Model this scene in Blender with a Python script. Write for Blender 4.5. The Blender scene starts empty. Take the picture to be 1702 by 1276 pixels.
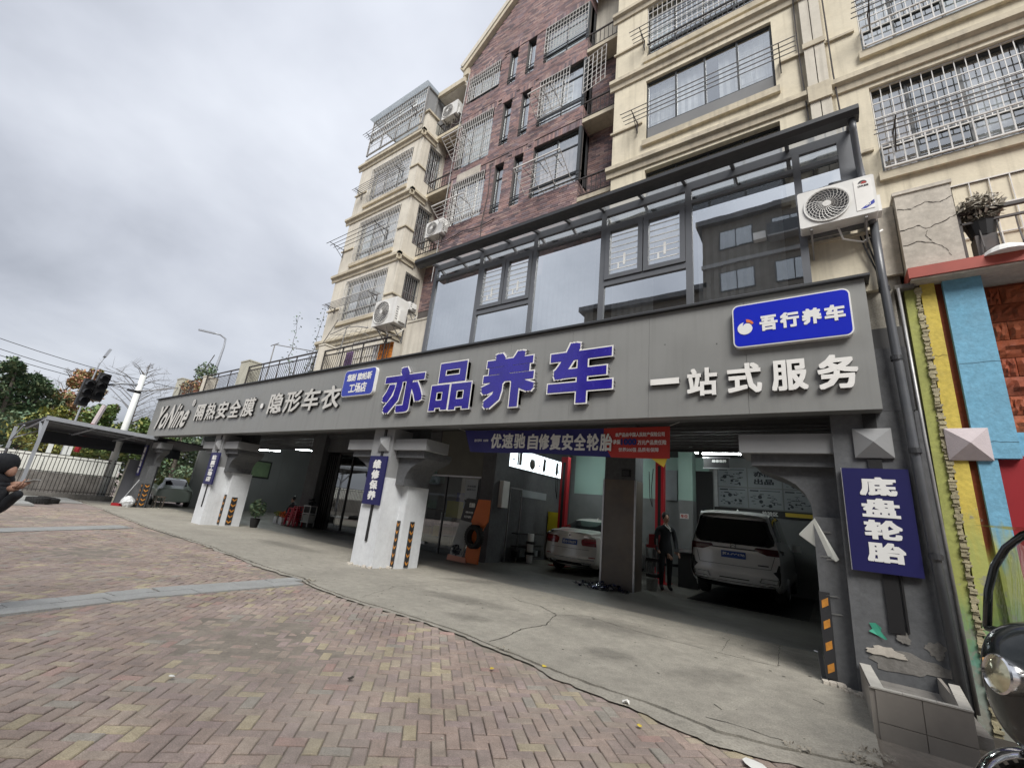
import bpy, bmesh, math, random
from mathutils import Vector, Matrix
random.seed(7)
R_=random.random
def U(a,b): return a+(b-a)*R_()
scn=bpy.context.scene
COL=scn.collection
# ---------------------------------------------------------------- camera, sky, sun, exposure
cam_d=bpy.data.cameras.new('camera'); cam=bpy.data.objects.new('camera',cam_d); COL.objects.link(cam)
cam_d.sensor_width=36; cam_d.sensor_fit='HORIZONTAL'; cam_d.lens=718.7/1702*36; cam_d.clip_end=2000; cam_d.clip_start=.05
yaw,pit,rol=math.radians(-36.5),math.radians(16.36),math.radians(6.07)
fw=Vector((math.sin(yaw)*math.cos(pit),math.cos(yaw)*math.cos(pit),math.sin(pit)))
rt=Vector((math.cos(yaw),-math.sin(yaw),0)); up=rt.cross(fw)
r2=math.cos(rol)*rt+math.sin(rol)*up; u2=-math.sin(rol)*rt+math.cos(rol)*up
M=Matrix(((r2.x,u2.x,-fw.x,0),(r2.y,u2.y,-fw.y,0),(r2.z,u2.z,-fw.z,1.6),(0,0,0,1)))
cam.matrix_world=M; scn.camera=cam
scn.view_settings.view_transform='Standard'; scn.view_settings.look='None'
scn.view_settings.exposure=1.06; scn.view_settings.gamma=1.0; scn.view_settings.use_curve_mapping=False
SUN_EL,SUN_AZ=math.radians(46),math.radians(136)   # azimuth from +Y clockwise
W=bpy.data.worlds.new('World'); scn.world=W; W.use_nodes=True
nt=W.node_tree; N=nt.nodes; L=nt.links; N.clear()
out=N.new('ShaderNodeOutputWorld'); bg=N.new('ShaderNodeBackground'); bg2=N.new('ShaderNodeBackground')
sky=N.new('ShaderNodeTexSky'); sky.sky_type='NISHITA'; sky.sun_disc=False; sky.sun_elevation=SUN_EL; sky.sun_rotation=SUN_AZ
sky.air_density=1; sky.dust_density=3
bg.inputs['Strength'].default_value=0.07; L.new(sky.outputs[0],bg.inputs['Color'])
tc=N.new('ShaderNodeTexCoord'); sep=N.new('ShaderNodeSeparateXYZ'); L.new(tc.outputs['Generated'],sep.inputs[0])
# project the view direction on a cloud layer so that clouds flatten towards the horizon
mz=N.new('ShaderNodeMath'); mz.operation='ADD'; mz.inputs[1].default_value=.28; L.new(sep.outputs['Z'],mz.inputs[0])
dx=N.new('ShaderNodeMath'); dx.operation='DIVIDE'; L.new(sep.outputs['X'],dx.inputs[0]); L.new(mz.outputs[0],dx.inputs[1])
dy=N.new('ShaderNodeMath'); dy.operation='DIVIDE'; L.new(sep.outputs['Y'],dy.inputs[0]); L.new(mz.outputs[0],dy.inputs[1])
cb=N.new('ShaderNodeCombineXYZ'); L.new(dx.outputs[0],cb.inputs[0]); L.new(dy.outputs[0],cb.inputs[1])
n1=N.new('ShaderNodeTexNoise'); n1.inputs['Scale'].default_value=1.0; n1.inputs['Detail'].default_value=6; n1.inputs['Roughness'].default_value=.52; n1.inputs['Distortion'].default_value=.15
L.new(cb.outputs[0],n1.inputs['Vector'])
rp=N.new('ShaderNodeValToRGB'); L.new(n1.outputs['Fac'],rp.inputs[0])
rp.color_ramp.elements[0].position=.33; rp.color_ramp.elements[0].color=(.165,.175,.20,1)
rp.color_ramp.elements[1].position=.72; rp.color_ramp.elements[1].color=(.385,.40,.43,1)
e=rp.color_ramp.elements.new(.52); e.color=(.28,.293,.325,1)
# overcast sky grows brighter towards the zenith
zr=N.new('ShaderNodeMapRange'); L.new(sep.outputs['Z'],zr.inputs[0]); zr.inputs[1].default_value=0; zr.inputs[2].default_value=1; zr.inputs[3].default_value=.92; zr.inputs[4].default_value=1.45
L.new(rp.outputs[0],bg2.inputs['Color']); L.new(zr.outputs[0],bg2.inputs['Strength'])
mx=N.new('ShaderNodeMixShader'); mx.inputs[0].default_value=.90
L.new(bg.outputs[0],mx.inputs[1]); L.new(bg2.outputs[0],mx.inputs[2]); L.new(mx.outputs[0],out.inputs[0])
sd=bpy.data.lights.new('sun','SUN'); sd.energy=2.15; sd.angle=math.radians(30); sd.color=(1,.97,.92)
so=bpy.data.objects.new('sun',sd); COL.objects.link(so)
sdir=Vector((math.sin(SUN_AZ)*math.cos(SUN_EL),math.cos(SUN_AZ)*math.cos(SUN_EL),math.sin(SUN_EL)))
so.rotation_euler=sdir.to_track_quat('Z','Y').to_euler()
try: scn.cycles.use_denoising=True; scn.cycles.max_bounces=6; scn.cycles.transparent_max_bounces=10
except Exception: pass

# ---------------------------------------------------------------- materials
def mat(name,col,rough=.6,metal=0,var=.12,scale=2.5,bump=0,bs=40,dirt=0,dcol=(.06,.055,.05),streak=0,spec=.5,island=0,ramp=None,emit=None,es=1,coat=0,fine=0):
    m=bpy.data.materials.new(name); m.use_nodes=True; n=m.node_tree.nodes; l=m.node_tree.links
    b=n['Principled BSDF']; b.inputs['Roughness'].default_value=rough; b.inputs['Metallic'].default_value=metal
    b.inputs['Specular IOR Level'].default_value=spec
    if coat: b.inputs['Coat Weight'].default_value=coat; b.inputs['Coat Roughness'].default_value=.08
    geo=n.new('ShaderNodeNewGeometry'); c=None
    def rgb(v): 
        x=n.new('ShaderNodeRGB'); x.outputs[0].default_value=(*v,1); return x.outputs[0]
    def mix(f,a,bb,bt='MIX'):
        x=n.new('ShaderNodeMix'); x.data_type='RGBA'; x.blend_type=bt; 
        if isinstance(f,(int,float)): x.inputs[0].default_value=f
        else: l.new(f,x.inputs[0])
        l.new(a,x.inputs[6]); l.new(bb,x.inputs[7]); return x.outputs[2]
    def noise(s,det=4,vec=None,rg=.55):
        x=n.new('ShaderNodeTexNoise'); x.inputs['Scale'].default_value=s; x.inputs['Detail'].default_value=det; x.inputs['Roughness'].default_value=rg
        l.new(vec or geo.outputs['Position'],x.inputs['Vector']); return x.outputs['Fac']
    def mr(v,a,bb,c_,d):
        x=n.new('ShaderNodeMapRange'); l.new(v,x.inputs[0]); x.inputs[1].default_value=a; x.inputs[2].default_value=bb; x.inputs[3].default_value=c_; x.inputs[4].default_value=d; return x.outputs[0]
    def val(f):
        x=n.new('ShaderNodeCombineColor'); 
        for i in range(3): l.new(f,x.inputs[i])
        return x.outputs[0]
    if ramp:
        oi=n.new('ShaderNodeObjectInfo'); ad=n.new('ShaderNodeMath'); ad.operation='ADD'; l.new(geo.outputs['Random Per Island'],ad.inputs[0]); l.new(oi.outputs['Random'],ad.inputs[1])
        fr=n.new('ShaderNodeMath'); fr.operation='FRACT'; l.new(ad.outputs[0],fr.inputs[0])
        cr=n.new('ShaderNodeValToRGB'); cr.color_ramp.interpolation='CONSTANT'; l.new(fr.outputs[0],cr.inputs[0])
        els=cr.color_ramp.elements; els[0].color=(*ramp[0][1],1); els[0].position=ramp[0][0]; els[1].position=ramp[1][0]; els[1].color=(*ramp[1][1],1)
        for p,cc in ramp[2:]: q=els.new(p); q.color=(*cc,1)
        c=cr.outputs[0]
    else: c=rgb(col)
    if var:
        c=mix(1.0,c,val(mr(noise(scale),.25,.75,1-var,1+var)),'MULTIPLY')
    if bump>=.2:
        c=mix(1.0,c,val(mr(noise(scale*7,6,None,.72),.3,.7,.80 if bump>=.35 else .93,1.17 if bump>=.35 else 1.06)),'MULTIPLY')
    if fine:
        c=mix(1.0,c,val(mr(noise(bs*1.3,2),.3,.7,1-fine,1+fine)),'MULTIPLY')
    if streak:
        mp=n.new('ShaderNodeMapping'); mp.inputs['Scale'].default_value=(7,7,.35); l.new(geo.outputs['Position'],mp.inputs[0])
        f=mr(noise(1.2,5,mp.outputs[0]),.5,.72,0,streak); c=mix(f,c,rgb(dcol))
    if dirt:
        f=mr(noise(scale*.55,8,None,.68),.48,.72,0,dirt); c=mix(f,c,rgb(dcol))
    l.new(c,b.inputs['Base Color'])
    if bump:
        bp=n.new('ShaderNodeBump'); bp.inputs['Strength'].default_value=bump; bp.inputs['Distance'].default_value=.012
        l.new(noise(bs,5),bp.inputs['Height']); l.new(bp.outputs[0],b.inputs['Normal'])
        rr=mr(noise(scale*2),.3,.7,max(0,rough-.1),min(1,rough+.1)); l.new(rr,b.inputs['Roughness'])
    if emit:
        b.inputs['Emission Color'].default_value=(*emit,1); b.inputs['Emission Strength'].default_value=es
    m['_c']=1
    return m
MT={}
def m_(k): return MT[k]
MT['cream']=mat('cream_render',(.72,.655,.51),.85,var=.08,scale=1.1,bump=.25,bs=30,dirt=.32,dcol=(.36,.32,.24),streak=.42)
MT['cream2']=mat('pale_cream_render',(.64,.60,.515),.85,var=.09,scale=1.1,bump=.25,bs=30,dirt=.35,dcol=(.33,.30,.25),streak=.45)
MT['ledge']=mat('ledge_render',(.57,.51,.39),.85,var=.1,scale=2,bump=.3,bs=30,dirt=.5,dcol=(.2,.18,.15),streak=.4)
MT['mortar']=mat('brick_mortar',(.11,.098,.095),.95,var=.2,scale=3)
MT['brick']=mat('facade_brick',(0,0,0),.85,var=.25,scale=1.4,bump=.5,bs=60,dirt=.25,dcol=(.09,.07,.065),ramp=[(0,(0.285,0.186,0.176)),(.18,(0.212,0.144,0.149)),(.36,(0.338,0.217,0.202)),(.52,(0.159,0.123,0.134)),(.66,(0.306,0.217,0.212)),(.8,(0.243,0.186,0.202)),(.9,(0.390,0.280,0.254))])
MT['fascia']=mat('grey_fascia_panel',(.235,.238,.23),.42,var=.05,scale=.7,bump=.03,bs=6,dirt=.25,dcol=(.16,.16,.155),streak=.3)
MT['trim']=mat('dark_metal_trim',(.05,.052,.056),.45,metal=.3,var=.15)
MT['sunframe']=mat('sunroom_frame_metal',(.13,.137,.15),.4,metal=.2,var=.06)
MT['frame']=mat('window_frame_metal',(.05,.055,.06),.45,metal=.2,var=.1)
MT['wbar']=mat('white_steel_bar',(.66,.65,.63),.5,var=.15,scale=6,dirt=.25,dcol=(.3,.22,.16))
MT['dbar']=mat('rusty_dark_bar',(.06,.055,.055),.6,metal=.3,var=.3,scale=8,dirt=.3,dcol=(.12,.06,.035))
MT['gbar']=mat('galvanised_bar',(.34,.34,.34),.45,metal=.5,var=.2,scale=6,dirt=.35,dcol=(.14,.09,.06))
MT['pgrey']=mat('grey_painted_render',(.098,.102,.108),.75,var=.12,scale=1.6,bump=.35,bs=14,dirt=.3,dcol=(.17,.17,.17),fine=.08)
MT['pdark']=mat('dark_grey_render',(.10,.103,.11),.75,var=.15,scale=1.6,bump=.4,bs=14,dirt=.35,dcol=(.2,.2,.2))
MT['cap']=mat('grey_cap_render',(.27,.275,.28),.75,var=.08,scale=1.6,bump=.15,bs=14,dirt=.2,dcol=(.15,.15,.15))
MT['pwhite']=mat('white_painted_render',(.66,.68,.70),.75,var=.07,scale=1.5,bump=.25,bs=14,dirt=.3,dcol=(.32,.33,.34),streak=.15)
MT['soffit']=mat('arcade_ceiling',(.10,.10,.10),.85,var=.2,scale=.8,dirt=.3)
MT['inwall']=mat('dark_tile_wall',(.155,.16,.16),.5,var=.12,scale=.6)
MT['mint']=mat('mint_wall_paint',(.34,.50,.44),.7,var=.05,scale=1)
MT['dado']=mat('grey_dado_tile',(.20,.21,.21),.35,var=.1,scale=3)
MT['black']=mat('black_plastic',(.012,.012,.013),.5,var=0)
MT['rubber']=mat('tyre_rubber',(.018,.018,.018),.8,var=.15,scale=20,bump=.2,bs=60)
MT['white']=mat('white_plastic',(.74,.74,.72),.45,var=.05,scale=4,dirt=.12,dcol=(.4,.36,.3))
MT['acw']=mat('air_conditioner_casing',(.70,.70,.68),.42,var=.05,scale=4,dirt=.3,dcol=(.42,.38,.32),streak=.25)
MT['chrome']=mat('chrome',(.75,.75,.75),.12,metal=1,var=0)
MT['steel']=mat('steel',(.42,.42,.43),.35,metal=.9,var=.15,scale=8)
MT['red']=mat('red_lift_paint',(.42,.012,.02),.4,var=.12,scale=3)
MT['navy']=mat('navy_sign_face',(.014,.014,.085),.4,var=.05,scale=2)
MT['blue']=mat('bright_blue_sign_face',(.008,.02,.46),.28,var=.04,scale=2,coat=.3)
MT['blue2']=mat('mid_blue_sign_face',(.035,.055,.36),.35,var=.05,scale=2)
MT['letblue']=mat('blue_letter_face',(.022,.014,.25),.24,var=.18,scale=2.5,bump=.06,bs=5,coat=.5)
MT['letwhite']=mat('white_letter_face',(.78,.77,.74),.45,var=.05,scale=4,dirt=.2,dcol=(.45,.42,.38))
MT['letdull']=mat('weathered_white_letter',(.56,.55,.52),.55,var=.08,scale=4,dirt=.4,dcol=(.35,.32,.28))
MT['letside']=mat('letter_return_metal',(.36,.36,.37),.35,metal=.6,var=.1)
MT['banblue']=mat('banner_blue_print',(.022,.022,.15),.65,var=.06,scale=2)
MT['banred']=mat('banner_red_print',(.42,.03,.022),.65,var=.06,scale=2)
MT['print']=mat('white_print',(.72,.72,.70),.6,var=.03)
MT['yel']=mat('yellow_print',(.75,.55,.06),.6,var=.05)
MT['orange']=mat('orange_print',(.62,.15,.035),.55,var=.08)
MT['gyel']=mat('guard_orange_reflector',(.52,.22,.035),.5,var=.2,scale=20,dirt=.4,dcol=(.08,.05,.03))
MT['gblk']=mat('guard_black_rubber',(.02,.02,.022),.7,var=.2)
MT['conc']=mat('concrete_apron_surface',(.315,.295,.25),.88,var=.16,scale=.9,bump=.4,bs=45,dirt=.5,dcol=(.19,.175,.15),fine=.2)
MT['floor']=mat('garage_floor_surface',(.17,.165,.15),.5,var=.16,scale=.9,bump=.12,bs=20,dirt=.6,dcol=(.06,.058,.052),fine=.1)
MT['sand']=mat('joint_sand',(.235,.205,.17),.95,var=.25,scale=3,bump=.5,bs=80)
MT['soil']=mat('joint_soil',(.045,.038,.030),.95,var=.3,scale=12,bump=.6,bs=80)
MT['pave_far']=mat('far_paving',(.275,.225,.205),.9,var=.2,scale=2,bump=.4,bs=30,dirt=.4,dcol=(.17,.16,.14),fine=.18)
MT['paver']=mat('paver_brick',(0,0,0),.9,var=.3,scale=1.3,bump=.55,bs=90,dirt=.55,dcol=(.31,.28,.24),fine=.22,
  ramp=[(0,(0.315,0.249,0.211)),(.16,(0.297,0.237,0.208)),(.32,(0.334,0.259,0.219)),(.46,(0.282,0.227,0.200)),(.58,(0.309,0.244,0.222)),(.70,(0.329,0.271,0.224)),(.81,(0.379,0.324,0.224)),(.88,(0.352,0.298,0.227)),(.94,(0.303,0.277,0.239)),(.975,(0.352,0.244,0.211))])
MT['granite']=mat('grey_kerb_granite',(.33,.335,.325),.8,var=.12,scale=3,bump=.3,bs=60,dirt=.3,dcol=(.2,.19,.17),fine=.15)
MT['tile']=mat('trough_tile',(.31,.285,.255),.4,var=.1,scale=4,dirt=.35,dcol=(.18,.165,.15))
MT['tilew']=mat('trough_rim_tile',(.55,.53,.48),.4,var=.1,scale=8,dirt=.3,dcol=(.3,.28,.25))
MT['car']=mat('white_car_paint',(.66,.66,.65),.28,var=.03,scale=3,coat=.7)
MT['silver']=mat('pearl_car_paint',(.62,.60,.56),.28,metal=.1,var=.03,scale=3,coat=.7)
MT['carg']=mat('dark_car_glass',(.008,.009,.01),.06,var=0,spec=.8)
MT['tail']=mat('red_tail_lens',(.20,.006,.01),.15,var=0,coat=.6)
MT['plate']=mat('blue_plate',(.02,.07,.30),.4,var=0)
MT['curtain']=mat('pale_curtain',(.78,.78,.78),.9,var=.2,scale=5)
MT['curtain2']=mat('warm_curtain',(.62,.52,.46),.9,var=.25,scale=5)
MT['curtain3']=mat('grey_green_curtain',(.50,.55,.52),.9,var=.25,scale=5)
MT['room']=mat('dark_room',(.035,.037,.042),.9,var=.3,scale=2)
MT['leaf']=mat('leaf_green',(0,0,0),.6,var=.3,scale=1.5,ramp=[(0,(0.076,0.131,0.040)),(.3,(0.110,0.175,0.048)),(.6,(0.164,0.219,0.065)),(.85,(0.241,0.251,0.076))])
MT['leafd']=mat('leaf_dark_green',(0,0,0),.6,var=.3,scale=1.5,ramp=[(0,(0.065,0.119,0.065)),(.4,(0.103,0.154,0.082)),(.75,(0.149,0.182,0.095))])
MT['leafy']=mat('leaf_yellow_green',(0,0,0),.6,var=.3,scale=1.5,ramp=[(0,(0.175,0.201,0.052)),(.4,(0.280,0.263,0.061)),(.75,(0.140,0.175,0.052))])
MT['leafr']=mat('leaf_rust',(0,0,0),.6,var=.3,scale=1.5,ramp=[(0,(0.355,0.208,0.103)),(.4,(0.251,0.251,0.103)),(.75,(0.385,0.177,0.119))])
MT['bark']=mat('bark',(.10,.085,.07),.9,var=.3,scale=6,bump=.5,bs=40)
MT['skin']=mat('skin',(.42,.24,.17),.55,var=.08,scale=10)
MT['cloth']=mat('black_cloth',(.012,.014,.018),.85,var=.3,scale=10,bump=.3,bs=60)
MT['hair']=mat('black_hair',(.01,.009,.008),.6,var=.2,scale=30)
MT['tube']=mat('lit_tube',(1,1,1),.5,var=0,emit=(.92,1,.98),es=44)
MT['screen']=mat('lit_advert_panel',(.6,.65,.68),.5,var=0,emit=(.80,.92,.97),es=1.15)
MT['foil']=mat('foil_wrap',(.5,.52,.58),.18,metal=1,var=.5,scale=15)
MT['foilb']=mat('blue_foil_wrap',(.03,.04,.12),.2,metal=.6,var=.5,scale=15)
MT['opp']=mat('opposite_building_wall',(.13,.12,.105),.85,var=.12,scale=.6)
MT['tarp']=mat('canopy_dark_sheet',(.022,.024,.03),.6,var=.3,scale=1.2)
MT['sheet']=mat('pale_hoarding_sheet',(.74,.75,.69),.5,var=.06,scale=1,dirt=.2,dcol=(.35,.33,.28))
MT['polew']=mat('white_pole_paint',(.66,.68,.66),.5,var=.08,scale=2,dirt=.2,dcol=(.4,.4,.36))
MT['poleg']=mat('grey_pole_paint',(.33,.35,.38),.5,var=.08,metal=.3)
MT['wgrey']=mat('weathered_grey_wall',(.20,.19,.175),.9,var=.3,scale=2,bump=.6,bs=20,dirt=.7,dcol=(.075,.07,.06),streak=.4)
MT['crack']=mat('cracked_pale_render',(.50,.46,.40),.85,var=.15,scale=2,bump=.5,bs=8,dirt=.5,dcol=(.27,.24,.20),streak=.3)
MT['piergreen']=mat('mossy_pier_render',(.44,.43,.36),.9,var=.15,scale=2.5,bump=.5,bs=12,dirt=.6,dcol=(.19,.19,.14))
MT['rockred']=mat('rock_face_stone',(0,0,0),.75,var=.25,scale=3,bump=.9,bs=11,ramp=[(0,(.30,.065,.02)),(.35,(.26,.055,.02)),(.7,(.34,.085,.03))])
MT['redledge']=mat('red_ledge_paint',(.36,.07,.05),.6,var=.12,scale=3,dirt=.25,dcol=(.2,.08,.06))
MT['redpanel']=mat('red_panel_paint',(.30,.012,.018),.5,var=.05)
MT['pink']=mat('pale_pink_paint',(.50,.44,.45),.8,var=.06,bump=.3,bs=80)
MT['glaze']=mat('green_scrap',(.06,.36,.24),.5,var=.2)
MT['plasticred']=mat('red_plastic',(.45,.01,.035),.35,var=.05)
MT['yellowbox']=mat('yellow_cabinet_paint',(.50,.42,.02),.4,var=.08)
MT['pot']=mat('terracotta',(.28,.13,.08),.8,var=.15)
MT['drygrass']=mat('dried_plant',(.33,.30,.25),.9,var=.3,scale=30)
MT['towel']=mat('orange_patterned_cloth',(.60,.20,.03),.9,var=.6,scale=14)
MT['purple']=mat('purple_patterned_cloth',(.12,.07,.16),.9,var=.7,scale=18)
MT['paper']=mat('paper_scrap',(.74,.74,.70),.7,var=.05)
MT['ylw']=mat('fallen_yellow_leaf',(.55,.42,.05),.7,var=.2,scale=30)
def painted(name,base,low,zmid,zw,extra=None):
    """masonry paint whose colour changes with height where another coat was brushed over it"""
    m=mat(name,base,.8,var=.1,scale=3,bump=.5,bs=16,dirt=.4,dcol=tuple(c*.5+.03 for c in base))
    n=m.node_tree.nodes; l=m.node_tree.links; b=n['Principled BSDF']; src=b.inputs['Base Color'].links[0].from_socket
    g=n.new('ShaderNodeNewGeometry'); s=n.new('ShaderNodeSeparateXYZ'); l.new(g.outputs['Position'],s.inputs[0])
    nz=n.new('ShaderNodeTexNoise'); mp=n.new('ShaderNodeMapping'); mp.inputs['Scale'].default_value=(9,9,1); l.new(g.outputs['Position'],mp.inputs[0]); l.new(mp.outputs[0],nz.inputs['Vector']); nz.inputs['Scale'].default_value=1.6; nz.inputs['Detail'].default_value=6
    ad=n.new('ShaderNodeMath'); ad.operation='MULTIPLY_ADD'; l.new(nz.outputs['Fac'],ad.inputs[0]); ad.inputs[1].default_value=1.1; l.new(s.outputs['Z'],ad.inputs[2])
    cr=n.new('ShaderNodeMapRange'); l.new(ad.outputs[0],cr.inputs[0]); cr.inputs[1].default_value=0; cr.inputs[2].default_value=5.6
    rp=n.new('ShaderNodeValToRGB'); l.new(cr.outputs[0],rp.inputs[0]); e=rp.color_ramp.elements
    e[0].position=low[0][0]; e[0].color=(*low[0][1],1); e[1].position=low[1][0]; e[1].color=(*low[1][1],1)
    for p,c in low[2:]: q=e.new(p); q.color=(*c,1)
    fm=n.new('ShaderNodeMapRange'); l.new(ad.outputs[0],fm.inputs[0]); fm.inputs[1].default_value=zmid+zw; fm.inputs[2].default_value=zmid-zw; fm.inputs[3].default_value=0; fm.inputs[4].default_value=1
    x=n.new('ShaderNodeMix'); x.data_type='RGBA'; l.new(fm.outputs[0],x.inputs[0]); l.new(src,x.inputs[6]); l.new(rp.outputs[0],x.inputs[7])
    # grime and bare plaster showing through in ragged patches, more of it low down where the coat has worn
    nz2=n.new('ShaderNodeTexNoise'); l.new(g.outputs['Position'],nz2.inputs['Vector']); nz2.inputs['Scale'].default_value=7; nz2.inputs['Detail'].default_value=9; nz2.inputs['Roughness'].default_value=.7
    wm=n.new('ShaderNodeMapRange'); l.new(s.outputs['Z'],wm.inputs[0]); wm.inputs[1].default_value=2.4; wm.inputs[2].default_value=.2; wm.inputs[3].default_value=-.12; wm.inputs[4].default_value=.10
    sm_=n.new('ShaderNodeMath'); sm_.operation='ADD'; l.new(nz2.outputs['Fac'],sm_.inputs[0]); l.new(wm.outputs[0],sm_.inputs[1])
    pm=n.new('ShaderNodeMapRange'); l.new(sm_.outputs[0],pm.inputs[0]); pm.inputs[1].default_value=.56; pm.inputs[2].default_value=.60; pm.inputs[3].default_value=0; pm.inputs[4].default_value=.75
    pl=n.new('ShaderNodeRGB'); pl.outputs[0].default_value=(.27,.26,.22,1)
    x2=n.new('ShaderNodeMix'); x2.data_type='RGBA'; l.new(pm.outputs[0],x2.inputs[0]); l.new(x.outputs[2],x2.inputs[6]); l.new(pl.outputs[0],x2.inputs[7]); l.new(x2.outputs[2],b.inputs['Base Color'])
    return m
LOW=[(.02,(.30,.31,.28)),(.16,(.27,.33,.28)),(.205,(.13,.31,.23)),(.27,(.24,.34,.13)),(.34,(.40,.42,.12))]
MT['pyellow']=painted('yellow_wall_paint',(.60,.47,.09),LOW,2.42,.2)
MT['plime']=painted('lime_weathered_paint',(.36,.38,.11),LOW,2.0,.5)
MT['pblue']=painted('sky_blue_wall_paint',(.17,.40,.56),LOW,2.3,.15)
MT['pbrown']=painted('brown_wall_paint',(.20,.045,.018),LOW,2.3,.15)
def glass(name,tint,refl,rough=.015,wave=0):
    m=bpy.data.materials.new(name); m.use_nodes=True; n=m.node_tree.nodes; l=m.node_tree.links; n.clear()
    o=n.new('ShaderNodeOutputMaterial'); g=n.new('ShaderNodeBsdfGlossy'); g.inputs['Roughness'].default_value=rough; g.inputs['Color'].default_value=(.92,.95,.96,1)
    t=n.new('ShaderNodeBsdfTransparent'); t.inputs['Color'].default_value=(*tint,1)
    x=n.new('ShaderNodeMixShader'); lw=n.new('ShaderNodeLayerWeight'); lw.inputs['Blend'].default_value=.35
    mr=n.new('ShaderNodeMapRange'); l.new(lw.outputs['Facing'],mr.inputs[0]); mr.inputs[3].default_value=refl; mr.inputs[4].default_value=min(1,refl+.5)
    l.new(mr.outputs[0],x.inputs[0]); l.new(t.outputs[0],x.inputs[1]); l.new(g.outputs[0],x.inputs[2]); l.new(x.outputs[0],o.inputs[0])
    if wave:
        nz=n.new('ShaderNodeTexNoise'); nz.inputs['Scale'].default_value=1.3; gg=n.new('ShaderNodeNewGeometry'); l.new(gg.outputs['Position'],nz.inputs['Vector']); bp=n.new('ShaderNodeBump'); bp.inputs['Strength'].default_value=wave; bp.inputs['Distance'].default_value=.05; l.new(nz.outputs['Fac'],bp.inputs['Height']); l.new(bp.outputs[0],g.inputs['Normal'])
    return m
MT['wglass']=glass('window_glass',(.86,.89,.90),.32,.02,.02)
MT['sglass']=glass('sunroom_glass',(.60,.63,.66),.68,.012,.012)
MT['roofglass']=glass('roof_sheet',(.78,.80,.80),.12,.2)
def _tr():
    m=bpy.data.materials.new('translucent_roof_sheet'); m.use_nodes=True; n=m.node_tree.nodes; l=m.node_tree.links; n.clear(); o=n.new('ShaderNodeOutputMaterial'); a=n.new('ShaderNodeBsdfTranslucent'); a.inputs[0].default_value=(.22,.23,.24,1); b=n.new('ShaderNodeBsdfTransparent'); x=n.new('ShaderNodeMixShader'); x.inputs[0].default_value=.35; l.new(a.outputs[0],x.inputs[1]); l.new(b.outputs[0],x.inputs[2]); l.new(x.outputs[0],o.inputs[0]); return m
MT['roofsheet']=_tr()
MT['shopglass']=glass('shop_door_glass',(.55,.6,.6),.10,.01)
MT['cabglass']=glass('scooter_glass',(.72,.78,.70),.10,.01)

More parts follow.
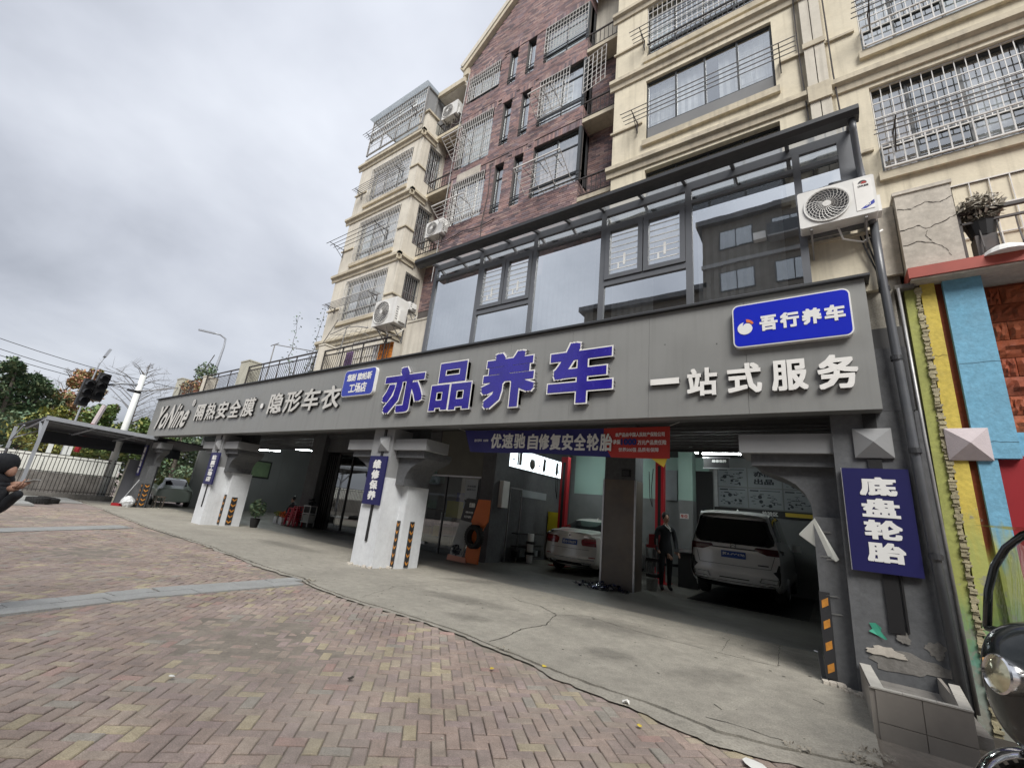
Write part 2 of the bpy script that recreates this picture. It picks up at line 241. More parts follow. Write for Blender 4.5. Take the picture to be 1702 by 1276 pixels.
# ---------------------------------------------------------------- mesh helpers
ORG={}
class MB:
    def __init__(s): s.v=[]; s.f=[]; s.m=[]
    def add(s,vs,fs,mi=0):
        o=len(s.v); s.v+= [tuple(v) for v in vs]; s.f+=[tuple(i+o for i in f) for f in fs]; s.m+=[mi]*len(fs); return s
    def box(s,x0,x1,y0,y1,z0,z1,mi=0):
        return s.add([(x0,y0,z0),(x1,y0,z0),(x1,y1,z0),(x0,y1,z0),(x0,y0,z1),(x1,y0,z1),(x1,y1,z1),(x0,y1,z1)],
          [(3,2,1,0),(4,5,6,7),(0,1,5,4),(1,2,6,5),(2,3,7,6),(3,0,4,7)],mi)
    def obox(s,c,a,b,d,mi=0):
        c,a,b,d=map(Vector,(c,a,b,d)); P=[c+i*a+j*b+k*d for k in(-1,1) for i,j in((-1,-1),(1,-1),(1,1),(-1,1))]
        return s.add(P,[(3,2,1,0),(4,5,6,7),(0,1,5,4),(1,2,6,5),(2,3,7,6),(3,0,4,7)],mi)
    def beam(s,p,q,w,h,mi=0,up=(0,0,1)):
        p,q=Vector(p),Vector(q); d=q-p; u=Vector(up)
        if abs(d.normalized().dot(u))>.98: u=Vector((0,1,0))
        a=d.cross(u).normalized(); b=a.cross(d).normalized()
        return s.obox((p+q)/2,d/2,a*w/2,b*h/2,mi)
    def quad(s,a,b,c,d,mi=0): return s.add([a,b,c,d],[(0,1,2,3)],mi)
    def prism(s,pts,ax,d0,d1,mi=0):
        """polygon pts in the two axes other than ax, extruded d0..d1 along ax"""
        n=len(pts); o=[]
        for d in(d0,d1):
            for a,b in pts:
                o.append((d,a,b) if ax==0 else (a,d,b) if ax==1 else (a,b,d))
        fs=[tuple(range(n)),tuple(range(2*n-1,n-1,-1))]+[(i,i+n,(i+1)%n+n,(i+1)%n) for i in range(n)]
        return s.add(o,fs,mi)
    def tube(s,pts,r,n=6,mi=0,cap=True):
        pts=[Vector(p) for p in pts]; k=len(pts); rs=r if isinstance(r,(list,tuple)) else [r]*k
        vs=[]; pr=None
        for i,p in enumerate(pts):
            d=(pts[min(i+1,k-1)]-pts[max(i-1,0)]); d=d.normalized() if d.length>1e-9 else Vector((0,0,1))
            if pr is None: a=d.orthogonal().normalized()
            else:
                a=pr-d*pr.dot(d); a=a.normalized() if a.length>1e-6 else d.orthogonal().normalized()
            pr=a; b=d.cross(a)
            for j in range(n):
                t=2*math.pi*j/n; vs.append(p+rs[i]*(a*math.cos(t)+b*math.sin(t)))
        fs=[(i*n+j,i*n+(j+1)%n,(i+1)*n+(j+1)%n,(i+1)*n+j) for i in range(k-1) for j in range(n)]
        if cap: fs+= [tuple(range(n-1,-1,-1)),tuple(range((k-1)*n,k*n))]
        return s.add(vs,fs,mi)
    def lathe(s,prof,c,ax,n=20,mi=0):
        """prof list of (radius, offset along ax)"""
        ax=Vector(ax).normalized(); a=ax.orthogonal().normalized(); b=ax.cross(a); c=Vector(c); vs=[]
        for r,o in prof:
            for j in range(n):
                t=2*math.pi*j/n; vs.append(c+ax*o+r*(a*math.cos(t)+b*math.sin(t)))
        k=len(prof); fs=[(i*n+j,i*n+(j+1)%n,(i+1)*n+(j+1)%n,(i+1)*n+j) for i in range(k-1) for j in range(n)]
        return s.add(vs,fs,mi)
    def mesh(s,name,mats):
        me=bpy.data.meshes.new(name); me.from_pydata(s.v,[],s.f)
        for m in (mats if isinstance(mats,(list,tuple)) else [mats]): me.materials.append(MT[m] if isinstance(m,str) else m)
        me.polygons.foreach_set('material_index',s.m); return me
    def build(s,name,mats,parent=None,smooth=False,local=False):
        if parent is not None and not local:
            o=ORG.get(parent.name,Vector((0,0,0)))
            if o.length>0: s.v=[(v[0]-o.x,v[1]-o.y,v[2]-o.z) for v in s.v]
        me=s.mesh(name,mats)
        if smooth: me.polygons.foreach_set('use_smooth',[True]*len(me.polygons))
        me.update(); ob=bpy.data.objects.new(name,me); COL.objects.link(ob)
        if parent is not None: ob.parent=parent; ORG[ob.name]=ORG.get(parent.name,Vector((0,0,0)))
        return ob
def sm(ob,ang=35):
    me=ob.data; me.polygons.foreach_set('use_smooth',[True]*len(me.polygons))
    try: me.set_sharp_from_angle(angle=math.radians(ang))
    except Exception: pass
    return ob
def tag(o,label=None,cat=None,group=None,kind=None):
    if label: o['label']=label
    if cat: o['category']=cat
    if group: o['group']=group
    if kind: o['kind']=kind
    return o
def thing(name,label,cat,loc=(0,0,0),rz=0,group=None):
    o=bpy.data.objects.new(name,None); o.empty_display_size=.2; COL.objects.link(o); o.location=loc; o.rotation_euler=(0,0,rz)
    ORG[o.name]=Vector(loc); return tag(o,label,cat,group)
def bx(name,m,parent,*b):
    return MB().box(*b).build(name,m,parent)
def inst(name,me,parent,loc,rot=None,scale=None):
    o=bpy.data.objects.new(name,me); COL.objects.link(o); 
    if parent is not None: o.parent=parent; loc=Vector(loc)-ORG.get(parent.name,Vector())
    o.location=loc
    if rot is not None: o.rotation_euler=rot
    if scale is not None: o.scale=scale
    return o
def dup(o,loc=None,rz=None,label=None,parent=None,scale=None):
    c=o.copy(); COL.objects.link(c)
    if parent is not None: c.parent=parent
    if loc is not None: c.location=loc
    if rz is not None: c.rotation_euler=(0,0,rz)
    if scale is not None: c.scale=scale
    if label: c['label']=label
    for ch in list(o.children): dup(ch,parent=c)
    return c
_tc={}
def glyphs(s,bold,res=2):
    k=(s,bold,res)
    if k not in _tc:
        c=bpy.data.curves.new('lettering','FONT'); c.body=s; c.resolution_u=res; c.offset=0; c.extrude=.5; c.size=1
        o=bpy.data.objects.new('lettering',c); me=o.to_mesh()
        vs=[tuple(v.co) for v in me.vertices]; fs=[tuple(p.vertices) for p in me.polygons]
        o.to_mesh_clear(); bpy.data.objects.remove(o); bpy.data.curves.remove(c)
        if bold>0:
            b0,f0=vs,fs; vs=[];fs=[]
            for q,(sx_,sy_) in enumerate(((0,0),(-1,-1),(1,-1),(1,1),(-1,1),(-1,0),(1,0),(0,-1),(0,1))):
                o_=len(vs); vs+=[(a+sx_*bold,b+sy_*bold,g*(1-.004*q)) for a,b,g in b0]; fs+=[tuple(i+o_ for i in f) for f in f0]
        xs=[v[0] for v in vs]; ys=[v[1] for v in vs]; x0,x1,y0,y1=min(xs),max(xs),min(ys),max(ys)
        _tc[k]=([((a-x0)/(x1-x0),(b-y0)/max(y1-y0,1e-6),g+.5) for a,b,g in vs],fs,(x1-x0)/max(y1-y0,1e-6))
    return _tc[k]
def lettering(mb,s,O,Uv,Vv,Nv,bold=.012,mi=0,shear=0,res=2,side=None):
    """text s fitted in the parallelogram O, O+Uv, O+Vv, raised along Nv"""
    vs,fs,_=glyphs(s,bold,res); O,Uv,Vv,Nv=map(Vector,(O,Uv,Vv,Nv)); o=len(mb.v)
    mb.v+=[tuple(O+Uv*(a+shear*b)+Vv*b+Nv*g) for a,b,g in vs]
    for f in fs:
        z={round(vs[i][2]*2) for i in f}; z=z if z!={1} else {0}
        mb.f.append(tuple(i+o for i in f)); mb.m.append(mi if (side is None or (len(z)==1 and len(f)!=4) or (len(z)==1)) else side)
    return mb
def ftext(mb,s,x0,x1,z0,z1,y,d=.004,**k):   # on a wall that faces -Y
    return lettering(mb,s,(x0,y,z0),(x1-x0,0,0),(0,0,z1-z0),(0,-d,0),**k)
def rrect(x0,x1,z0,z1,r,n=5):
    p=[]
    for cx,cz,a in((x1-r,z1-r,0),(x0+r,z1-r,90),(x0+r,z0+r,180),(x1-r,z0+r,270)):
        for i in range(n+1):
            t=math.radians(a+90*i/n); p.append((cx+r*math.cos(t),cz+r*math.sin(t)))
    return p
FISSURES=[([(-3.63,5.0),(-3.63,5.32),(-3.74,5.9),(-3.66,6.46),(-3.92,7.25),(-4.46,7.62),(-4.86,7.58),(-5.18,7.76)],.009),
([(-3.92,7.25),(-3.53,7.73),(-2.88,7.53),(-2.35,7.49),(-1.65,7.46),(-.69,7.48)],.006),([(-.69,7.51),(-.79,8.95)],.004),([(-1.4,7.62),(-1.45,8.53)],.004),
([(-1.05,5.3),(-.97,5.21)],.006),([(-.28,6.43),(-.19,6.34)],.008),([(-1.05,4.90),(-.81,4.95),(-.61,4.93),(-.43,4.95)],.005),([(-6.4,5.1),(-6.9,6.3),(-6.6,7.4)],.004)]
# ================================================================ THE SETTING: ground, paving, apron, garage shell
g=MB().quad((-400,-300,-.14),(400,-300,-.14),(400,400,-.14),(-400,400,-.14)).build('ground','pave_far'); tag(g,kind='structure')
edge=[(-30,5.9),(-24,5.67),(-17.3,5.3),(-13.4,5.32),(-10.2,5.15),(-8.8,5.1),(-8.3,5.2),(-7.46,4.99),(-6.49,4.96),(-5.73,5.0),(-5.06,5.03),(-4.45,5.06),(-3.81,4.98),(-3.34,4.89),(-2.76,4.85),(-1.41,4.78),(-.88,4.7),(-.45,4.82),(.02,5.02),(.2,5.1),(.9,5.3),(6,5.6)]
rg=random.Random(3)
def edge_y(x):
    for (a,b),(c,d) in zip(edge,edge[1:]):
        if a<=x<=c: return b+(d-b)*(x-a)/(c-a)
    return edge[0][1] if x<edge[0][0] else edge[-1][1]
xs=[-30+i*.09 for i in range(int(30.2/.09)+1)]+[.2]
wob=0; E_=[]
for x in xs:
    wob=wob*.8+rg.uniform(-.014,.014); E_.append((x,edge_y(x)+wob))
# base under the brick paving
pv=MB().box(-24,6,-7,5.9,-.13,-.0300).build('pavement','sand'); tag(pv,kind='structure')
far=MB().box(-75,-24,-12,5.75,-.12,-.012).box(-75,-30.1,5.75,16,-.12,-.012).build('far_pavement','pave_far'); tag(far,kind='structure')
# apron
vs=[];fs=[]
for x,y in E_: vs+=[(x,y,0),(x,9.0,0),(x,y,-.1)]
n=len(E_)
for i in range(n-1): fs+=[(3*i,3*i+3,3*i+4,3*i+1),(3*i+2,3*i+5,3*i+3,3*i)]
ap=MB().add(vs,fs).build('concrete_apron','conc'); tag(ap,kind='structure')
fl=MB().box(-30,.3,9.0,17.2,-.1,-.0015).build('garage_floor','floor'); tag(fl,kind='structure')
fl2=MB().box(.2,6,5.5,7.1,-.2,-.06).build('side_path','soil'); tag(fl2,kind='structure')
# mortar ribbon between paving and crack
vs=[];fs=[]; w=.1
for i,(x,y) in enumerate(E_):
    w=max(.03,min(.26,w+rg.uniform(-.03,.03)+(.012 if -3<x<-.5 else -.004)))
    gp=.016+.02*abs(math.sin(x*1.7))*abs(math.sin(x*5.1))+rg.uniform(0,.018); vs+=[(x,y-gp,-.007),(x,y-.05-w,-.010)]
for i in range(n-1): fs.append((2*i+1,2*i+3,2*i+2,2*i))
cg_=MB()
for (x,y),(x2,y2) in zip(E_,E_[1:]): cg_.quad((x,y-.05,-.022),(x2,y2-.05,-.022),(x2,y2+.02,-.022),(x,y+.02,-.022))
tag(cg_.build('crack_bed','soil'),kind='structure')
rb=MB().add(vs,fs).build('mortar_patch','conc'); tag(rb,kind='structure')
# fissures in the apron: narrow sunken-looking slits of dark soil
def ribbon(mb,pts,w,z=.004):
    p2=[]
    for (a,b),(c,d) in zip(pts,pts[1:]):
        k=max(2,int(math.hypot(c-a,d-b)/.06))
        for i in range(k): t=i/k; p2.append((a+(c-a)*t+rg.uniform(-.012,.012),b+(d-b)*t+rg.uniform(-.012,.012)))
    p2.append(pts[-1]); vs=[]
    for i,(x,y) in enumerate(p2):
        q=p2[min(i+1,len(p2)-1)]; r=p2[max(i-1,0)]; d=Vector((q[0]-r[0],q[1]-r[1])).normalized(); ww=w*rg.uniform(.4,1.1)
        vs+=[(x-d.y*ww,y+d.x*ww,z),(x+d.y*ww,y-d.x*ww,z)]
    mb.add(vs,[(2*i,2*i+1,2*i+3,2*i+2) for i in range(len(p2)-1)])
fz=MB()
for pts,w in FISSURES: ribbon(fz,pts,w)
fo=fz.build('fissure','soil',ap)
# herringbone pavers, laid at 45 degrees to the facade
u=.1035; c45=math.sqrt(.5); pav=[]
bandL=[(-7.53,1.0),(-7.87,2.5),(-8.02,4.95)]; 
for i in range(-200,200):
    for j in range(-200,200):
        k=(i-j)%4
        if k==0: cx,cy,hv=(i+1)*u,(j+.5)*u,0
        elif k==3: cx,cy,hv=(i+.5)*u,(j+1)*u,1
        else: continue
        X=(cx-cy)*c45-11; Y=(cx+cy)*c45+3
        if X<-24 or X>4.5 or Y<-1.2 or Y>edge_y(X)-.13: continue
        if X>-14: pass
        elif Y<.4+(-14-X)*.0: 
            continue
        pav.append((X,Y,hv))
pav.sort(key=lambda p:p[0]**2+p[1]**2)
def infront(X,Y):   # nearest ones the photograph really shows come first
    v=Vector((X,Y,-1.6)); z=v.dot(fw); 
    if z<.3: return False
    return abs(v.dot(r2)/z)<1.2 and -.9<v.dot(u2)/z<.9
pav=[p for p in pav if infront(p[0],p[1])]+[p for p in pav if not infront(p[0],p[1])]
def paver_v(L,Wd,H=.05,c=.006):
    a,b=L/2-.0045,Wd/2-.0045
    v=[(-a,-b,-H),(a,-b,-H),(a,b,-H),(-a,b,-H),(-a,-b,-c),(a,-b,-c),(a,b,-c),(-a,b,-c),(-a+c,-b+c,0),(a-c,-b+c,0),(a-c,b-c,0),(-a+c,b-c,0)]
    f=[(0,1,5,4),(1,2,6,5),(2,3,7,6),(3,0,4,7),(4,5,9,8),(5,6,10,9),(6,7,11,10),(7,4,8,11),(8,9,10,11)]
    return v,f
pvv,pff=paver_v(2*u,u); pme=MB().add(pvv,pff).mesh('paver','paver'); stuffm=MB()
for q,(X,Y,hv) in enumerate(pav):
    a=math.radians(45+90*hv)+rg.uniform(-.012,.012); z=-.012+rg.uniform(-.0045,.004)+.012*math.sin(X*.9)*math.sin(Y*1.3+1)-.008; tx,ty=rg.uniform(-.02,.02),rg.uniform(-.02,.02)
    if q<298: inst('paver',pme,pv,(X,Y,z),rot=(tx,ty,a))
    else:
        ca,sa=math.cos(a),math.sin(a)
        stuffm.add([(X+x*ca-y*sa,Y+x*sa+y*ca,z+zz+x*ty+y*tx) for x,y,zz in pvv],pff)
o=stuffm.build('paver_field','paver',pv); tag(o,kind='stuff')
def slabs(p,q,w,n):
    p,q=Vector((*p,0)),Vector((*q,0)); d=(q-p)/n; s=Vector((-d.y,d.x,0)).normalized()
    for i in range(n):
        for side in(-1,1):
            ww=w/4; c=p+d*(i+.5+(.3 if side>0 else 0))+s*side*ww
            MB().obox(c+Vector((0,0,-.03+rg.uniform(-.002,.003))),d*.49,s*(ww-.006),Vector((0,0,.032))).build('granite_slab','granite',pv)
slabs((-7.45,.6),(-7.87,2.6),.56,4); slabs((-7.87,2.6),(-8.02,4.85),.6,4); slabs((-15.4,1.6),(-17.2,4.6),.7,6)
# litter
def scrap(name,label,cat,m,x,y,s,n=5,z=-.004,h=.012,seed=1):
    r=random.Random(seed); p=[]
    for i in range(n*2): t=math.pi*i/n; q=s*r.uniform(.55,1); p.append((x+q*math.cos(t),y+q*math.sin(t),z+r.uniform(.003,h)))
    mb=MB(); mb.add(p+[(x,y,z+h)],[(i,(i+1)%(2*n),2*n) for i in range(2*n)]); o=mb.build(name,m); return tag(o,label,cat)
# ---------------------------------------------------------------- arcade and garage shell
sh=MB().box(-27.6,1.02,7.2,17.3,4.2,4.5).build('arcade_ceiling','soffit'); tag(sh,kind='structure')
o=MB().box(1.005,1.105,7.22,7.6,-.3,3.34).build('joint_wall','pdark'); tag(o,kind='structure')
o=MB().box(-27.6,1.02,7.165,7.46,3.335,4.198).build('arcade_beam','pdark'); tag(o,kind='structure')
o=MB().box(-27.6,1.02,11.62,11.9,4.05,4.198).build('storefront_beam','pdark'); tag(o,kind='structure')
bw=MB().box(-20.1,.3,17.0,17.2,0,4.198).build('garage_back_wall','dado'); tag(bw,kind='structure')
MB().box(-8.7,-3.35,16.985,16.998,2.62,4.19).build('upper_wall_paint','mint',bw)
o=MB().box(.3,.45,7.9,17.0,0,4.198).build('garage_side_wall','pdark'); tag(o,kind='structure')
o=MB().box(-9.15,-8.9,12.25,17,0,4.198).build('partition_wall','pdark'); tag(o,kind='structure')
o=MB().box(-19.95,-19.7,12.2,17,0,4.198).build('partition_wall','inwall'); tag(o,kind='structure')
lw=MB().box(-29.6,-29.4,10.2,17.2,0,4.198).box(-29.6,-20.1,17.0,17.2,0,4.198).build('bay_wall','inwall'); tag(lw,kind='structure')
o=MB().box(-30,-27.6,9.8,17.3,4.2,4.5).build('bay_ceiling','soffit'); tag(o,kind='structure')
# big wall tiles of the bay wall
for i in range(7):
    for j in range(4):
        MB().box(-29.4,-29.385,10.25+i*.96,11.2+i*.96,.02+j*1.02,1.03+j*1.02).build('wall_tile','inwall',lw)
def shutter(x0,x1,z0,z1,y,label):
    t=thing('rolling_shutter',label,'shutter',((x0+x1)/2,y,z1)); n=int((z1-z0)/.075)
    for i in range(n):
        z=z0+i*(z1-z0)/n
        MB().prism([(y,z),(y-.018,z+.015),(y-.018,z+.05),(y,z+.066),(y+.012,z+.066),(y+.012,z)],0,x0,x1).build('slat','pdark',t)
    bx('bottom_rail','trim',t,x0,x1,y-.03,y+.02,z0-.06,z0)
    for x in(x0-.03,x1): bx('guide_rail','trim',t,x,x+.05,y-.05,y+.03,z0-.1,z1)
    return t
shutter(-3.98,.25,3.58,4.19,11.62,'raised grey rolling shutter above the white people carrier')
shutter(-8.68,-5.02,3.6,4.19,11.62,'raised grey rolling shutter above the pale saloon, behind the banner')
shutter(-26.9,-20.15,3.55,4.19,11.62,'raised grey rolling shutter of the far left bay with lit tubes')
shutter(-14.2,-11.45,2.9,4.19,11.5,'lowered grey rolling shutter above the glass shop entrance')
# inner columns on the storefront line
def pillar(x0,x1,y0,y1,label,clad):
    t=thing('storefront_pillar',label,'pillar',((x0+x1)/2,y0,0))
    bx('shaft','pgrey' if clad else 'pdark',t,x0,x1,y0,y1,2.72 if clad else 0,4.198)
    if clad:
        bx('stone_cladding','pillar_stone',t,x0-.01,x1+.01,y0-.012,y1,0,2.72)
        for x in(x0-.03,x1-.01): bx('corner_trim','steel',t,x,x+.045,y0-.03,y0+.02,0,2.72)
    return t
MT['pillar_stone']=mat('brown_stone_slab',(.135,.115,.10),.4,var=.28,scale=1.3,dirt=.5,dcol=(.22,.15,.09))
MT['soffit2']=mat('olive_panel',(.12,.118,.10),.6,var=.1)
pillar(-4.93,-4.07,11.4,12.0,'brown stone clad pillar between the pale saloon and the standing man',True)
pillar(-9.32,-8.78,11.45,12.2,'grey pillar beside the orange advert stand',False)
pillar(-20.0,-19.0,11.5,12.1,'grey panelled pillar behind the red plastic stools',False)
t=thing('electric_box','small dark switch box near the top of the brown stone pillar','box',(-4.3,11.38,2.85))
bx('casing','black',t,-4.42,-4.2,11.33,11.4,2.8,2.98); bx('cover','trim',t,-4.40,-4.22,11.32,11.33,2.82,2.96)
# ---------------------------------------------------------------- arcade piers
def pier(label,x0,x1,left,right,white,zt=3.33,dp=8.5):
    t=thing('arcade_pier',label,'pier',((x0+x1)/2,7.16,0))
    lo,hi=('pwhite','cap') if white else ('pgrey','pgrey')
    bx('shaft',lo,t,x0,x1,7.16,7.76,0,2.1); bx('upper_shaft',hi,t,x0,x1,7.16,7.76,2.1,zt)
    if dp>8: bx('core',lo,t,x0+.1,x1-.1,7.76,8.5,0,2.1); bx('upper_core','pgrey',t,x0+.1,x1-.1,7.76,8.5,2.1,4.19)
    for sgn,on,xe in((-1,left,x0),(1,right,x1)):
        if not on: continue
        X=lambda d: xe+sgn*d
        a,b=sorted((X(0),X(.22 if white else .3)))
        bx('wing',lo,t,a,b,7.72 if white else 7.3,8.42 if dp>8 else dp-.1,0,1.95)
        pts=[(0,1.95),(.3,1.95),(.31,2.12),(.37,2.26),(.47,2.38),(.62,2.47),(.80,2.54),(.96,2.62),(1.0,2.70),(1.0,2.79),(0,2.79)]
        P=[(X(d),z) for d,z in pts]; P=P if sgn>0 else P[::-1]
        MB().prism(P,1,7.45,min(8.3,dp)).build('arch_bracket','pgrey' ,t)
        a,b=sorted((X(0),X(1.0))); bx('cap_moulding','pgrey',t,a,b,7.33,7.45,2.62,2.79)
        a,b=sorted((X(0),X(1.14))); bx('cap','cap' if white else 'pgrey2',t,a,b,7.22,min(8.0,dp),2.79,3.06)
    return t
MT['pgrey2']=mat('mid_grey_cap_render',(.235,.24,.245),.75,var=.08,scale=1.6,bump=.15,bs=14,dirt=.3,dcol=(.33,.33,.33))
def pyramid(parent,x,z,w,h,d,y,m,label=None):
    mb=MB().box(x-w/2,x+w/2,y-.04,y,z-h/2,z+h/2)
    mb.add([(x-w/2,y-.04,z-h/2),(x+w/2,y-.04,z-h/2),(x+w/2,y-.04,z+h/2),(x-w/2,y-.04,z+h/2),(x,y-.04-d,z)],[(0,1,4),(1,2,4),(2,3,4),(3,0,4)])
    return mb.build('pyramid_boss',m,parent)
pB=pier('middle arcade pier, white below and grey above, under the blue main lettering',-9.62,-8.82,1,1,True)
pyramid(pB,-9.12,2.93,.42,.38,.1,7.16,'cap')
pA=pier('distant arcade pier painted white below, left of the middle one',-19.5,-18.7,1,1,True)
pE=pier('farthest arcade pier, all grey, at the end by the fence',-27.5,-26.75,0,1,False,dp=7.7)
pR=pier('nearest arcade pier, dark grey with flaking paint, beside the tiled trough',.14,1.0,1,0,False)
pyramid(pR,.555,2.91,.39,.38,.1,7.16,'pgrey2')
pyramid(pA,-19.0,2.93,.4,.38,.1,7.16,'cap')
# channels (dark cable slots) on the piers
bx('cable_channel','black',pR,.48,.62,7.135,7.158,.72,3.3); bx('cable','black',pR,.64,.66,7.13,7.158,.74,1.4)
bx('cable_channel','black',pB,-9.2,-9.12,7.135,7.158,.57,3.3)
bx('cable_channel','black',pA,-19.0,-18.93,7.135,7.158,.62,3.3)
# rubble, peeled patches on the near pier
rr=random.Random(5)
def blob(parent,name,m,x,z,w,h,y,th,seed):
    r=random.Random(seed); p=[]
    for i in range(34):
        a=2*math.pi*i/34; q=.82+.14*math.sin(3*a+seed)+.09*math.sin(7*a+seed*2)+r.uniform(-.09,.09); p.append((x+w*q*math.cos(a),z+h*q*math.sin(a)))
    mb=MB(); mb.prism(p,1,y-th,y); return mb.build(name,m,parent)
blob(pR,'bare_mortar_patch','wgrey',.60,.42,.43,.13,7.16,.006,2); blob(pR,'bare_mortar_patch','wgrey',.86,.62,.10,.10,7.16,.006,12); blob(pR,'bare_mortar_patch','crack',.42,.50,.20,.06,7.15,.008,3)
blob(pR,'bare_mortar_patch','wgrey',.60,.68,.07,.07,7.16,.018,4); MB().add([(x,7.15-d_,z) for x,z,d_ in((.30,.78,.0),(.36,.79,.012),(.41,.75,.02),(.40,.71,.01),(.45,.64,.03),(.43,.63,.02),(.37,.66,.004),(.29,.69,.01),(.325,.72,0))],[tuple(range(9))]).build('torn_green_sticker','glaze',pR)
for x,z,w,s in((-.02,1.45,.1,1),(-.0,1.42,.06,2),(-.03,.98,.08,3),(.0,.78,.07,4),(-.04,1.75,.07,9)):
    r=random.Random(s); mb=MB(); mb.add([(x-w,7.296,z),(x+w,7.296,z+.008),(x+w*.6,7.275,z+.02),(x-w*.8,7.28,z+.014)],[(0,1,2,3)]); mb.build('paint_flake','pwhite',pR)
RB=[]
for i,(a,b) in enumerate([(-9.6,7.12),(-9.35,7.08),(-9.05,7.1),(-8.8,7.4),(-8.75,7.62),(.0,7.2),(.1,7.13),(-.1,7.25),(.18,7.05),(-8.9,7.12)]):
    RB.append((a,b))
mb=MB()
for i,(a,b) in enumerate(RB):
    for k in range(5):
        q=rr.uniform(.012,.035); mb.obox((a+rr.uniform(-.1,.1),b+rr.uniform(-.06,.06),q*.6),(q,q*.3,0),(-q*.3,q*.8,.2*q),(0,.1*q,q*.6))
tag(mb.build('rubble','crack'),'crumbs of fallen render along the foot of the piers','rubble',kind='stuff')
# ---------------------------------------------------------------- fascia sign board
fs_=thing('shop_fascia','long grey panelled signboard above the arcade carrying raised Chinese lettering','signboard',(-13,6.9,3.3))
MT['fascia_back']=mat('fascia_return',(.16,.165,.165),.5,var=.08)
bx('box_frame','fascia_back',fs_,-26.95,.68,6.925,7.15,3.302,5.14)
sx=[.68,-.80,-2.27,-3.75,-5.22,-6.68,-8.13,-9.56]
while sx[-1]>-25.7: sx.append(sx[-1]-1.45)
sx[-1]=-26.95
for a,b in zip(sx,sx[1:]): bx('panel','fascia',fs_,b+.002,a-.002,6.9,6.925,3.3,5.145)
bx('top_flashing','trim',fs_,-27.02,.74,6.83,7.16,5.15,5.185)
def raised(txt,x0,x1,z0,z1,m,sd,name,shear=0,outline=True,bold=.03,d=.09):
    if outline:
        mb=MB(); e=.026
        ftext(mb,txt,x0-e,x1+e,z0-e,z1+e,6.9,d,bold=bold+.02,mi=0,side=1,shear=shear); ob=mb.build(name,['letwhite',sd],fs_)
        mb=MB(); ftext(mb,txt,x0,x1,z0,z1,6.9-d,.006,bold=bold,shear=shear); mb.build('letter_face',m,ob)
    else:
        mb=MB(); ftext(mb,txt,x0,x1,z0,z1,6.9,d,bold=bold,mi=0,side=1,shear=shear); ob=mb.build(name,[m,sd],fs_)
    return ob
for ch,a,b,c,d in(('亦',-9.12,-7.66,3.64,4.82),('品',-7.36,-6.14,3.63,4.76),('养',-5.84,-4.5,3.6,4.80),('车',-4.18,-2.88,3.6,4.79)):
    raised(ch,a,b,c,d,'letblue','letside','main_sign_character',bold=.034)
for ch,a,b,c,d in(('一',-2.22,-1.76,3.83,3.93),('站',-1.64,-1.2,3.6,4.05),('式',-1.06,-.61,3.6,4.06),('服',-.49,-.06,3.6,4.05),('务',.05,.49,3.58,4.06)):
    raised(ch,a,b,c,d,'letwhite','letside','slogan_character',outline=False,bold=.03,d=.06)
raised('YoNine',-26.3,-22.35,3.62,4.72,'letdull','trim','latin_lettering',outline=False,bold=.02,d=.07,shear=.14)
raised('®',-22.1,-21.8,4.55,4.85,'letwhite','trim','registered_mark',outline=False,bold=.01,d=.05)
x=-21.4
for ch in '隔热安全膜': raised(ch,x,x+.9,3.88,4.56,'letdull','trim','film_slogan_character',outline=False,bold=.022,d=.07,shear=.06); x+=1.07
raised('·',-15.75,-15.55,4.12,4.3,'letwhite','trim','separator_dot',outline=False,d=.07); x=-15.2
for ch in '隐形车衣': raised(ch,x,x+.92,3.9,4.6,'letdull','trim','film_slogan_character',outline=False,bold=.022,d=.07,shear=.06); x+=1.06
# rounded blue sign boxes
def signbox(name,label,x0,x1,z0,z1,r,m,y=6.9,d=.09):
    t=thing(name,label,'sign',((x0+x1)/2,y,z0))
    MB().prism(rrect(x0,x1,z0,z1,r),1,y-d,y-.001).build('casing','white',t)
    MB().prism(rrect(x0+.018,x1-.018,z0+.018,z1-.018,r-.015),1,y-d-.004,y-d).build('face',m,t); return t
t=signbox('blue_logo_sign','bright blue rounded sign reading 吾行养车 at the right end of the fascia',-.95,.5,4.30,5.0,.09,'blue')
mb=MB()
for i,ch in enumerate('吾行养车'): ftext(mb,ch,-.59+i*.262,-.36+i*.262,4.52+i*.004,4.76+i*.004,6.805,.006,bold=.045)
mb.build('lettering','print',t)
# round swirl emblem: white bowl with a tapering tail, orange stroke above
def arc(cx,cz,r,a0,a1,n): return [(cx+r*math.cos(math.radians(a0+(a1-a0)*i/n)),cz+r*math.sin(math.radians(a0+(a1-a0)*i/n))) for i in range(n+1)]
cx,cz=-.785,4.60
p=arc(cx,cz,.10,120,360,20)+arc(cx+.03,cz+.015,.062,20,150,10)+arc(cx-.0,cz+.06,.03,-100,-170,3)+[(cx-.015,cz+.10)]
MB().prism(p,1,6.799,6.806).build('emblem_bowl','print',t)
p=arc(cx+.01,cz+.03,.115,85,20,9)+arc(cx+.02,cz+.01,.085,30,88,7)
MB().prism(p,1,6.799,6.806).build('emblem_stroke','orange',t)
t=signbox('blue_store_sign','small mid-blue rounded sign reading 悠耐 欧帕斯 工场店 left of the main characters',-11.02,-9.6,4.2,4.98,.12,'blue2')
mb=MB(); ftext(mb,'悠耐 欧帕斯',-10.86,-9.76,4.64,4.86,6.805,.006,bold=.03); ftext(mb,'工场店',-10.68,-9.9,4.29,4.57,6.805,.006,bold=.03); mb.build('lettering','print',t)
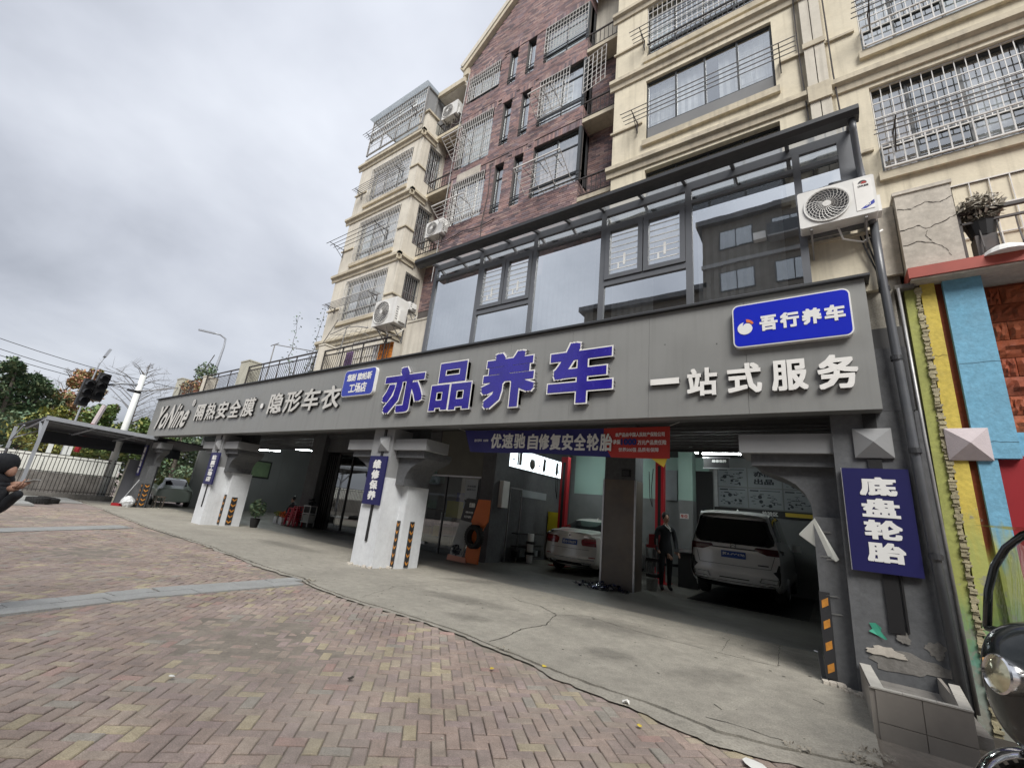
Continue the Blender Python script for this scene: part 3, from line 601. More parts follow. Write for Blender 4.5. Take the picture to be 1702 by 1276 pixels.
# vertical navy signs on the piers
def vsign(label,x0,x1,z0,z1,txt,cx0,cx1,pad=.08,y=7.13):
    t=thing('vertical_sign',label,'sign',((x0+x1)/2,y,z0))
    bx('board','navy',t,x0,x1,y-.045,y,z0,z1); bx('edge_strip','white',t,x0-.006,x0,y-.04,y,z0,z1)
    n=len(txt); h=(z1-z0-2*pad)/n; mb=MB()
    for i,ch in enumerate(txt): ftext(mb,ch,cx0,cx1,z1-pad-(i+1)*h+h*.09,z1-pad-i*h-h*.03,y-.045,.006,bold=.045 if i+1 else 0)
    mb.build('lettering','print',t); return t
vsign('navy vertical sign reading 底盘轮胎 on the nearest pier',.2,.85,1.35,2.58,'底盘轮胎',.36,.72,.1)
vsign('navy vertical sign reading 维修保养 on the middle pier',-9.52,-8.86,1.42,2.61,'维修保养',-9.34,-9.04,.09)
vsign('navy vertical sign reading 贴膜工场店 on the white pier farther left',-19.3,-18.52,1.43,2.61,'贴膜工场店',-19.1,-18.72,.09)
vsign('narrow vertical sign with small characters on the farthest grey pier',-27.3,-26.9,1.43,2.9,'精致洗车',-27.22,-26.98,.08)
# banner
def wavebanner():
    t=thing('hanging_banner','long blue and red fabric banner about self-repairing safety tyres strung under the arcade beam','banner',(-4.3,7.5,2.75))
    Y=7.5; K=.6487*7.5/7.35; XL,XR=-6.75,-2.09
    def top(x): return 3.30-.02*(x-XL)/4.6-.02*math.sin((x-XL)/4.66*math.pi)
    def bot(x): return 2.82-.10*(x-XL)/4.66-.012*math.sin((x-XL)*2.1)
    def yy(x,v): return Y+.012*math.sin(x*4.7)+.008*math.sin(x*10+v*3)
    def xb(v): return -3.30+.17*(1-v)+.06*math.sin((1-v)*3.1)*-1
    def sheet(name,m,x0f,x1f,n):
        V=[];k=7
        for i in range(n+1):
            for j in range(k):
                v=j/(k-1); x=x0f(v)+(x1f(v)-x0f(v))*i/n; V.append((x,yy(x,v),bot(x)*(1-v)+top(x)*v))
        MB().add(V,[(i*k+j,(i+1)*k+j,(i+1)*k+j+1,i*k+j+1) for i in range(n) for j in range(k-1)]).build(name,m,t,smooth=True)
    sheet('blue_section','banblue',lambda v:XL+.22*(1-v),xb,60); sheet('red_section','banred',xb,lambda v:XR,24)
    yt=Y-.024
    for k,s in enumerate('优速驰'): mb=MB(); ftext(mb,s,-5.94+k*.311,-5.655+k*.311,2.885,3.205,yt,.003,bold=.03); mb.build('banner_character','print',t)
    for k,s in enumerate('自修复安全轮胎'): mb=MB(); ftext(mb,s,-4.965+k*.268,-4.72+k*.268,2.865-k*.004,3.185-k*.003,yt,.003,bold=.03); mb.build('banner_character','print',t)
    def line(s,x0,x1,z0,z1,b=.018,m='print'): mb=MB(); ftext(mb,s,x0,x1,z0,z1,yt,.003,bold=b); mb.build('small_lettering',m,t)
    line('吾行养车',-6.42,-6.2,3.03,3.09,.01); line('优速驰',-6.16,-6.02,3.03,3.085,.01)
    line('本产品由中国人民财产保险公司',-3.06,-2.17,3.10,3.18); line('承保',-3.10,-2.96,2.965,3.05); line('万元产品责任险',-2.64,-2.14,2.955,3.04); line('世界500强 品质有保障',-2.99,-2.27,2.83,2.905,.008)
    line('1000',-2.95,-2.66,2.95,3.07,.05,'banblue')
    for x0,x1 in((XL,-6.95),(XR,-1.9)): MB().tube([(x0,Y,3.29),(x1,Y-.05,3.34)],.004,4).build('cord','white',t)
    MB().add([(-2.42,7.53,2.73),(-2.14,7.53,2.73),(-2.2,7.54,2.58)],[(0,1,2)]).build('yellow_corner','yel',t)
wavebanner()
# ================================================================ THE APARTMENT BUILDING above the arcade
B=thing('apartment_building','six-storey block with cream bays, a brick gable, barred windows and small balconies above the arcade','building',(-6,8,4.5))
def wall_holes(name,m,par,x0,x1,z0,z1,y,holes,depth=.2,caps=False,ax=1):
    """front skin with real openings and reveals; ax=1: wall in xz at y facing -y; ax=0: wall in yz at x=y facing +x"""
    xs=sorted({x0,x1,*[h[0] for h in holes],*[h[1] for h in holes]}); xs=[x for x in xs if x0<=x<=x1]
    zs=sorted({z0,z1,*[h[2] for h in holes],*[h[3] for h in holes]}); zs=[z for z in zs if z0<=z<=z1]
    P=(lambda x,z,d: (x,y+d,z)) if ax==1 else (lambda x,z,d:(y-d,x,z))
    mb=MB()
    for a,b in zip(xs,xs[1:]):
        for c,d in zip(zs,zs[1:]):
            if any(h[0]<=(a+b)/2<=h[1] and h[2]<=(c+d)/2<=h[3] for h in holes): continue
            mb.quad(P(a,c,0),P(b,c,0),P(b,d,0),P(a,d,0))
    for h in holes:
        a,b,c,d=max(h[0],x0),min(h[1],x1),max(h[2],z0),min(h[3],z1)
        mb.quad(P(a,c,0),P(a,c,depth),P(b,c,depth),P(b,c,0)); mb.quad(P(a,d,0),P(b,d,0),P(b,d,depth),P(a,d,depth))
        mb.quad(P(a,c,0),P(a,d,0),P(a,d,depth),P(a,c,depth)); mb.quad(P(b,c,0),P(b,c,depth),P(b,d,depth),P(b,d,0))
    if caps:
        for x in(x0,x1): mb.quad(P(x,z0,0),P(x,z0,.9),P(x,z1,.9),P(x,z1,0))
    return mb.build(name,m,par)
def bars(mb,x0,x1,z0,z1,y,pitch,rows,r=.0075,ax=1):
    n=max(2,round((x1-x0)/pitch))
    P=(lambda x,z: (x,y,z)) if ax==1 else (lambda x,z:(y,x,z))
    for i in range(n+1):
        x=x0+(x1-x0)*i/n; mb.beam(P(x,z0),P(x,z1),r*1.5,r*1.5,up=(0,1,0) if ax==1 else (1,0,0))
    for z in rows: mb.beam(P(x0,z),P(x1,z),r*2.2,r*2.2)
def window(x0,x1,z0,z1,y,par=None,mull=(.5,),trans=None,fr='frame',dep=.17,ax=1,curt=None,grille=None,room=True,gm='wbar',low=None,gz=None,pitch=.115,rows=5,gy=-.02,sill=None):
    """window part: frame > panes, curtain, security grille"""
    par=par or B
    P=(lambda x,z,d:(x,y+d,z)) if ax==1 else (lambda x,z,d:(y-d,x,z))
    def bb(mb,a,b,c,d,d0,d1):
        p=P(a,c,d0); q=P(b,d,d1); mb.box(min(p[0],q[0]),max(p[0],q[0]),min(p[1],q[1]),max(p[1],q[1]),min(p[2],q[2]),max(p[2],q[2]))
    t=.045; mb=MB(); zb=z0+(low or 0)
    for a,b,c,d in((x0+.004,x0+t,z0+.004,z1-.004),(x1-t,x1-.004,z0+.004,z1-.004),(x0+t,x1-t,z0+.004,z0+t),(x0+t,x1-t,z1-t,z1-.004)): bb(mb,a,b,c,d,dep-.05,dep)
    if low: bb(mb,x0+t,x1-t,zb-.025,zb+.025,dep-.05,dep)
    ms=[x0+(x1-x0)*m for m in mull]; 
    for m in ms: bb(mb,m-.022,m+.022,z0+t,z1-t,dep-.046,dep-.002)
    zt=None
    if trans: zt=z1-trans; bb(mb,x0+t,x1-t,zt-.02,zt+.02,dep-.043,dep-.004)
    f=mb.build('window',fr,par)
    cols=[x0]+ms+[x1]; zz=[z0]+([zb] if low else [])+([zt] if zt else [])+[z1]
    for a,b in zip(cols,cols[1:]):
        for c,d in zip(zz,zz[1:]):
            e=MB(); p=[P(a+.02,c+.02,dep-.02),P(b-.02,c+.02,dep-.02),P(b-.02,d-.02,dep-.02),P(a+.02,d-.02,dep-.02)]; e.quad(*p); e.build('pane','wglass',f)
    # the room behind: dark back with curtains
    mb=MB()
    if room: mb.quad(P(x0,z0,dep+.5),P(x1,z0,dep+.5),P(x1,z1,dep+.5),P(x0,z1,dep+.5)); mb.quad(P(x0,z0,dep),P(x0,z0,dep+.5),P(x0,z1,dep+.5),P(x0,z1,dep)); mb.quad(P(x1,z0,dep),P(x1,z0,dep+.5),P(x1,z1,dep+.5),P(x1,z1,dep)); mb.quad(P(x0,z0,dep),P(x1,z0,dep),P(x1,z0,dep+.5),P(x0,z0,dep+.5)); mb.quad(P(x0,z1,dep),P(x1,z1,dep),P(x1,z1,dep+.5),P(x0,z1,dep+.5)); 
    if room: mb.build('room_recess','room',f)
    for a,b in (curt or ()):
        mb=MB(); n=max(4,int((b-a)*(x1-x0)/.07)); pts=[(x0+(x1-x0)*(a+(b-a)*i/n),dep+.10+(.03 if i%2 else 0)) for i in range(n+1)]
        for (xa,da),(xb,db) in zip(pts,pts[1:]): mb.quad(P(xa,z0+.03,da),P(xb,z0+.03,db),P(xb,z1-.03,db),P(xa,z1-.03,da))
        mb.build('curtain',['curtain','curtain','curtain2','curtain3'][int(abs(x0*7+z0*13+a*5))%4],f)
    if grille:
        mb=MB(); a,b,c,d=grille if isinstance(grille,tuple) else (x0+.02,x1-.02,z0+.03,z1-.03)
        yy=(y+gy) if ax==1 else (y-gy)
        bars(mb,a,b,c,d,yy,pitch,[c+(d-c)*i/rows for i in range(rows+1)],ax=ax)
        mb.build('security_grille',gm,f)
    return f
# ---- right-hand cream block
holes=[]; Wc=[]
for z0,z1 in((7.55,9.41),(10.24,12.11),(12.86,14.71),(15.6,17.4)):
    holes+=[(-2.79,-.13,z0,z1),(1.22,3.9,z0,z1)]
wall_holes('right_wall','cream',B,-3.61,6.5,4.5,19.5,8.0,holes,.22,True)
def ledge(par,x0,x1,z,y,m='ledge',h=.30,d=.12,side=None):
    pr=[(y,z-h),(y-.04,z-h),(y-.055,z-h*.55),(y-d,z-h*.42),(y-d,z-.02),(y-d+.02,z),(y,z)]
    return MB().prism(pr,0,x0,x1).build('ledge',m,par)
for z in(9.80,12.56,15.0): ledge(B,-3.72,.36,z,8.0); ledge(B,.70,6.5,z,8.0)
for z in(8.10,10.87,13.53):
    bx('string_course','ledge',B,-3.66,-2.86,7.955,8.0,z-.05,z); bx('string_course','ledge',B,-.05,.36,7.955,8.0,z-.05,z); bx('string_course','ledge',B,.70,1.15,7.955,8.0,z-.05,z)
# pipe casing with collars
bx('pipe_casing','cream2',B,.37,.52,7.9,8.0,4.5,19.5); bx('pipe_casing','cream2',B,.535,.69,7.9,8.0,4.5,19.5)
for z in(9.8,12.5,15): bx('casing_collar','ledge',B,.35,.71,7.86,7.9,z-.35,z+.02)
for z in(10.93,13.6): bx('casing_collar','ledge',B,.35,.71,7.87,7.9,z-.12,z)
for z in(10.24,12.86,7.55,15.6):
    bx('sill','ledge',B,-2.85,-.07,7.93,8.0,z-.16,z-.003); bx('sill','ledge',B,1.16,3.96,7.93,8.0,z-.16,z-.003)
window(-2.79,-.13,7.55,9.41,8,mull=(.25,.5,.75),low=.4)
window(-2.79,-.13,10.24,12.11,8,mull=(.26,.5,.75),trans=None,low=.42,curt=[(.02,.48),(.6,.98)],dep=.12)
f=B.children[-1]
mb=MB(); bars(mb,-2.76,-2.18,10.72,12.0,8.2,.09,[10.9,11.2,11.5,11.8]); bars(mb,-.85,-.2,10.72,12.0,8.2,.09,[10.9,11.2,11.5,11.8]); mb.build('inner_grille','wbar',B)
bx('lower_panel','pgrey2',B,-2.75,-.17,8.05,8.068,10.28,10.64)
window(-2.79,-.13,12.86,14.71,8,mull=(.25,.5,.75),curt=[(0,.2),(.8,1)],grille=(-2.77,-.15,13.3,14.68),pitch=.12,rows=6,gy=.03,low=.42)
mb=MB(); mb.beam((-2.77,7.98,13.3),(-.15,7.98,13.3),.03,.03); mb.beam((-2.77,7.98,12.92),(-.15,7.98,12.92),.03,.03)
for i in range(24): mb.tube([(-2.7+i*.11,7.98,12.93),(-2.7+i*.11+.03,7.975,13.05),(-2.7+i*.11-.02,7.985,13.17),(-2.7+i*.11+.02,7.98,13.3)],.008,4)
mb.build('balcony_railing','dbar',B)
window(-2.79,-.13,15.6,17.4,8,mull=(.25,.5,.75),grille=True)
for z0,z1 in((7.55,9.41),(10.24,12.11),(12.86,14.71)):
    window(1.22,3.9,z0,z1,8,mull=(.18,.42,.68),curt=[(0,.2),(.42,.6)],low=.62,grille=(1.24,3.88,z0+.55,z1-.02),pitch=.13,rows=4,gy=.06)
    mb=MB(); bars(mb,1.24,3.88,z0+.03,z0+.5,7.9,.13,[z0+.03,z0+.5],r=.012); 
    for x in(1.24,3.88): mb.beam((x,7.9,z0+.5),(x,8.04,z0+.52),.02,.02)
    mb.build('window_basket','wbar',B)
# ---- left tower
th=[(-14.2,-11.77,8.02-.45,9.29),(-14.2,-11.77,10.05,11.92),(-14.2,-11.72,12.75,14.5)]
wall_holes('tower_wall','cream2',B,-15.0,-11.27,4.5,15.35,8.0,th,.2)
sh_=[(8.38,9.05,7.75,9.2),(8.38,9.05,10.35,12.0),(8.38,9.05,13.0,14.72)]
wall_holes('tower_side_wall','cream2',B,8.0,9.25,4.5,15.35,-11.27,sh_,.15,ax=0)
MB().quad((-15.0,8,4.5),(-15.0,16,4.5),(-15.0,16,15.3),(-15.0,8,15.3)).build('tower_end_wall','cream2',B)
MB().quad((-15.0,8,15.34),(-15.0,16,15.34),(-11.27,16,15.34),(-11.27,8,15.34)).build('tower_roof','conc',B)
for z in(6.93,9.72,12.36,15.06):
    ledge(B,-15.2,-11.15,z,8.0,h=.28,d=.13)
    MB().prism([(-11.27,z-.28),(-11.23,z-.28),(-11.215,z-.15),(-11.15,z-.12),(-11.15,z-.02),(-11.17,z),(-11.27,z)],1,7.87,8.62).build('ledge','ledge',B)
for z in(8.2,10.83,13.5):
    bx('string_course','ledge',B,-15.06,-14.28,7.955,8.0,z-.05,z); bx('string_course','ledge',B,-11.69,-11.22,7.955,8.0,z-.05,z); bx('string_course','ledge',B,-11.27,-11.22,8.0,8.36,z-.05,z)
bx('corner_pilaster','cream2',B,-11.6,-11.27,7.99,8.0,4.6,6.65)
bx('tower_parapet','cream2',B,-11.75,-11.27,8.02,8.5,15.35,15.98); bx('parapet_cap','ledge',B,-11.8,-11.2,7.96,8.55,15.98,16.05)
for (x0,x1,z0,z1) in th:
    window(x0,x1,z0,z1,8,mull=(.34,.67),curt=[(.05,.3),(.5,.9)],grille=True,pitch=.1,rows=5,low=.45,gy=-.03)
    bx('sill','ledge',B,x0-.06,x1+.04,7.93,8.0,z0-.14,z0-.003)
for i,(x0,x1,z0,z1) in enumerate(sh_): window(x0,x1,z0,z1,-11.27,mull=(.5,),ax=0,grille=True,gm='gbar',pitch=.09,rows=2,gy=-.01)
# roof cage (glazed enclosure with bars) on the tower
cg=MB(); zc0,zc1=15.35,17.2
xa,xb=-14.75,-11.4
cf=MB()
for x in(xa,-13.9,-13.0,-12.2,xb): cf.beam((x,7.9,zc0),(x,7.9,zc1),.05,.05)
for z in(zc0+.05,zc0+.75,16.5,zc1): cf.beam((xa,7.9,z),(xb,7.9,z),.05,.05)
for y in(8.4,9.2): cf.beam((xb,y,zc0+.6),(xb,y,zc1),.06,.06)
cf.beam((xb,7.9,zc1),(xb,9.2,zc1),.06,.06); cf.beam((xb,7.9,16.05),(xb,9.2,16.05),.05,.05); cf.beam((xa,7.9,zc1),(xa,9.4,zc1),.05,.05); cf.beam((xa,7.9,zc0),(xa,7.9,zc1),.06,.06)
cgo=cf.build('roof_enclosure','gbar',B)
bars(cg,xa,xb,zc0+.05,zc1,7.86,.13,[zc0+.4,zc0+.75,zc0+1.1,zc0+1.45]); cg.build('enclosure_grille','wbar',cgo)
for i,(a,b) in enumerate(((xa,-13.9),(-13.9,-13.0),(-13.0,-12.2),(-12.2,xb))): MB().quad((a+.03,7.95,zc0+.7),(b-.03,7.95,zc0+.7),(b-.03,7.95,zc1),(a+.03,7.95,zc1)).build('pane','wglass',cgo)
MB().quad((xb-.01,7.95,16.05),(xb-.01,9.2,16.05),(xb-.01,9.2,zc1),(xb-.01,7.95,zc1)).build('side_panel','pgrey2',cgo)
MB().box(xa-.1,xb+.12,7.7,9.4,zc1+.04,zc1+.055).build('roof_sheet','roofglass',cgo)
bx('inner_wall','cream2',B,-14.9,-11.5,9.3,9.5,15.35,17.1)
# ---- brick gable block
bh=[]
for z0,z1 in((10.40,12.28),(13.04,14.92),(15.72,17.30)):
    bh+=[(-6.41,-4.8,z0,z1),(-7.9,-7.53,z0,z1),(-7.14,-6.78,z0,z1)]
bh+=[(-9.76,-8.28,10.55,12.28),(-9.82,-8.29,12.93,14.95),(-9.76,-8.27,15.92,17.15)]
BX0,BX1=-9.9,-4.8
def gz(x): return 17.86+ (x-BX0)*1.0 if x<-7.35 else 17.86+(BX1-x)*1.0
wall_holes('brick_backing','mortar',B,BX0,BX1,4.5,17.86,8.515,bh,.3)
MB().prism([(BX0,17.86),(BX1,17.86),(-7.35,20.41)],1,8.515,8.8).build('gable_backing','mortar',B)
MB().quad((BX1-.012,8.5,4.5),(BX1-.012,9.1,4.5),(BX1-.012,9.1,10.4),(BX1-.012,8.5,10.4)).build('return_backing','mortar',B)
for a,b in((12.28,13.04),(14.92,15.72),(17.30,17.86)): MB().quad((BX1-.012,8.5,a),(BX1-.012,9.1,a),(BX1-.012,9.1,b),(BX1-.012,8.5,b)).build('return_backing','mortar',B)
MB().quad((BX0+.012,8.5,4.5),(BX0+.012,9.3,4.5),(BX0+.012,9.3,17.9),(BX0+.012,8.5,17.9)).build('return_backing','mortar',B)
# bricks one by one: nearest 300 as parts, the rest joined
br=[]; BL_,BHt=.235,.058; PX,PZ=.245,.068
def cut(x0,x1,z0,z1):
    """brick rectangle minus openings, clipped horizontally"""
    for h in bh:
        if z1>h[2]+.01 and z0<h[3]-.01 and x1>h[0] and x0<h[1]:
            out=[]
            if h[0]-x0>.03: out+=cut(x0,h[0],z0,z1)
            if x1-h[1]>.03: out+=cut(h[1],x1,z0,z1)
            return out
    return [(x0,x1,z0,z1)]
sold=[(h[0]-.1,h[1]+.1,h[3]+.005,h[3]+.235) for h in bh]
row=0; z=7.4
while z<20.4:
    off=(row%2)*PX/2+(.06 if row%3==0 else 0)
    x=BX0-off
    while x<BX1:
        a,b=max(x,BX0),min(x+BL_,BX1)
        if b-a>.03 and z+BHt<gz(a)+.05 and z+BHt<gz(b)+.05 and not any(s[0]-.02<(a+b)/2<s[1]+.02 and z>s[2]-.05 and z+BHt<s[3]+.045 for s in sold):
            for q in cut(a,b,z,z+BHt): br.append((*q,0))
        x+=PX
    z+=PZ; row+=1
for s in sold:
    x=s[0]
    while x<min(s[1],BX1-.04):
        if x>=BX0: br.append((x,x+.058,s[2],s[3],1))
        x+=.068
br.sort(key=lambda q:q[2]+abs(q[0]+3)*.3)
bme=MB().box(-.5,.5,0,1,-.5,.5).mesh('brick','brick'); bst=MB()
rb_=random.Random(11)
for i,(x0,x1,z0,z1,_) in enumerate(br):
    p=rb_.uniform(0,.007)
    if i<296: inst('brick',bme,B,((x0+x1)/2,8.5-p,(z0+z1)/2),scale=(x1-x0,.014+p,z1-z0))
    else:
        y=8.5-p; mbv=[(x0,y,z0),(x1,y,z0),(x1,y,z1),(x0,y,z1),(x0,8.516,z0),(x1,8.516,z0),(x1,8.516,z1),(x0,8.516,z1)]
        bst.add(mbv,[(0,1,2,3),(0,4,5,1),(1,5,6,2),(2,6,7,3),(3,7,4,0)])
# return wall and recess walls
def side_bricks(fn,a0,a1,z0,z1,skip=()):
    row=0; z=z0
    while z<z1:
        x=a0-(row%2)*PX/2
        while x<a1:
            a,b=max(x,a0),min(x+BL_,a1)
            if b-a>.03 and not any(z>s[0]-.03 and z+BHt<s[1]+.03 for s in skip):
                p=rb_.uniform(0,.006); bst.add([fn(a,z,p),fn(b,z,p),fn(b,z+BHt,p),fn(a,z+BHt,p),fn(a,z,-.01),fn(b,z,-.01),fn(b,z+BHt,-.01),fn(a,z+BHt,-.01)],[(0,1,2,3),(0,4,5,1),(1,5,6,2),(2,6,7,3),(3,7,4,0)])
            x+=PX
        z+=PZ; row+=1
side_bricks(lambda a,z,p:(BX1+p,a,z),8.5,9.0,8.4,17.8,skip=((10.4,12.28),(13.04,14.92),(15.72,17.3)))
MB().box(BX1,-3.6,9.012,9.2,4.5,18.5).build('recess_backing','mortar',B)
side_bricks(lambda a,z,p:(a,9.0-p,z),BX1,-3.6,8.4,14.95)
MB().box(BX1,-3.6,8.985,9.0,15.1,18.5).build('recess_render','cream2',B)
MB().box(-11.27,BX0,9.212,9.4,4.5,17.6).build('recess_backing','mortar',B)
side_bricks(lambda a,z,p:(a,9.2-p,z),-11.27,BX0,8.0,17.2)
o=bst.build('brick_field','brick',B); tag(o,kind='stuff')
# patched render over the left window, coping of the gable
bx('mortar_patch','crack',B,-9.6,-8.55,8.478,8.5,12.32,12.62); 
for xs_,xe_,za,zb in((-10.2,-7.35,17.86-.25,20.46+.02),(-7.35,-4.5,20.46+.02,17.86-.25)):
    mb=MB(); mb.beam((xs_,8.45,za+.2),(xe_,8.45,zb+.2),.34,.2,up=(0,1,0)) ; mb.build('gable_coping','ledge',B)
    mb=MB(); mb.beam((xs_,8.36,za+.34),(xe_,8.36,zb+.34),.2,.1,up=(0,1,0)); mb.build('gable_coping','cream2',B)
bx('kneeler','ledge',B,-10.12,-9.86,8.4,8.8,17.45,17.75); 
bx('eaves_slab','cream2',B,-11.3,-9.98,8.45,9.6,17.02,17.2); bx('eaves_gutter','ledge',B,-11.35,-9.95,8.35,8.45,17.08,17.3)
# windows of the gable
for z0,z1 in((10.40,12.28),(13.04,14.92),(15.72,17.30)):
    for x0,x1 in((-7.9,-7.53),(-7.14,-6.78)):
        window(x0,x1,z0,z1,8.5,mull=(),trans=.5 if z0<15 else None,low=.34,dep=.16,curt=[(.3,1)])
        mb=MB(); 
        for z in(z0+.08,z0+.2,z0+.32): mb.beam((x0,8.52,z),(x1,8.52,z),.02,.02)
        mb.build('low_guard','frame',B)
for k,(z0,z1) in enumerate(((10.40,12.28),(13.04,14.92),(15.72,17.30))):
    f=window(-6.41,-4.8,z0,z1,8.5,mull=(.5,),trans=.5,low=.4,dep=.14,curt=[(.1,.9)],grille=(k>0 and (-6.4,-4.84 if k==2 else -5.35,z0+.42,z1-.03) or None),pitch=.11,rows=6)
    window(8.5,9.0,z0,z1,BX1,mull=(),trans=.5,low=.4,dep=.05,ax=0,room=False)
    bx('corner_post','frame',B,-4.88,-4.79,8.49,8.58,z0,z1)
    mb=MB()
    for z in(z0+.08,z0+.2,z0+.32): mb.beam((-6.41,8.49,z),(-4.8,8.49,z),.022,.022)
    mb.build('low_guard','frame',B)
for k,(x0,x1,z0,z1) in enumerate(((-9.76,-8.28,10.55,12.28),(-9.82,-8.29,12.93,14.95),(-9.76,-8.27,15.92,17.15))):
    window(x0,x1,z0,z1,8.5,mull=(.35,.68),curt=[(.1,.9)],grille=True,pitch=.095,rows=6,gy=-.05,fr='frame' if k else 'gbar',low=.3 if k!=1 else None)
# open grille door swinging from the middle corner window
mb=MB(); P0=Vector((-4.82,8.45,13.42)); dv=Vector((.74,-.12,0))
for i in range(6): q=P0+dv*i/5; mb.beam(q,q+Vector((0,0,1.3)),.014,.014)
for j in range(8): q=P0+Vector((0,0,1.3*j/7)); mb.beam(q,q+dv,.014,.014)
mb.build('open_grille_leaf','wbar',B)
# balcony slabs with railings
def balc(x0,x1,z,y,yb,h=.62):
    bx('balcony_slab','ledge',B,x0,x1,y,yb,z-.13,z)
    mb=MB(); mb.beam((x0,y+.04,z+h),(x1,y+.04,z+h),.04,.035); mb.beam((x0,y+.04,z+.08),(x1,y+.04,z+.08),.025,.025)
    n=int((x1-x0)/.12)
    for i in range(n+1): mb.beam((x0+(x1-x0)*i/n,y+.04,z),(x0+(x1-x0)*i/n,y+.04,z+h),.016,.016)
    mb.build('balcony_railing','dbar',B)
for z in(9.8,12.5,15.2): balc(BX1,-3.62,z,8.5,9.0)
for z in(9.88,12.55,15.28): balc(-11.26,BX0,z,8.6,9.2,.55)
bx('upper_eaves','cream',B,-4.79,-3.62,8.45,9.0,17.9,18.05)
# terrace deck behind the fascia and terrace piers with railings
bx('terrace_deck','conc',B,-27.6,1.0,7.2,8.0,4.5,5.05); bx('terrace_deck','conc',B,1.0,6.5,7.76,8.0,4.5,5.05); bx('terrace_slab','conc',B,-27.6,-15.0,8.0,12,4.5,5.05)
def tpier(x0,x1,z1,m='piergreen',y0=7.1,y1=7.6,label=None):
    t=thing('terrace_pier',label,'pier',((x0+x1)/2,y0,5.05)); bx('shaft',m,t,x0,x1,y0,y1,5.05,z1-.05); bx('cap_stone',m,t,x0-.02,x1+.02,y0-.02,y1+.02,z1-.05,z1); return t
tpier(-19.05,-18.3,6.33,label='mossy square pier on the terrace edge between two dark railings')
tpier(-25.9,-25.2,6.22,label='mossy square pier at the far left end of the terrace')
tpier(-22.6,-22.3,6.05,'cream2',label='small pale post in the middle of the far terrace railing')
tpier(-13.35,-13.0,6.25,'cream2',label='plain cream pier below the left tower')
tpier(-9.1,-8.35,6.35,'cream2',y0=7.15,y1=8.0,label='cream pier between the terrace railing and the glazed extension')
tpier(.08,.86,6.0,'cream',y0=7.12,y1=7.9,label='cream pier under the branded air conditioner')
tpier(1.15,1.72,6.5,'crack',y0=7.1,y1=7.7,label='cracked pale pier above the red ledge')
def rail(x0,x1,z1,label,pitch=.13,curved=True,y=7.14):
    t=thing('terrace_railing',label,'railing',((x0+x1)/2,y,5.05)); mb=MB()
    mb.beam((x0,y,z1),(x1,y,z1),.05,.04); mb.beam((x0,y,z1-.16),(x1,y,z1-.16),.03,.03); mb.beam((x0,y,5.25),(x1,y,5.25),.03,.03); mb.build('rail_frame','dbar',t)
    n=int((x1-x0)/pitch); mb=MB()
    for i in range(n+1):
        x=x0+(x1-x0)*i/n
        if i%9==0: mb.beam((x,y,5.05),(x,y,z1),.03,.03)
        elif curved: mb.tube([(x,y,5.25),(x,y-.03,5.4),(x,y,5.62),(x,y,z1-.16)],.009,4)
        else: mb.beam((x,y,5.25),(x,y,z1-.16),.014,.014)
    mb.build('balusters','dbar',t); return t
rail(-18.28,-13.37,6.02,'dark railing on the terrace edge between the mossy pier and the cream pier')
rail(-12.98,-9.7,5.98,'dark railing in front of the hung laundry below the left tower',.11)
rail(-22.28,-19.07,6.03,'dark railing left of the mossy pier, against the sky')
rail(-25.18,-22.62,5.95,'dark railing behind the potted plants at the far end of the terrace')
rail(1.74,4.2,5.95,'dark railing with a dried pot plant above the red ledge',.16)
# ground-floor terrace wall behind the railings
window(-12.9,-11.5,5.1,6.6,8.0,par=B,mull=(.33,.66),grille=True,pitch=.1,curt=[(0,1)],dep=.05)
window(1.9,4.0,5.1,7.0,8.0,par=B,mull=(.33,.66),grille=True,pitch=.2,rows=4,dep=.05)
# ---------------------------------------------------------------- glazed extension on the terrace
G=thing('sunroom','dark framed glazed extension with a lean-to roof standing on the shop fascia','sunroom',(-3.7,7.0,5.19))
zb,zt,ztr=5.2,7.62,7.28
fmb=MB(); Y0,Y1=6.93,7.02
def fr(x0,x1,z0,z1,y0=Y0,y1=Y1,mb=None): (mb or fmb).box(x0,x1,y0,y1,z0,z1)
mul=[-8.03,-6.45,-4.87,-3.23,-1.6]
for m in mul: fr(m-.055,m+.055,zb,zt)
fr(.0,.10,zb,zt); fr(.585,.80,6.0,zt)
for a,b in zip(mul+[.05],mul[1:]+[.05,.585]):
    w0=.055 if a!=.05 else .05
    z0=zb if a!=.05 else 6.0
    fr(a+w0,b-(.055 if b in mul else .05 if b==.05 else 0),zt-.07,zt,Y0+.004,Y1-.004); fr(a+w0,b-(.055 if b in mul else .05 if b==.05 else 0),ztr-.035,ztr+.035,Y0+.006,Y1-.006); fr(a+w0,b-(.055 if b in mul else .05 if b==.05 else 0),z0,z0+.05,Y0+.008,Y1-.008)
fmb.build('wall_frame','sunframe',G)
def pane(x0,x1,z0,z1,y=6.965,m='sglass',par=G,n='pane'): 
    return MB().quad((x0,y,z0),(x1,y,z0),(x1,y+rr.uniform(-.004,.004),z1),(x0,y+rr.uniform(-.004,.004),z1)).build(n,m,par)
for a,b in zip(mul+[.05],mul[1:]+[.05,.585]):
    pane(a+.05,b-.05 if b!=.585 else .585,ztr+.03,zt-.06)
for a,b in((-8.03,-6.45),(-4.87,-3.23),(-1.6,.05)): pane(a+.05,b-.05,zb+.04,ztr-.03)
pane(.1,.585,6.04,ztr-.03)
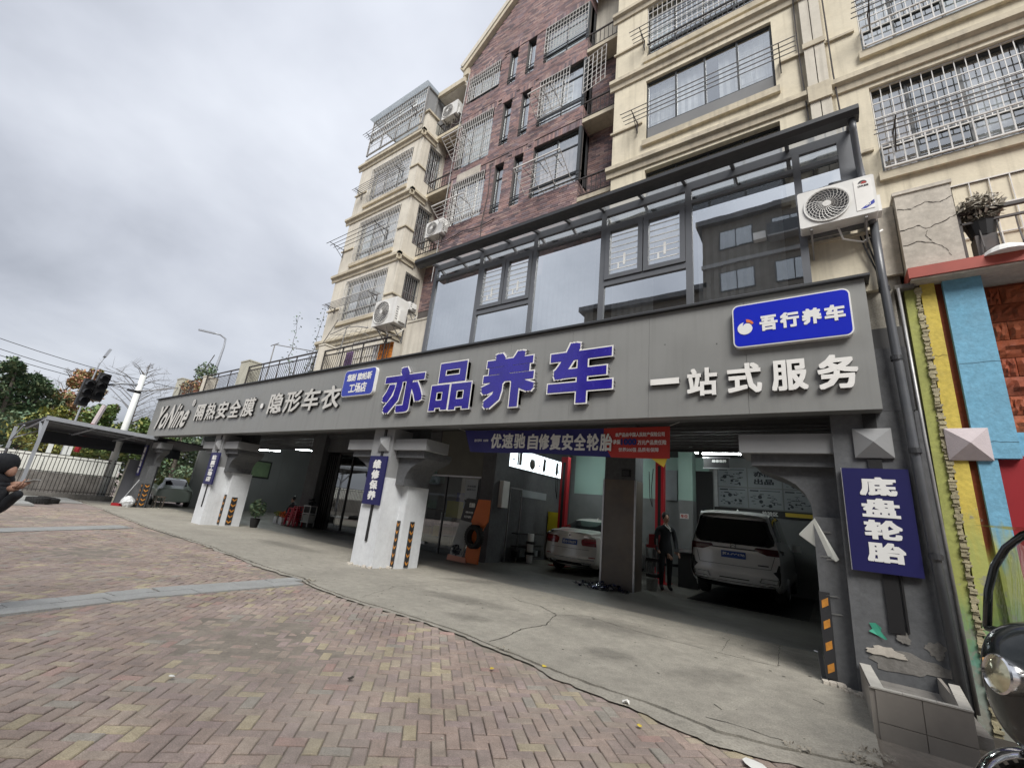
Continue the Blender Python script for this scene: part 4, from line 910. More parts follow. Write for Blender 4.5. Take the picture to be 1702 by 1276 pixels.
for a,b in((-6.45,-4.87),(-3.23,-1.6)):
    pane(a+.05,b-.05,zb+.04,5.96)
    bx('mid_rail','sunframe',G,a+.055,b-.055,Y0+.002,Y1-.002,5.95,6.06); m=(a+b)/2
    for x0,x1 in((a+.06,m-.01),(m+.01,b-.06)):
        mb=MB(); z0,z1=6.07,ztr-.04
        for q in((x0,x0+.09,z0,z1),(x1-.09,x1,z0,z1),(x0+.09,x1-.09,z0,z0+.09),(x0+.09,x1-.09,z1-.09,z1)): mb.box(q[0],q[1],6.905,6.99,q[2],q[3])
        s=mb.build('casement','sunframe',G); pane(x0+.08,x1-.08,z0+.08,z1-.08,6.95,'sglass',s)
        mb=MB(); zz=z0+.2; k=0
        while zz<z1-.12: mb.box(x0+.11,x1-.11,6.943,6.946,zz,zz+.016); zz+=.125
        xm=(x0+x1)/2; mb.box(xm-.01,xm+.03,6.9425,6.9455,z0+.27,z0+.52); mb.box(xm-.12,xm-.09,6.9425,6.9455,z0+.2,z0+.33); mb.build('film_stripes','print',s)
# side walls, back curtains, roof, gutter
MB().quad((-8.08,7.0,zb),(-8.08,8.0,zb),(-8.08,8.0,7.95),(-8.08,7.0,zt)).build('side_pane','sglass',G)
mb=MB(); mb.box(-8.11,-8.05,7.4,7.46,zb,zt+.1); mb.beam((-8.08,7.0,7.29),(-8.08,8,7.29),.06,.06); mb.box(.78,.80,7.02,7.9,6.0,7.6); mb.build('side_frame','sunframe',G)
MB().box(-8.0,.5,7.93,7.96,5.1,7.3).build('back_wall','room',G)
for a,b in((-8.0,-6.6),(-6.35,-5.2),(-4.8,-3.5),(-3.1,-2.3),(-1.5,-.2),(.1,.5)):
    mb=MB(); n=int((b-a)/.06); p=[(a+(b-a)*i/n,7.16+(.035 if i%2 else 0)) for i in range(n+1)]
    for (xa_,ya),(xb_,yb) in zip(p,p[1:]): mb.quad((xa_,ya,5.25),(xb_,yb,5.25),(xb_,yb,7.2),(xa_,ya,7.2))
    mb.build('curtain','curtain',G)
bx('head_beam','sunframe',G,-8.1,.8,6.94,7.02,zt+.002,zt+.10)
mb=MB(); mb.quad((-8.2,6.52,7.66),(.8,6.52,7.66),(.8,7.99,8.12),(-8.2,7.99,8.12)); mb.build('roof_sheet','roofsheet',G)
for x in [-8.05+i*.80 for i in range(12)]:
    mb=MB(); mb.beam((x,6.56,7.60 if x else 0),(x,7.98,8.05),.035 if abs((x*10)%2)<1 else .06,.06); mb.build('rafter','sunframe',G)
mb=MB().prism([(6.60,7.50),(6.44,7.50),(6.38,7.56),(6.38,7.62),(6.41,7.62),(6.41,7.66),(6.45,7.66),(6.45,7.60),(6.57,7.60),(6.57,7.72),(6.60,7.72)],0,-8.3,.84); mb.build('gutter','trim',G)
mb=MB().tube([(.76,6.52,7.5),(.76,6.55,7.35),(.80,6.86,7.0),(.82,6.88,6.7),(.86,6.93,6.0)],.045,10); mb.build('downpipe','sunframe',G,smooth=True)
# wall downpipe down to the trough
t=thing('downpipe','dark grey rainwater pipe running down the joint between the arcade and the painted shop','pipe',(.93,6.95,0))

MT['pipe_grey']=mat('pipe_grey_plastic',(.085,.09,.10),.35,var=.1,scale=3,dirt=.25,dcol=(.25,.25,.24))
MB().tube([(.88,7.02,6.1),(.88,7.02,5.2),(.89,7.04,4.9),(.93,7.07,2.9),(1.0,7.07,.12)],.05,14).build('pipe','pipe_grey',t,smooth=True)
for x,z in((.888,5.0),(.90,4.0),(.935,2.8),(.965,1.6)): MB().lathe([(.062,-.03),(.062,.03)],(x,7.05,z),(0,0,1),14).build('bracket_ring','trim',t)
MB().tube([(1.03,7.09,5.0),(1.05,7.1,2.9),(1.10,7.1,.1)],.018,8).build('thin_pipe','gbar',t,smooth=True)
# ---------------------------------------------------------------- air conditioners
def ac(label,loc,rz,w=.86,h=.60,d=.34,kind=0,sc=1):
    t=thing('air_conditioner',label,'air conditioner',loc,rz,None); K=dict(local=True)
    bm=MB().prism(rrect(0,w,0,h,.03,3),1,0,d,0); bm.build('casing','acw',t,**K)
    cx,cz,r=w*.38,h*.5,h*.43
    MB().lathe([(r+.012,-.004),(r+.012,-.02),(r-.005,-.02),(r-.02,.001)],(cx,0,cz),(0,1,0),36).build('fan_ring','acw',t,**K)
    MB().lathe([(0.001,-.006),(r-.01,-.006)],(cx,0,cz),(0,1,0),36).build('fan_opening','room',t,**K)
    mb=MB()
    for i in range(26):
        a=2*math.pi*i/26; p=[]
        for j in range(5):
            q=.05+(r-.05)*j/4; aa=a+.55*(j/4)**1.5; p.append((cx+q*math.cos(aa),-.018-.01*(1-(j/4)),cz+q*math.sin(aa)))
        mb.tube(p,.0035,3,cap=False)
    for q in(.35,.5,.65,.8,.93):
        n=30; mb.tube([(cx+r*q*math.cos(2*math.pi*j/n),-.02,cz+r*q*math.sin(2*math.pi*j/n)) for j in range(n+1)],.0028,3,cap=False)
    mb.build('fan_guard','letwhite',t,**K)
    MB().lathe([(0.001,-.036),(.05,-.036),(.058,-.02)],(cx,0,cz),(0,1,0),18).build('hub_cap','acw',t,**K)
    if kind:
        bx2=MB().box(w*.745,w-.035,-.006,0,.07,h-.05); bx2.build('side_cover','letwhite',t,**K)
        mb=MB(); lettering(mb,'GREE',(w*.79,-.0065,h*.72),(.12,0,0),(0,0,.028),(0,-.003,0),bold=.02); mb.build('brand_lettering','trim',t,**K)
        ex,ez=w*.855,h*.83; pa=arc(ex,ez-.012,.05,175,5,12)+arc(ex+.002,ez-.016,.026,20,150,8); MB().prism(pa,1,-.01,-.0065).build('emblem_arc','trim',t,**K)
        MB().prism([(ex-.02,ez-.016),(ex+.045,ez-.016),(ex+.03,ez+.012),(ex+.0,ez+.016)],1,-.0105,-.007).build('emblem_spot','banred',t,**K)
        mb=MB(); mb.add([(w*.79,-.0075,.085),(w*.965,-.0075,.20),(w*.965,-.0075,.14),(w*.86,-.0075,.085)],[(0,1,2,3)]); mb.build('corner_sticker','blue2',t,**K)
        mb=MB(); lettering(mb,'AI',(w*.86,-.0085,.11),(.05,0,.02),(0,0,.035),(0,-.002,0),bold=.03); mb.build('sticker_lettering','print',t,**K)
    for x in(w*.15,w*.85): mb=MB(); mb.beam((x,.02,-.03),(x,d+.1,-.03),.03,.03); mb.beam((x,d+.08,-.03),(x,d+.08,-.42),.03,.03); mb.beam((x,.1,-.03),(x,d+.08,-.36),.02,.02); mb.build('bracket','gbar',t,**K)
    MB().box(w,w+.05,d*.35,d*.85,.08,h*.55).build('valve_cover','acw',t,**K)
    mb=MB()
    for i in range(6): mb.box(w+.001,w+.004,.04+0,.1,.12+i*.07,.14+i*.07)
    mb.build('side_louvres','trim',t,**K)
    MB().tube([(w*.5,.15,-.01),(w*.55,.2,-.2),(w*.8,.32,-.24),(w+.05,.34,-.1)],.014,6).build('hose','letwhite',t,smooth=True,**K)
    t.scale=(sc,)*3; return t
ac('large white air conditioner with a brand logo, right of the glazed extension',(.02,6.72,6.03),0,.90,.62,.36,1)
ac('white air conditioner on a bracket between the left tower and the glazed extension',(-10.33,6.85,6.27),math.radians(0),.95,.78,.42,0,1.02)
t=ac('white air conditioner hung under the lowest barred window of the brick wall',(-11.0,7.9,10.15),0,.8,.58,.3,0,1.0); t.location=(-10.5,8.28,10.22)
t=ac('old air conditioner high beside the top left balcony below the eaves',(-11.0,8.45,15.8),0,.85,.7,.32,0,.92)
t=ac('small second air conditioner behind the bracket-mounted one below the tower',(-10.15,7.5,7.0),0,.6,.3,.3,0,.9)

for i,(p,m) in enumerate((([(-10.9,8.45,9.98),(-9.6,8.46,9.95),(-8.9,8.46,10.1),(-8.2,8.46,10.02),(-7.6,8.46,10.12)],'dbar'),([(-8.05,8.46,12.4),(-8.0,8.46,11.2),(-8.1,8.46,10.2),(-8.04,8.46,9.0)],'dbar'),([(-9.85,8.46,17.5),(-9.93,8.44,14),(-9.92,8.44,11),(-9.95,8.44,8.5)],'gbar'),([(.30,7.96,14),(.28,7.96,11.2),(.32,7.96,9.2),(.3,7.96,7.9)],'dbar'),([(.75,7.94,12.6),(.76,7.94,10),(.8,7.94,8.2),(.95,7.9,6.6)],'dbar'))):
    o=MB().tube(p,.014,5).build('wall_cable',m,B)
for s_,pts in enumerate(([(1.15,6.22),(1.3,6.18),(1.45,6.24),(1.6,6.2),(1.72,6.25)],[(1.15,5.86),(1.33,5.9),(1.42,5.83),(1.58,5.88),(1.72,5.95)],[(1.16,5.62),(1.3,5.66),(1.45,5.6),(1.55,5.5),(1.6,5.36)],[(1.42,5.83),(1.4,5.72),(1.45,5.6)])):
    mb=MB(); P2=[]
    for (a,b),(c,d) in zip(pts,pts[1:]):
        for k in range(4): P2.append((a+(c-a)*k/4+rr.uniform(-.008,.008),b+(d-b)*k/4+rr.uniform(-.012,.012)))
    P2.append(pts[-1])
    for (a,b),(c,d) in zip(P2,P2[1:]): w=rr.uniform(.002,.008); mb.quad((a,7.097,b-w),(c,7.097,d-w),(c,7.097,d+w),(a,7.097,b+w))
    mb.build('crack_line','soil',[o for o in bpy.data.objects if o.name.startswith('terrace_pier') and 'cracked' in (o.get('label') or '')][0])
mb=MB()
for k in range(4): mb.tube([(.72+.05*k,7.06,5.9),(.75+.04*k,7.05,5.7+.05*k),(.84+.02*k,7.06,5.3),(.84+.02*k,7.05,5.0)],.012,5)
tag(mb.build('cable_bundle','black'),'bundle of black cables dropping beside the branded air conditioner','cables',kind='stuff')
for x in(-2.0,-1.2): MB().lathe([(.001,-.004),(.008,-.004),(.009,0)],(x,6.9,4.55 if x<-1.5 else 4.45),(0,1,0),8).build('screw','black',fs_)
# ================================================================ drying racks on the facade
def rack(label,x0,x1,z,y,reach,n=4,drop=.35,m='gbar',slope=.0,arms=2,wm=None):
    t=thing('drying_rack',label,'drying rack',((x0+x1)/2,y,z)); mb=MB()
    for i in range(n):
        d=reach*(i+1)/n; mb.tube([(x0,y-d,z+slope*(i+1)/n),(x1,y-d,z+slope*(i+1)/n)],.011,5)
    mb.build('rail_set',m,t); ab=MB()
    for i in range(arms):
        x=x0+(x1-x0)*(.08+.84*i/max(1,arms-1)); ab.beam((x,y-.01,z-.02),(x,y-reach-.02,z+slope-.02),.018,.018); ab.beam((x,y-.02,z-drop),(x,y-reach*.75,z+slope*.75-.03),.014,.014)
        ab.beam((x,y-.015,z+.04),(x,y-.015,z-drop-.02),.022,.022)
    ab.build('arm',wm or 'dbar',t); return t
rack('long rusty rail rack across the cream window above the glazed extension',-3.25,.25,10.85,7.97,.42,4,.3)
rack('long rusty rail rack across the topmost cream window in view',-3.1,.2,13.45,7.97,.4,4,.3)
rack('brown rail rack on the lower barred window at the far right',1.15,4.2,8.18,7.86,.4,4,.35)
rack('brown rail rack on the upper barred window at the far right',1.1,4.2,10.9,7.86,.4,4,.35)
rack('thin rail rack reaching left past the tower corner, second barred window from below',-15.1,-11.9,10.85,7.95,.62,4,.35,m='dbar')
rack('slatted rack below the third barred window of the left tower',-14.7,-11.75,13.4,7.95,.35,5,.3)
rack('slatted rack below the lowest barred window of the left tower',-14.7,-11.75,8.2,7.95,.4,6,.2)
rack('narrow rack along the roof enclosure of the left tower',-14.7,-11.5,16.1,7.83,.35,4,.3)
def basket(label,x0,x1,z,y,reach,rise,n=7,m='wbar'):
    """tilted white basket rack"""
    t=thing('tilted_rack',label,'drying rack',((x0+x1)/2,y,z)); mb=MB(); a=Vector((0,-reach,rise))
    for i in range(n+1): p=a*i/n; mb.beam((x0,y+p.y,z+p.z),(x1,y+p.y,z+p.z),.012 if i<n else .03,.012 if i<n else .03)
    k=max(3,int((x1-x0)/.42))
    for i in range(k+1): x=x0+(x1-x0)*i/k; mb.beam((x,y,z),(x,y-reach,z+rise),.016,.016)
    mb.build('bar_frame',m,t); mb=MB()
    for i in range(k): x=x0+(x1-x0)*(i+.5)/k; mb.beam((x,y,z+.45),(x+.05,y-reach*.9,z+rise*.9),.014,.02)
    mb.build('stay','dbar',t); return t
basket('white tilted basket rack under the lowest right brick window',-6.5,-5.0,10.5,8.42,.65,.42)
basket('small white tilted rack beside the swung-open grille',-6.35,-5.5,13.25,8.42,.6,.4)
basket('white tilted rack before the tall barred window in the middle of the brick wall',-9.9,-8.95,13.3,8.42,.65,.45)
basket('white tilted rack under the lowest left barred window of the brick wall',-9.85,-8.45,10.55,8.42,.6,.38)
# ---------------------------------------------------------------- laundry and terrace clutter
def hang(label,x0,x1,z0,z1,y,m,name='hanging_cloth'):
    mb=MB(); n=14; r=random.Random(int(x0*91)); p=[(x0+(x1-x0)*i/n,y+.03*math.sin(i*1.9)) for i in range(n+1)]
    for i in range(n): mb.quad((p[i][0],p[i][1],z0+r.uniform(0,.02)),(p[i+1][0],p[i+1][1],z0),(p[i+1][0],p[i+1][1],z1),(p[i][0],p[i][1],z1))
    for i in range(n): mb.quad((p[i][0],p[i][1]+.006,z0),(p[i+1][0],p[i+1][1]+.006,z0),(p[i+1][0],p[i+1][1]+.006,z1),(p[i][0],p[i][1]+.006,z1))
    o=mb.build(name,m); return tag(o,label,'cloth')
hang('orange patterned cloth hung behind the terrace railing',-10.45,-9.85,5.12,5.95,7.35,'towel')
hang('purple patterned cloth hung behind the terrace railing',-12.1,-11.75,5.1,5.9,7.35,'purple')
hang('pale sheet hung beside the orange cloth',-10.75,-10.55,5.1,5.95,7.36,'curtain')
t=thing('laundry_pole','thin metal laundry pole with a slanting cross rail above the terrace railing','pole',(-16.95,7.2,5.05)); mb=MB().tube([(-16.9,7.25,5.05),(-16.9,7.25,6.82)],.022,6).tube([(-17.2,7.25,6.82),(-16.6,7.25,6.84)],.018,5).tube([(-16.9,7.25,6.83),(-14.1,7.3,6.2)],.018,5); mb.build('pole_frame','gbar',t)
t=thing('laundry_rack','bent tube frame holding lines and dry vine in front of the left tower','frame',(-13,7.4,5.05)); mb=MB()
mb.tube([(-14.6,7.6,5.05),(-14.2,7.5,6.2),(-13.2,7.45,7.3)],.016,5).tube([(-12.6,7.4,5.9),(-12.5,7.4,6.85),(-11.9,7.4,6.8),(-11.3,7.4,6.65)],.018,5).tube([(-13.4,7.4,6.75),(-12.3,7.4,6.9)],.015,5)
for i in range(9): mb.tube([(-14.6+i*.4,7.5,6.1+.12*math.sin(i)),(-13.3+i*.27,7.45,6.75),(-12.2+i*.2,7.4,6.45+.1*math.cos(i*2))],.006,3)
mb.build('tube_frame','gbar',t)
def leafclump(mb,c,r,n,s,seed,flat=1):
    q=random.Random(seed)
    for i in range(n):
        while True:
            p=Vector((q.uniform(-1,1),q.uniform(-1,1),q.uniform(-1,1)))
            if p.length<1: break
        p=Vector(c)+Vector((p.x*r[0],p.y*r[1],p.z*r[2])); a=Vector((q.uniform(-1,1),q.uniform(-1,1),q.uniform(-.7,.7))).normalized(); b=a.orthogonal().normalized(); 
        k=s*q.uniform(.6,1.3); mb.add([p-a*k,p+b*k*.5,p+a*k,p-b*k*.5],[(0,1,2,3)])
def potplant(name,label,loc,r,h,m,leaf,n=160,seed=1,pot='pot',s=.05):
    t=thing(name,label,'plant',loc); x,y,z=loc
    MB().lathe([(.001,0),(r*.7,0),(r,h*.4),(r*1.06,h*.4),(r*.95,h*.38),(.001,h*.36)],loc,(0,0,1),14).build('pot',pot,t)
    mb=MB(); q=random.Random(seed)
    for i in range(9): a=q.uniform(0,6.3); mb.tube([(x,y,z+h*.35),(x+.3*r*math.cos(a),y+.3*r*math.sin(a),z+h*.7),(x+r*1.2*math.cos(a),y+r*1.2*math.sin(a),z+h*q.uniform(.8,1.1))],.006,4)
    mb.build('stem','bark',t); mb=MB(); leafclump(mb,(x,y,z+h*.85),(r*1.6,r*1.6,h*.4),n,s,seed); mb.build('foliage',leaf,t); return t
potplant('potted_shrub','tall dark green potted shrub among dry stems at the far end of the terrace',(-23.4,7.4,5.05),.3,1.5,'pot','leafd',420,2,s=.07)
potplant('potted_plant','low tangled potted plant with rusty leaves beside the farthest mossy pier',(-24.4,7.3,5.05),.28,.8,'pot','leafr',260,3,s=.06)
potplant('potted_plant','low green potted plant beside the pale terrace post',(-22.9,7.2,5.05),.24,.75,'pot','leafr',200,4,s=.06)
potplant('potted_plant','small dark leafy plant at the foot of the cream pier on the terrace',(-13.7,7.3,5.05),.14,.55,'pot','leafd',60,5)
potplant('dry_pot_plant','shaggy dried grey plant in a dark pot behind the railing above the red ledge',(1.95,7.25,5.6),.16,.5,'black','drygrass',700,6,'black',s=.05)
bx('stand','dbar',bpy.data.objects['dry_pot_plant'],1.85,2.05,7.15,7.35,5.15,5.6)
o=MB().lathe([(.001,.13),(.12,.12),(.2,.06),(.23,0),(.001,0)],(2.05,7.08,5.2),(0,0,1),18).build('upturned_basin','white'); tag(o,'white upturned basin on the red ledge by the railing','basin')
t=thing('dry_stick','dry leaning stick and blade leaves above the far railing','plant',(-23.8,7.3,5.6)); MB().tube([(-24.3,7.3,5.6),(-22.9,7.35,7.2)],.02,5).build('stick','bark',t)
# vine climbing by the tower corner
t=thing('dry_vine','thin leafless climber with a few dark leaves rising beside the left tower','vine',(-17.5,8.8,5.05)); mb=MB(); lf=MB(); q=random.Random(4)
for k in range(5):
    p=Vector((-17.9+k*.5,8.8,5.1)); pts=[p.copy()]
    for i in range(10): p=p+Vector((.12*(k-1)+q.uniform(-.12,.2)*1,q.uniform(-.1,.1),.36+.05*q.random())); pts.append(p.copy()); leafclump(lf,p,(.25,.2,.25),9,.05,k*20+i)
    mb.tube(pts,[.02-.0015*i for i in range(11)],4)
mb.build('stem','bark',t); lf.build('foliage','leafd',t)
t=thing('flood_lamp','black flood lamp on a long arm from the farthest terrace pier','lamp',(-25.5,7.1,5.9))
MB().tube([(-25.4,7.1,5.72),(-26.3,6.4,5.45),(-26.9,6.0,5.36)],.03,6).build('arm','gbar',t); MB().obox((-27.1,5.9,5.33),(.22,.1,-.03),(-.06,.14,.0),(0,.02,.06)).build('lamp_head','black',t)
# ================================================================ neighbouring painted shop on the right
S=thing('painted_shop_wall','neighbouring shop wall painted in yellow, brown and sky blue bands under a red ledge','wall',(1.6,7.2,0))
bx('weathered_lime_strip','plime',S,1.10,1.245,7.19,7.6,-.3,5.02)

MT['joint']=mat('broken_mortar_joint',(.38,.34,.22),.95,var=.3,scale=9,bump=1,bs=25,dirt=.5,dcol=(.24,.22,.16))
mb=MB(); z=-.3
while z<5.0:
    h=U(.012,.035); mb.box(1.205+U(-.012,.008),1.262+U(-.022,.016),7.175+U(-.02,.012),7.22,z,z+h); z+=h
o=mb.build('broken_joint','joint',S); tag(o,kind='stuff')
bx('yellow_band','pyellow',S,1.26,1.40,7.18,7.6,-.3,5.06); bx('brown_band','pbrown',S,1.40,1.475,7.24,7.6,-.3,5.06)
bx('blue_pilaster','pblue',S,1.475,1.83,7.17,7.6,2.74,5.06); bx('lower_blue_pilaster','pblue',S,1.475,1.64,7.185,7.6,-.3,2.74)
bx('blue_cross_band','pblue',S,1.83,6.2,7.3,7.6,2.78,3.06); bx('red_panel','redpanel',S,1.64,6.2,7.25,7.6,.9,2.78); bx('plinth','pblue',S,1.64,6.2,7.24,7.6,-.3,.9)
bx('stone_backing','pbrown',S,1.83,6.2,7.56,7.7,3.06,5.06)
rs=random.Random(8)
def rock(x0,x1,z0,z1):
    mb=MB(); nx,nz=9,5; y=7.5; V=[]
    for i in range(nx+1):
        for j in range(nz+1):
            ed=i in(0,nx) or j in(0,nz); V.append((x0+(x1-x0)*i/nx+(0 if ed else rs.uniform(-.01,.01)),y+.035-(rs.uniform(0,.008) if ed else rs.uniform(.012,.05)*(1.25 if j in(2,3) else .8)),z0+(z1-z0)*j/nz))
    k=nz+1; mb.add(V,[(i*k+j,(i+1)*k+j,(i+1)*k+j+1,i*k+j+1) for i in range(nx) for j in range(nz)]); mb.box(x0,x1,y+.035,y+.06,z0,z1); mb.build('stone','rockred',S)
zr=[3.07+i*.242 for i in range(9)]
for i,z in enumerate(zr[:8]):
    x=1.84-(.2 if i%2 else 0)
    while x<3.4: 
        a=max(x,1.84)
        if x+.40-a>.05: rock(a+.003,x+.41-.003,z+.004,z+.238)
        x+=.41
bx('red_ledge','redledge',S,1.14,6.2,6.98,7.75,5.07,5.22); bx('ledge_soffit','crack',S,1.16,6.2,7.0,7.6,5.045,5.068)
pyramid(S,1.42,2.90,.37,.38,.11,7.19,'pink')
for z,x0,x1 in((3.9,1.48,1.83),(2.93,1.55,1.83),(4.03,1.27,1.40)):
    r=random.Random(int(z*10)); mb=MB(); pts=[(x0+(x1-x0)*i/6,z+r.uniform(-.012,.012)) for i in range(7)]
    for (a,b),(c,d) in zip(pts,pts[1:]): mb.quad((a,7.167 if x0>1.4 else 7.177,b-.002),(c,7.167 if x0>1.4 else 7.177,d-.002),(c,7.167 if x0>1.4 else 7.177,d+.002),(a,7.167 if x0>1.4 else 7.177,b+.002))
    mb.build('hairline_crack','room',S)
bx('block_end','wgrey',S,1.0,1.2,7.1,7.6,5.0,5.06); bx('dirty_return','wgrey',S,.69,1.10,7.3,7.6,3.34,5.3); bx('dirty_return','crack',S,.95,1.14,7.25,7.6,5.3,6.4)
# tiled trough at the pier foot
T=thing('tiled_trough','low tiled trough with a pale rim at the foot of the nearest pier','trough',(.6,6.4,0))
yf,yb,zf=5.85,7.155,.385
def tq(name,m,*p): return MB().add(list(p),[tuple(range(len(p)))]).build(name,m,T)
def tbx(name,m,*b): return bx(name,m,T,*b)
for i in range(2):
    for j in range(2):
        a,b=.23+i*.325,.23+(i+1)*.325; c,d=-.16+j*.27,-.16+(j+1)*.27; tbx('tile','tile',a+.003,b-.003,yf,yf+.012,c+.003,d-.003)
tbx('front_wall','tile',.19,.875,yf+.012,yf+.05,-.16,zf-.012)
for i in range(2):
    for j in range(2):
        y0=yf+.05+i*.62; MB().add([(.20,y0,-.16+j*.25),(.165 if i else .185,y0+.61,-.16+j*.25),(.165 if i else .185,y0+.61,.085+j*.25),(.20,y0,.085+j*.25),(.235,y0,-.16+j*.25),(.215,y0+.61,-.16+j*.25),(.215,y0+.61,.085+j*.25),(.235,y0,.085+j*.25)],[(3,2,1,0),(4,5,6,7),(0,1,5,4),(2,3,7,6)]).build('side_tile','tile',T)
tbx('basin_floor','wgrey',.22,.98,yf+.05,yb,.10,.2)
for i in range(3): a=.20+i*.228; tbx('rim_tile','tilew',a+.002,a+.226,yf-.005,yf+.055,zf-.012,zf)
MB().add([(.20,yf+.056,zf),(.30,yf+.056,zf),(.26,yb-.2,zf-.02),(.165,yb-.2,zf-.02),(.20,yf+.056,zf-.015),(.30,yf+.056,zf-.015),(.26,yb-.2,zf-.035),(.165,yb-.2,zf-.035)],[(0,1,2,3),(0,4,5,1),(1,5,6,2)]).build('rim_tile','tilew',T)
for i in range(2): MB().add([(.80+i*.04,yf+.06+i*.5,zf-i*.008),(.885+i*.04,yf+.06+i*.5,zf-i*.008),(.925+i*.04,yf+.55+i*.5,zf-.01-i*.008),(.84+i*.04,yf+.55+i*.5,zf-.01-i*.008),(.80+i*.04,yf+.06+i*.5,zf-.02),(.885+i*.04,yf+.06+i*.5,zf-.02)],[(0,1,2,3),(0,4,5,1)]).build('rim_tile','tilew',T)
tbx('side_wall','tile',.83,.86,yf+.05,yb,-.1,zf-.03)
# ================================================================ corner guards
def guard(label,x0,x1,z0,z1,y,n,style,ax=1):
    t=thing('corner_guard',label,'guard',((x0+x1)/2 if ax==1 else y,y if ax==1 else (x0+x1)/2,z0))
    P=(lambda x,z,d:(x,y-d,z)) if ax==1 else (lambda x,z,d:(y+d,x,z))
    a=P(x0,z0,0); b=P(x1,z1,.018); bx('rubber_plate','gblk',t,min(a[0],b[0]),max(a[0],b[0]),min(a[1],b[1]),max(a[1],b[1]),z0,z1)
    h=(z1-z0)/n; w=x1-x0
    for i in range(n):
        z=z0+i*h+h*.2
        if style: q=[(x0+.2*w,z),(x0+.8*w,z+h*.18),(x0+.8*w,z+h*.55),(x0+.2*w,z+h*.37)]; qs=[q]
        else: m=(x0+x1)/2; qs=[[(x0+.08*w,z+h*.35),(m,z),(m,z+h*.28),(x0+.08*w,z+h*.63)],[(m,z),(x1-.08*w,z+h*.35),(x1-.08*w,z+h*.63),(m,z+h*.28)]]
        mb=MB()
        for q in qs: mb.add([P(a,b,.021) for a,b in q],[(0,1,2,3)])
        mb.build('reflector','gyel',t)
    return t
guard('tall black guard plate with orange slanted reflectors on the nearest pier',-.17,-.055,.06,1.03,7.30,4,1)
guard('black and orange chevron guard on the front of the middle pier wing',-8.79,-8.68,.03,1.1,7.71,6,0)
guard('black and orange chevron guard on the inner side of the middle pier wing',7.95,8.09,.03,1.1,-8.595,6,0,0)
guard('black and orange chevron guard on the outer left side of the middle pier',-9.9,-9.78,.1,1.0,7.70,6,0)
guard('chevron guard on the front of the white pier farther left',-18.66,-18.5,.05,1.12,7.71,5,0)
guard('chevron guard on the side of the white pier farther left',7.9,8.1,.05,1.05,-18.475,5,0,0)
guard('chevron guard on the farthest grey pier, left of the parked car',-26.6,-26.42,.05,1.1,7.28,5,0); guard('second chevron guard on the side of the farthest grey pier',7.34,7.55,.05,1.1,-26.445,5,0,0)
# paper sheet stuck to the near pier, bracket at its foot
t=MB().add([(-.33,7.42,1.72),(-.14,7.28,1.93),(.08,7.27,1.44),(.045,7.27,1.41),(-.335,7.41,1.70)],[(0,1,2,3,4)]).build('folded_sheet','sheet'); tag(t,'pale folded sheet sticking out of the nearest pier','sheet')
t=thing('gate_bracket','small galvanised bracket on the ground beside the tall guard plate','bracket',(-.22,7.5,0)); mb=MB().beam((-.20,7.45,.02),(-.22,7.5,.28),.05,.012).beam((-.22,7.5,.28),(-.26,7.44,.3),.05,.012).box(-.24,-.14,7.42,7.5,0,.02); mb.build('plate','steel',t)
# litter on the paving
scrap('crumpled_paper','small crumpled white paper below the crack near the middle of the paving','litter','paper',-1.68,4.6,.045,5,-.004,.035,1)
scrap('torn_paper','flat torn white paper on the paving at the bottom edge','litter','paper',-.60,4.30,.10,4,-.004,.012,6)
for i,(x,y,l) in enumerate(((-3.02,4.26,'yellow fallen leaf on the paving, centre right'),(-2.7,4.81,'yellow fallen leaf lying by the crack'),(-3.67,2.98,'dark fallen leaf low on the paving'),(-4.57,1.87,'pale curled fallen leaf at the lower left'),(-1.43,4.22,'orange fallen leaf right of the crumpled paper'))):
    scrap('fallen_leaf',l,'leaf','paper' if i==3 else 'soil' if i==2 else 'ylw',x,y,.035,3,-.004,.02,i+3)



mb=MB()
for i in range(60):
    x,y=rs.uniform(-9,-.4),rs.uniform(2.0,8.5); q=rs.uniform(.004,.012); mb.box(x,x+q*1.6,y,y+q,(-.006 if y<4.7 else .0),(-.006 if y<4.7 else 0)+q*.6)
tag(mb.build('grit','crack'),'scattered pale grit on paving and apron','grit',kind='stuff')
# ================================================================ inside the garage
def tube_lamp(label,p,q,ch=True):
    t=thing('tube_lamp',label,'lamp',p); p,q=Vector(p),Vector(q)
    MB().beam(p,q,.05,.03).build('tube','tube',t); MB().beam(p+Vector((0,0,.03)),q+Vector((0,0,.03)),.07,.03).build('housing','white',t); return t
tube_lamp('lit tube lamp running across above the white people carrier',(-2.75,13.1,3.72),(-1.75,13.1,3.72)); tube_lamp('short lit tube lamp meeting the long one at its left end',(-2.86,12.2,3.72),(-2.86,13.0,3.72))
tube_lamp('lit tube in the far left bay, nearer one',(-22.3,11.9,3.55),(-20.6,12.6,3.55)); tube_lamp('lit tube in the far left bay, right one',(-21.6,12.9,3.55),(-20.2,13.2,3.55)); tube_lamp('faint lit tube at the left of the far left bay',(-27.5,12.5,3.6),(-25.8,12.9,3.6))
tube_lamp('tube lamp hidden high above the pale saloon',(-7.6,14.6,4.05),(-6.2,14.6,4.05))
t=thing('hanging_sign','small black hanging sign with pale characters 维修保养 in front of the poster wall','sign',(-2.4,13,3.28)); bx('board','black',t,-2.7,-2.06,12.98,13.02,3.32,3.58); bx('frame_rail','steel',t,-2.72,-2.04,12.97,13.03,3.58,3.61); bx('frame_rail','steel',t,-2.72,-2.04,12.97,13.03,3.29,3.32)
mb=MB(); ftext(mb,'维修保养',-2.48,-2.12,3.46,3.54,12.975,.004,bold=.03); mb.build('lettering','print',t)
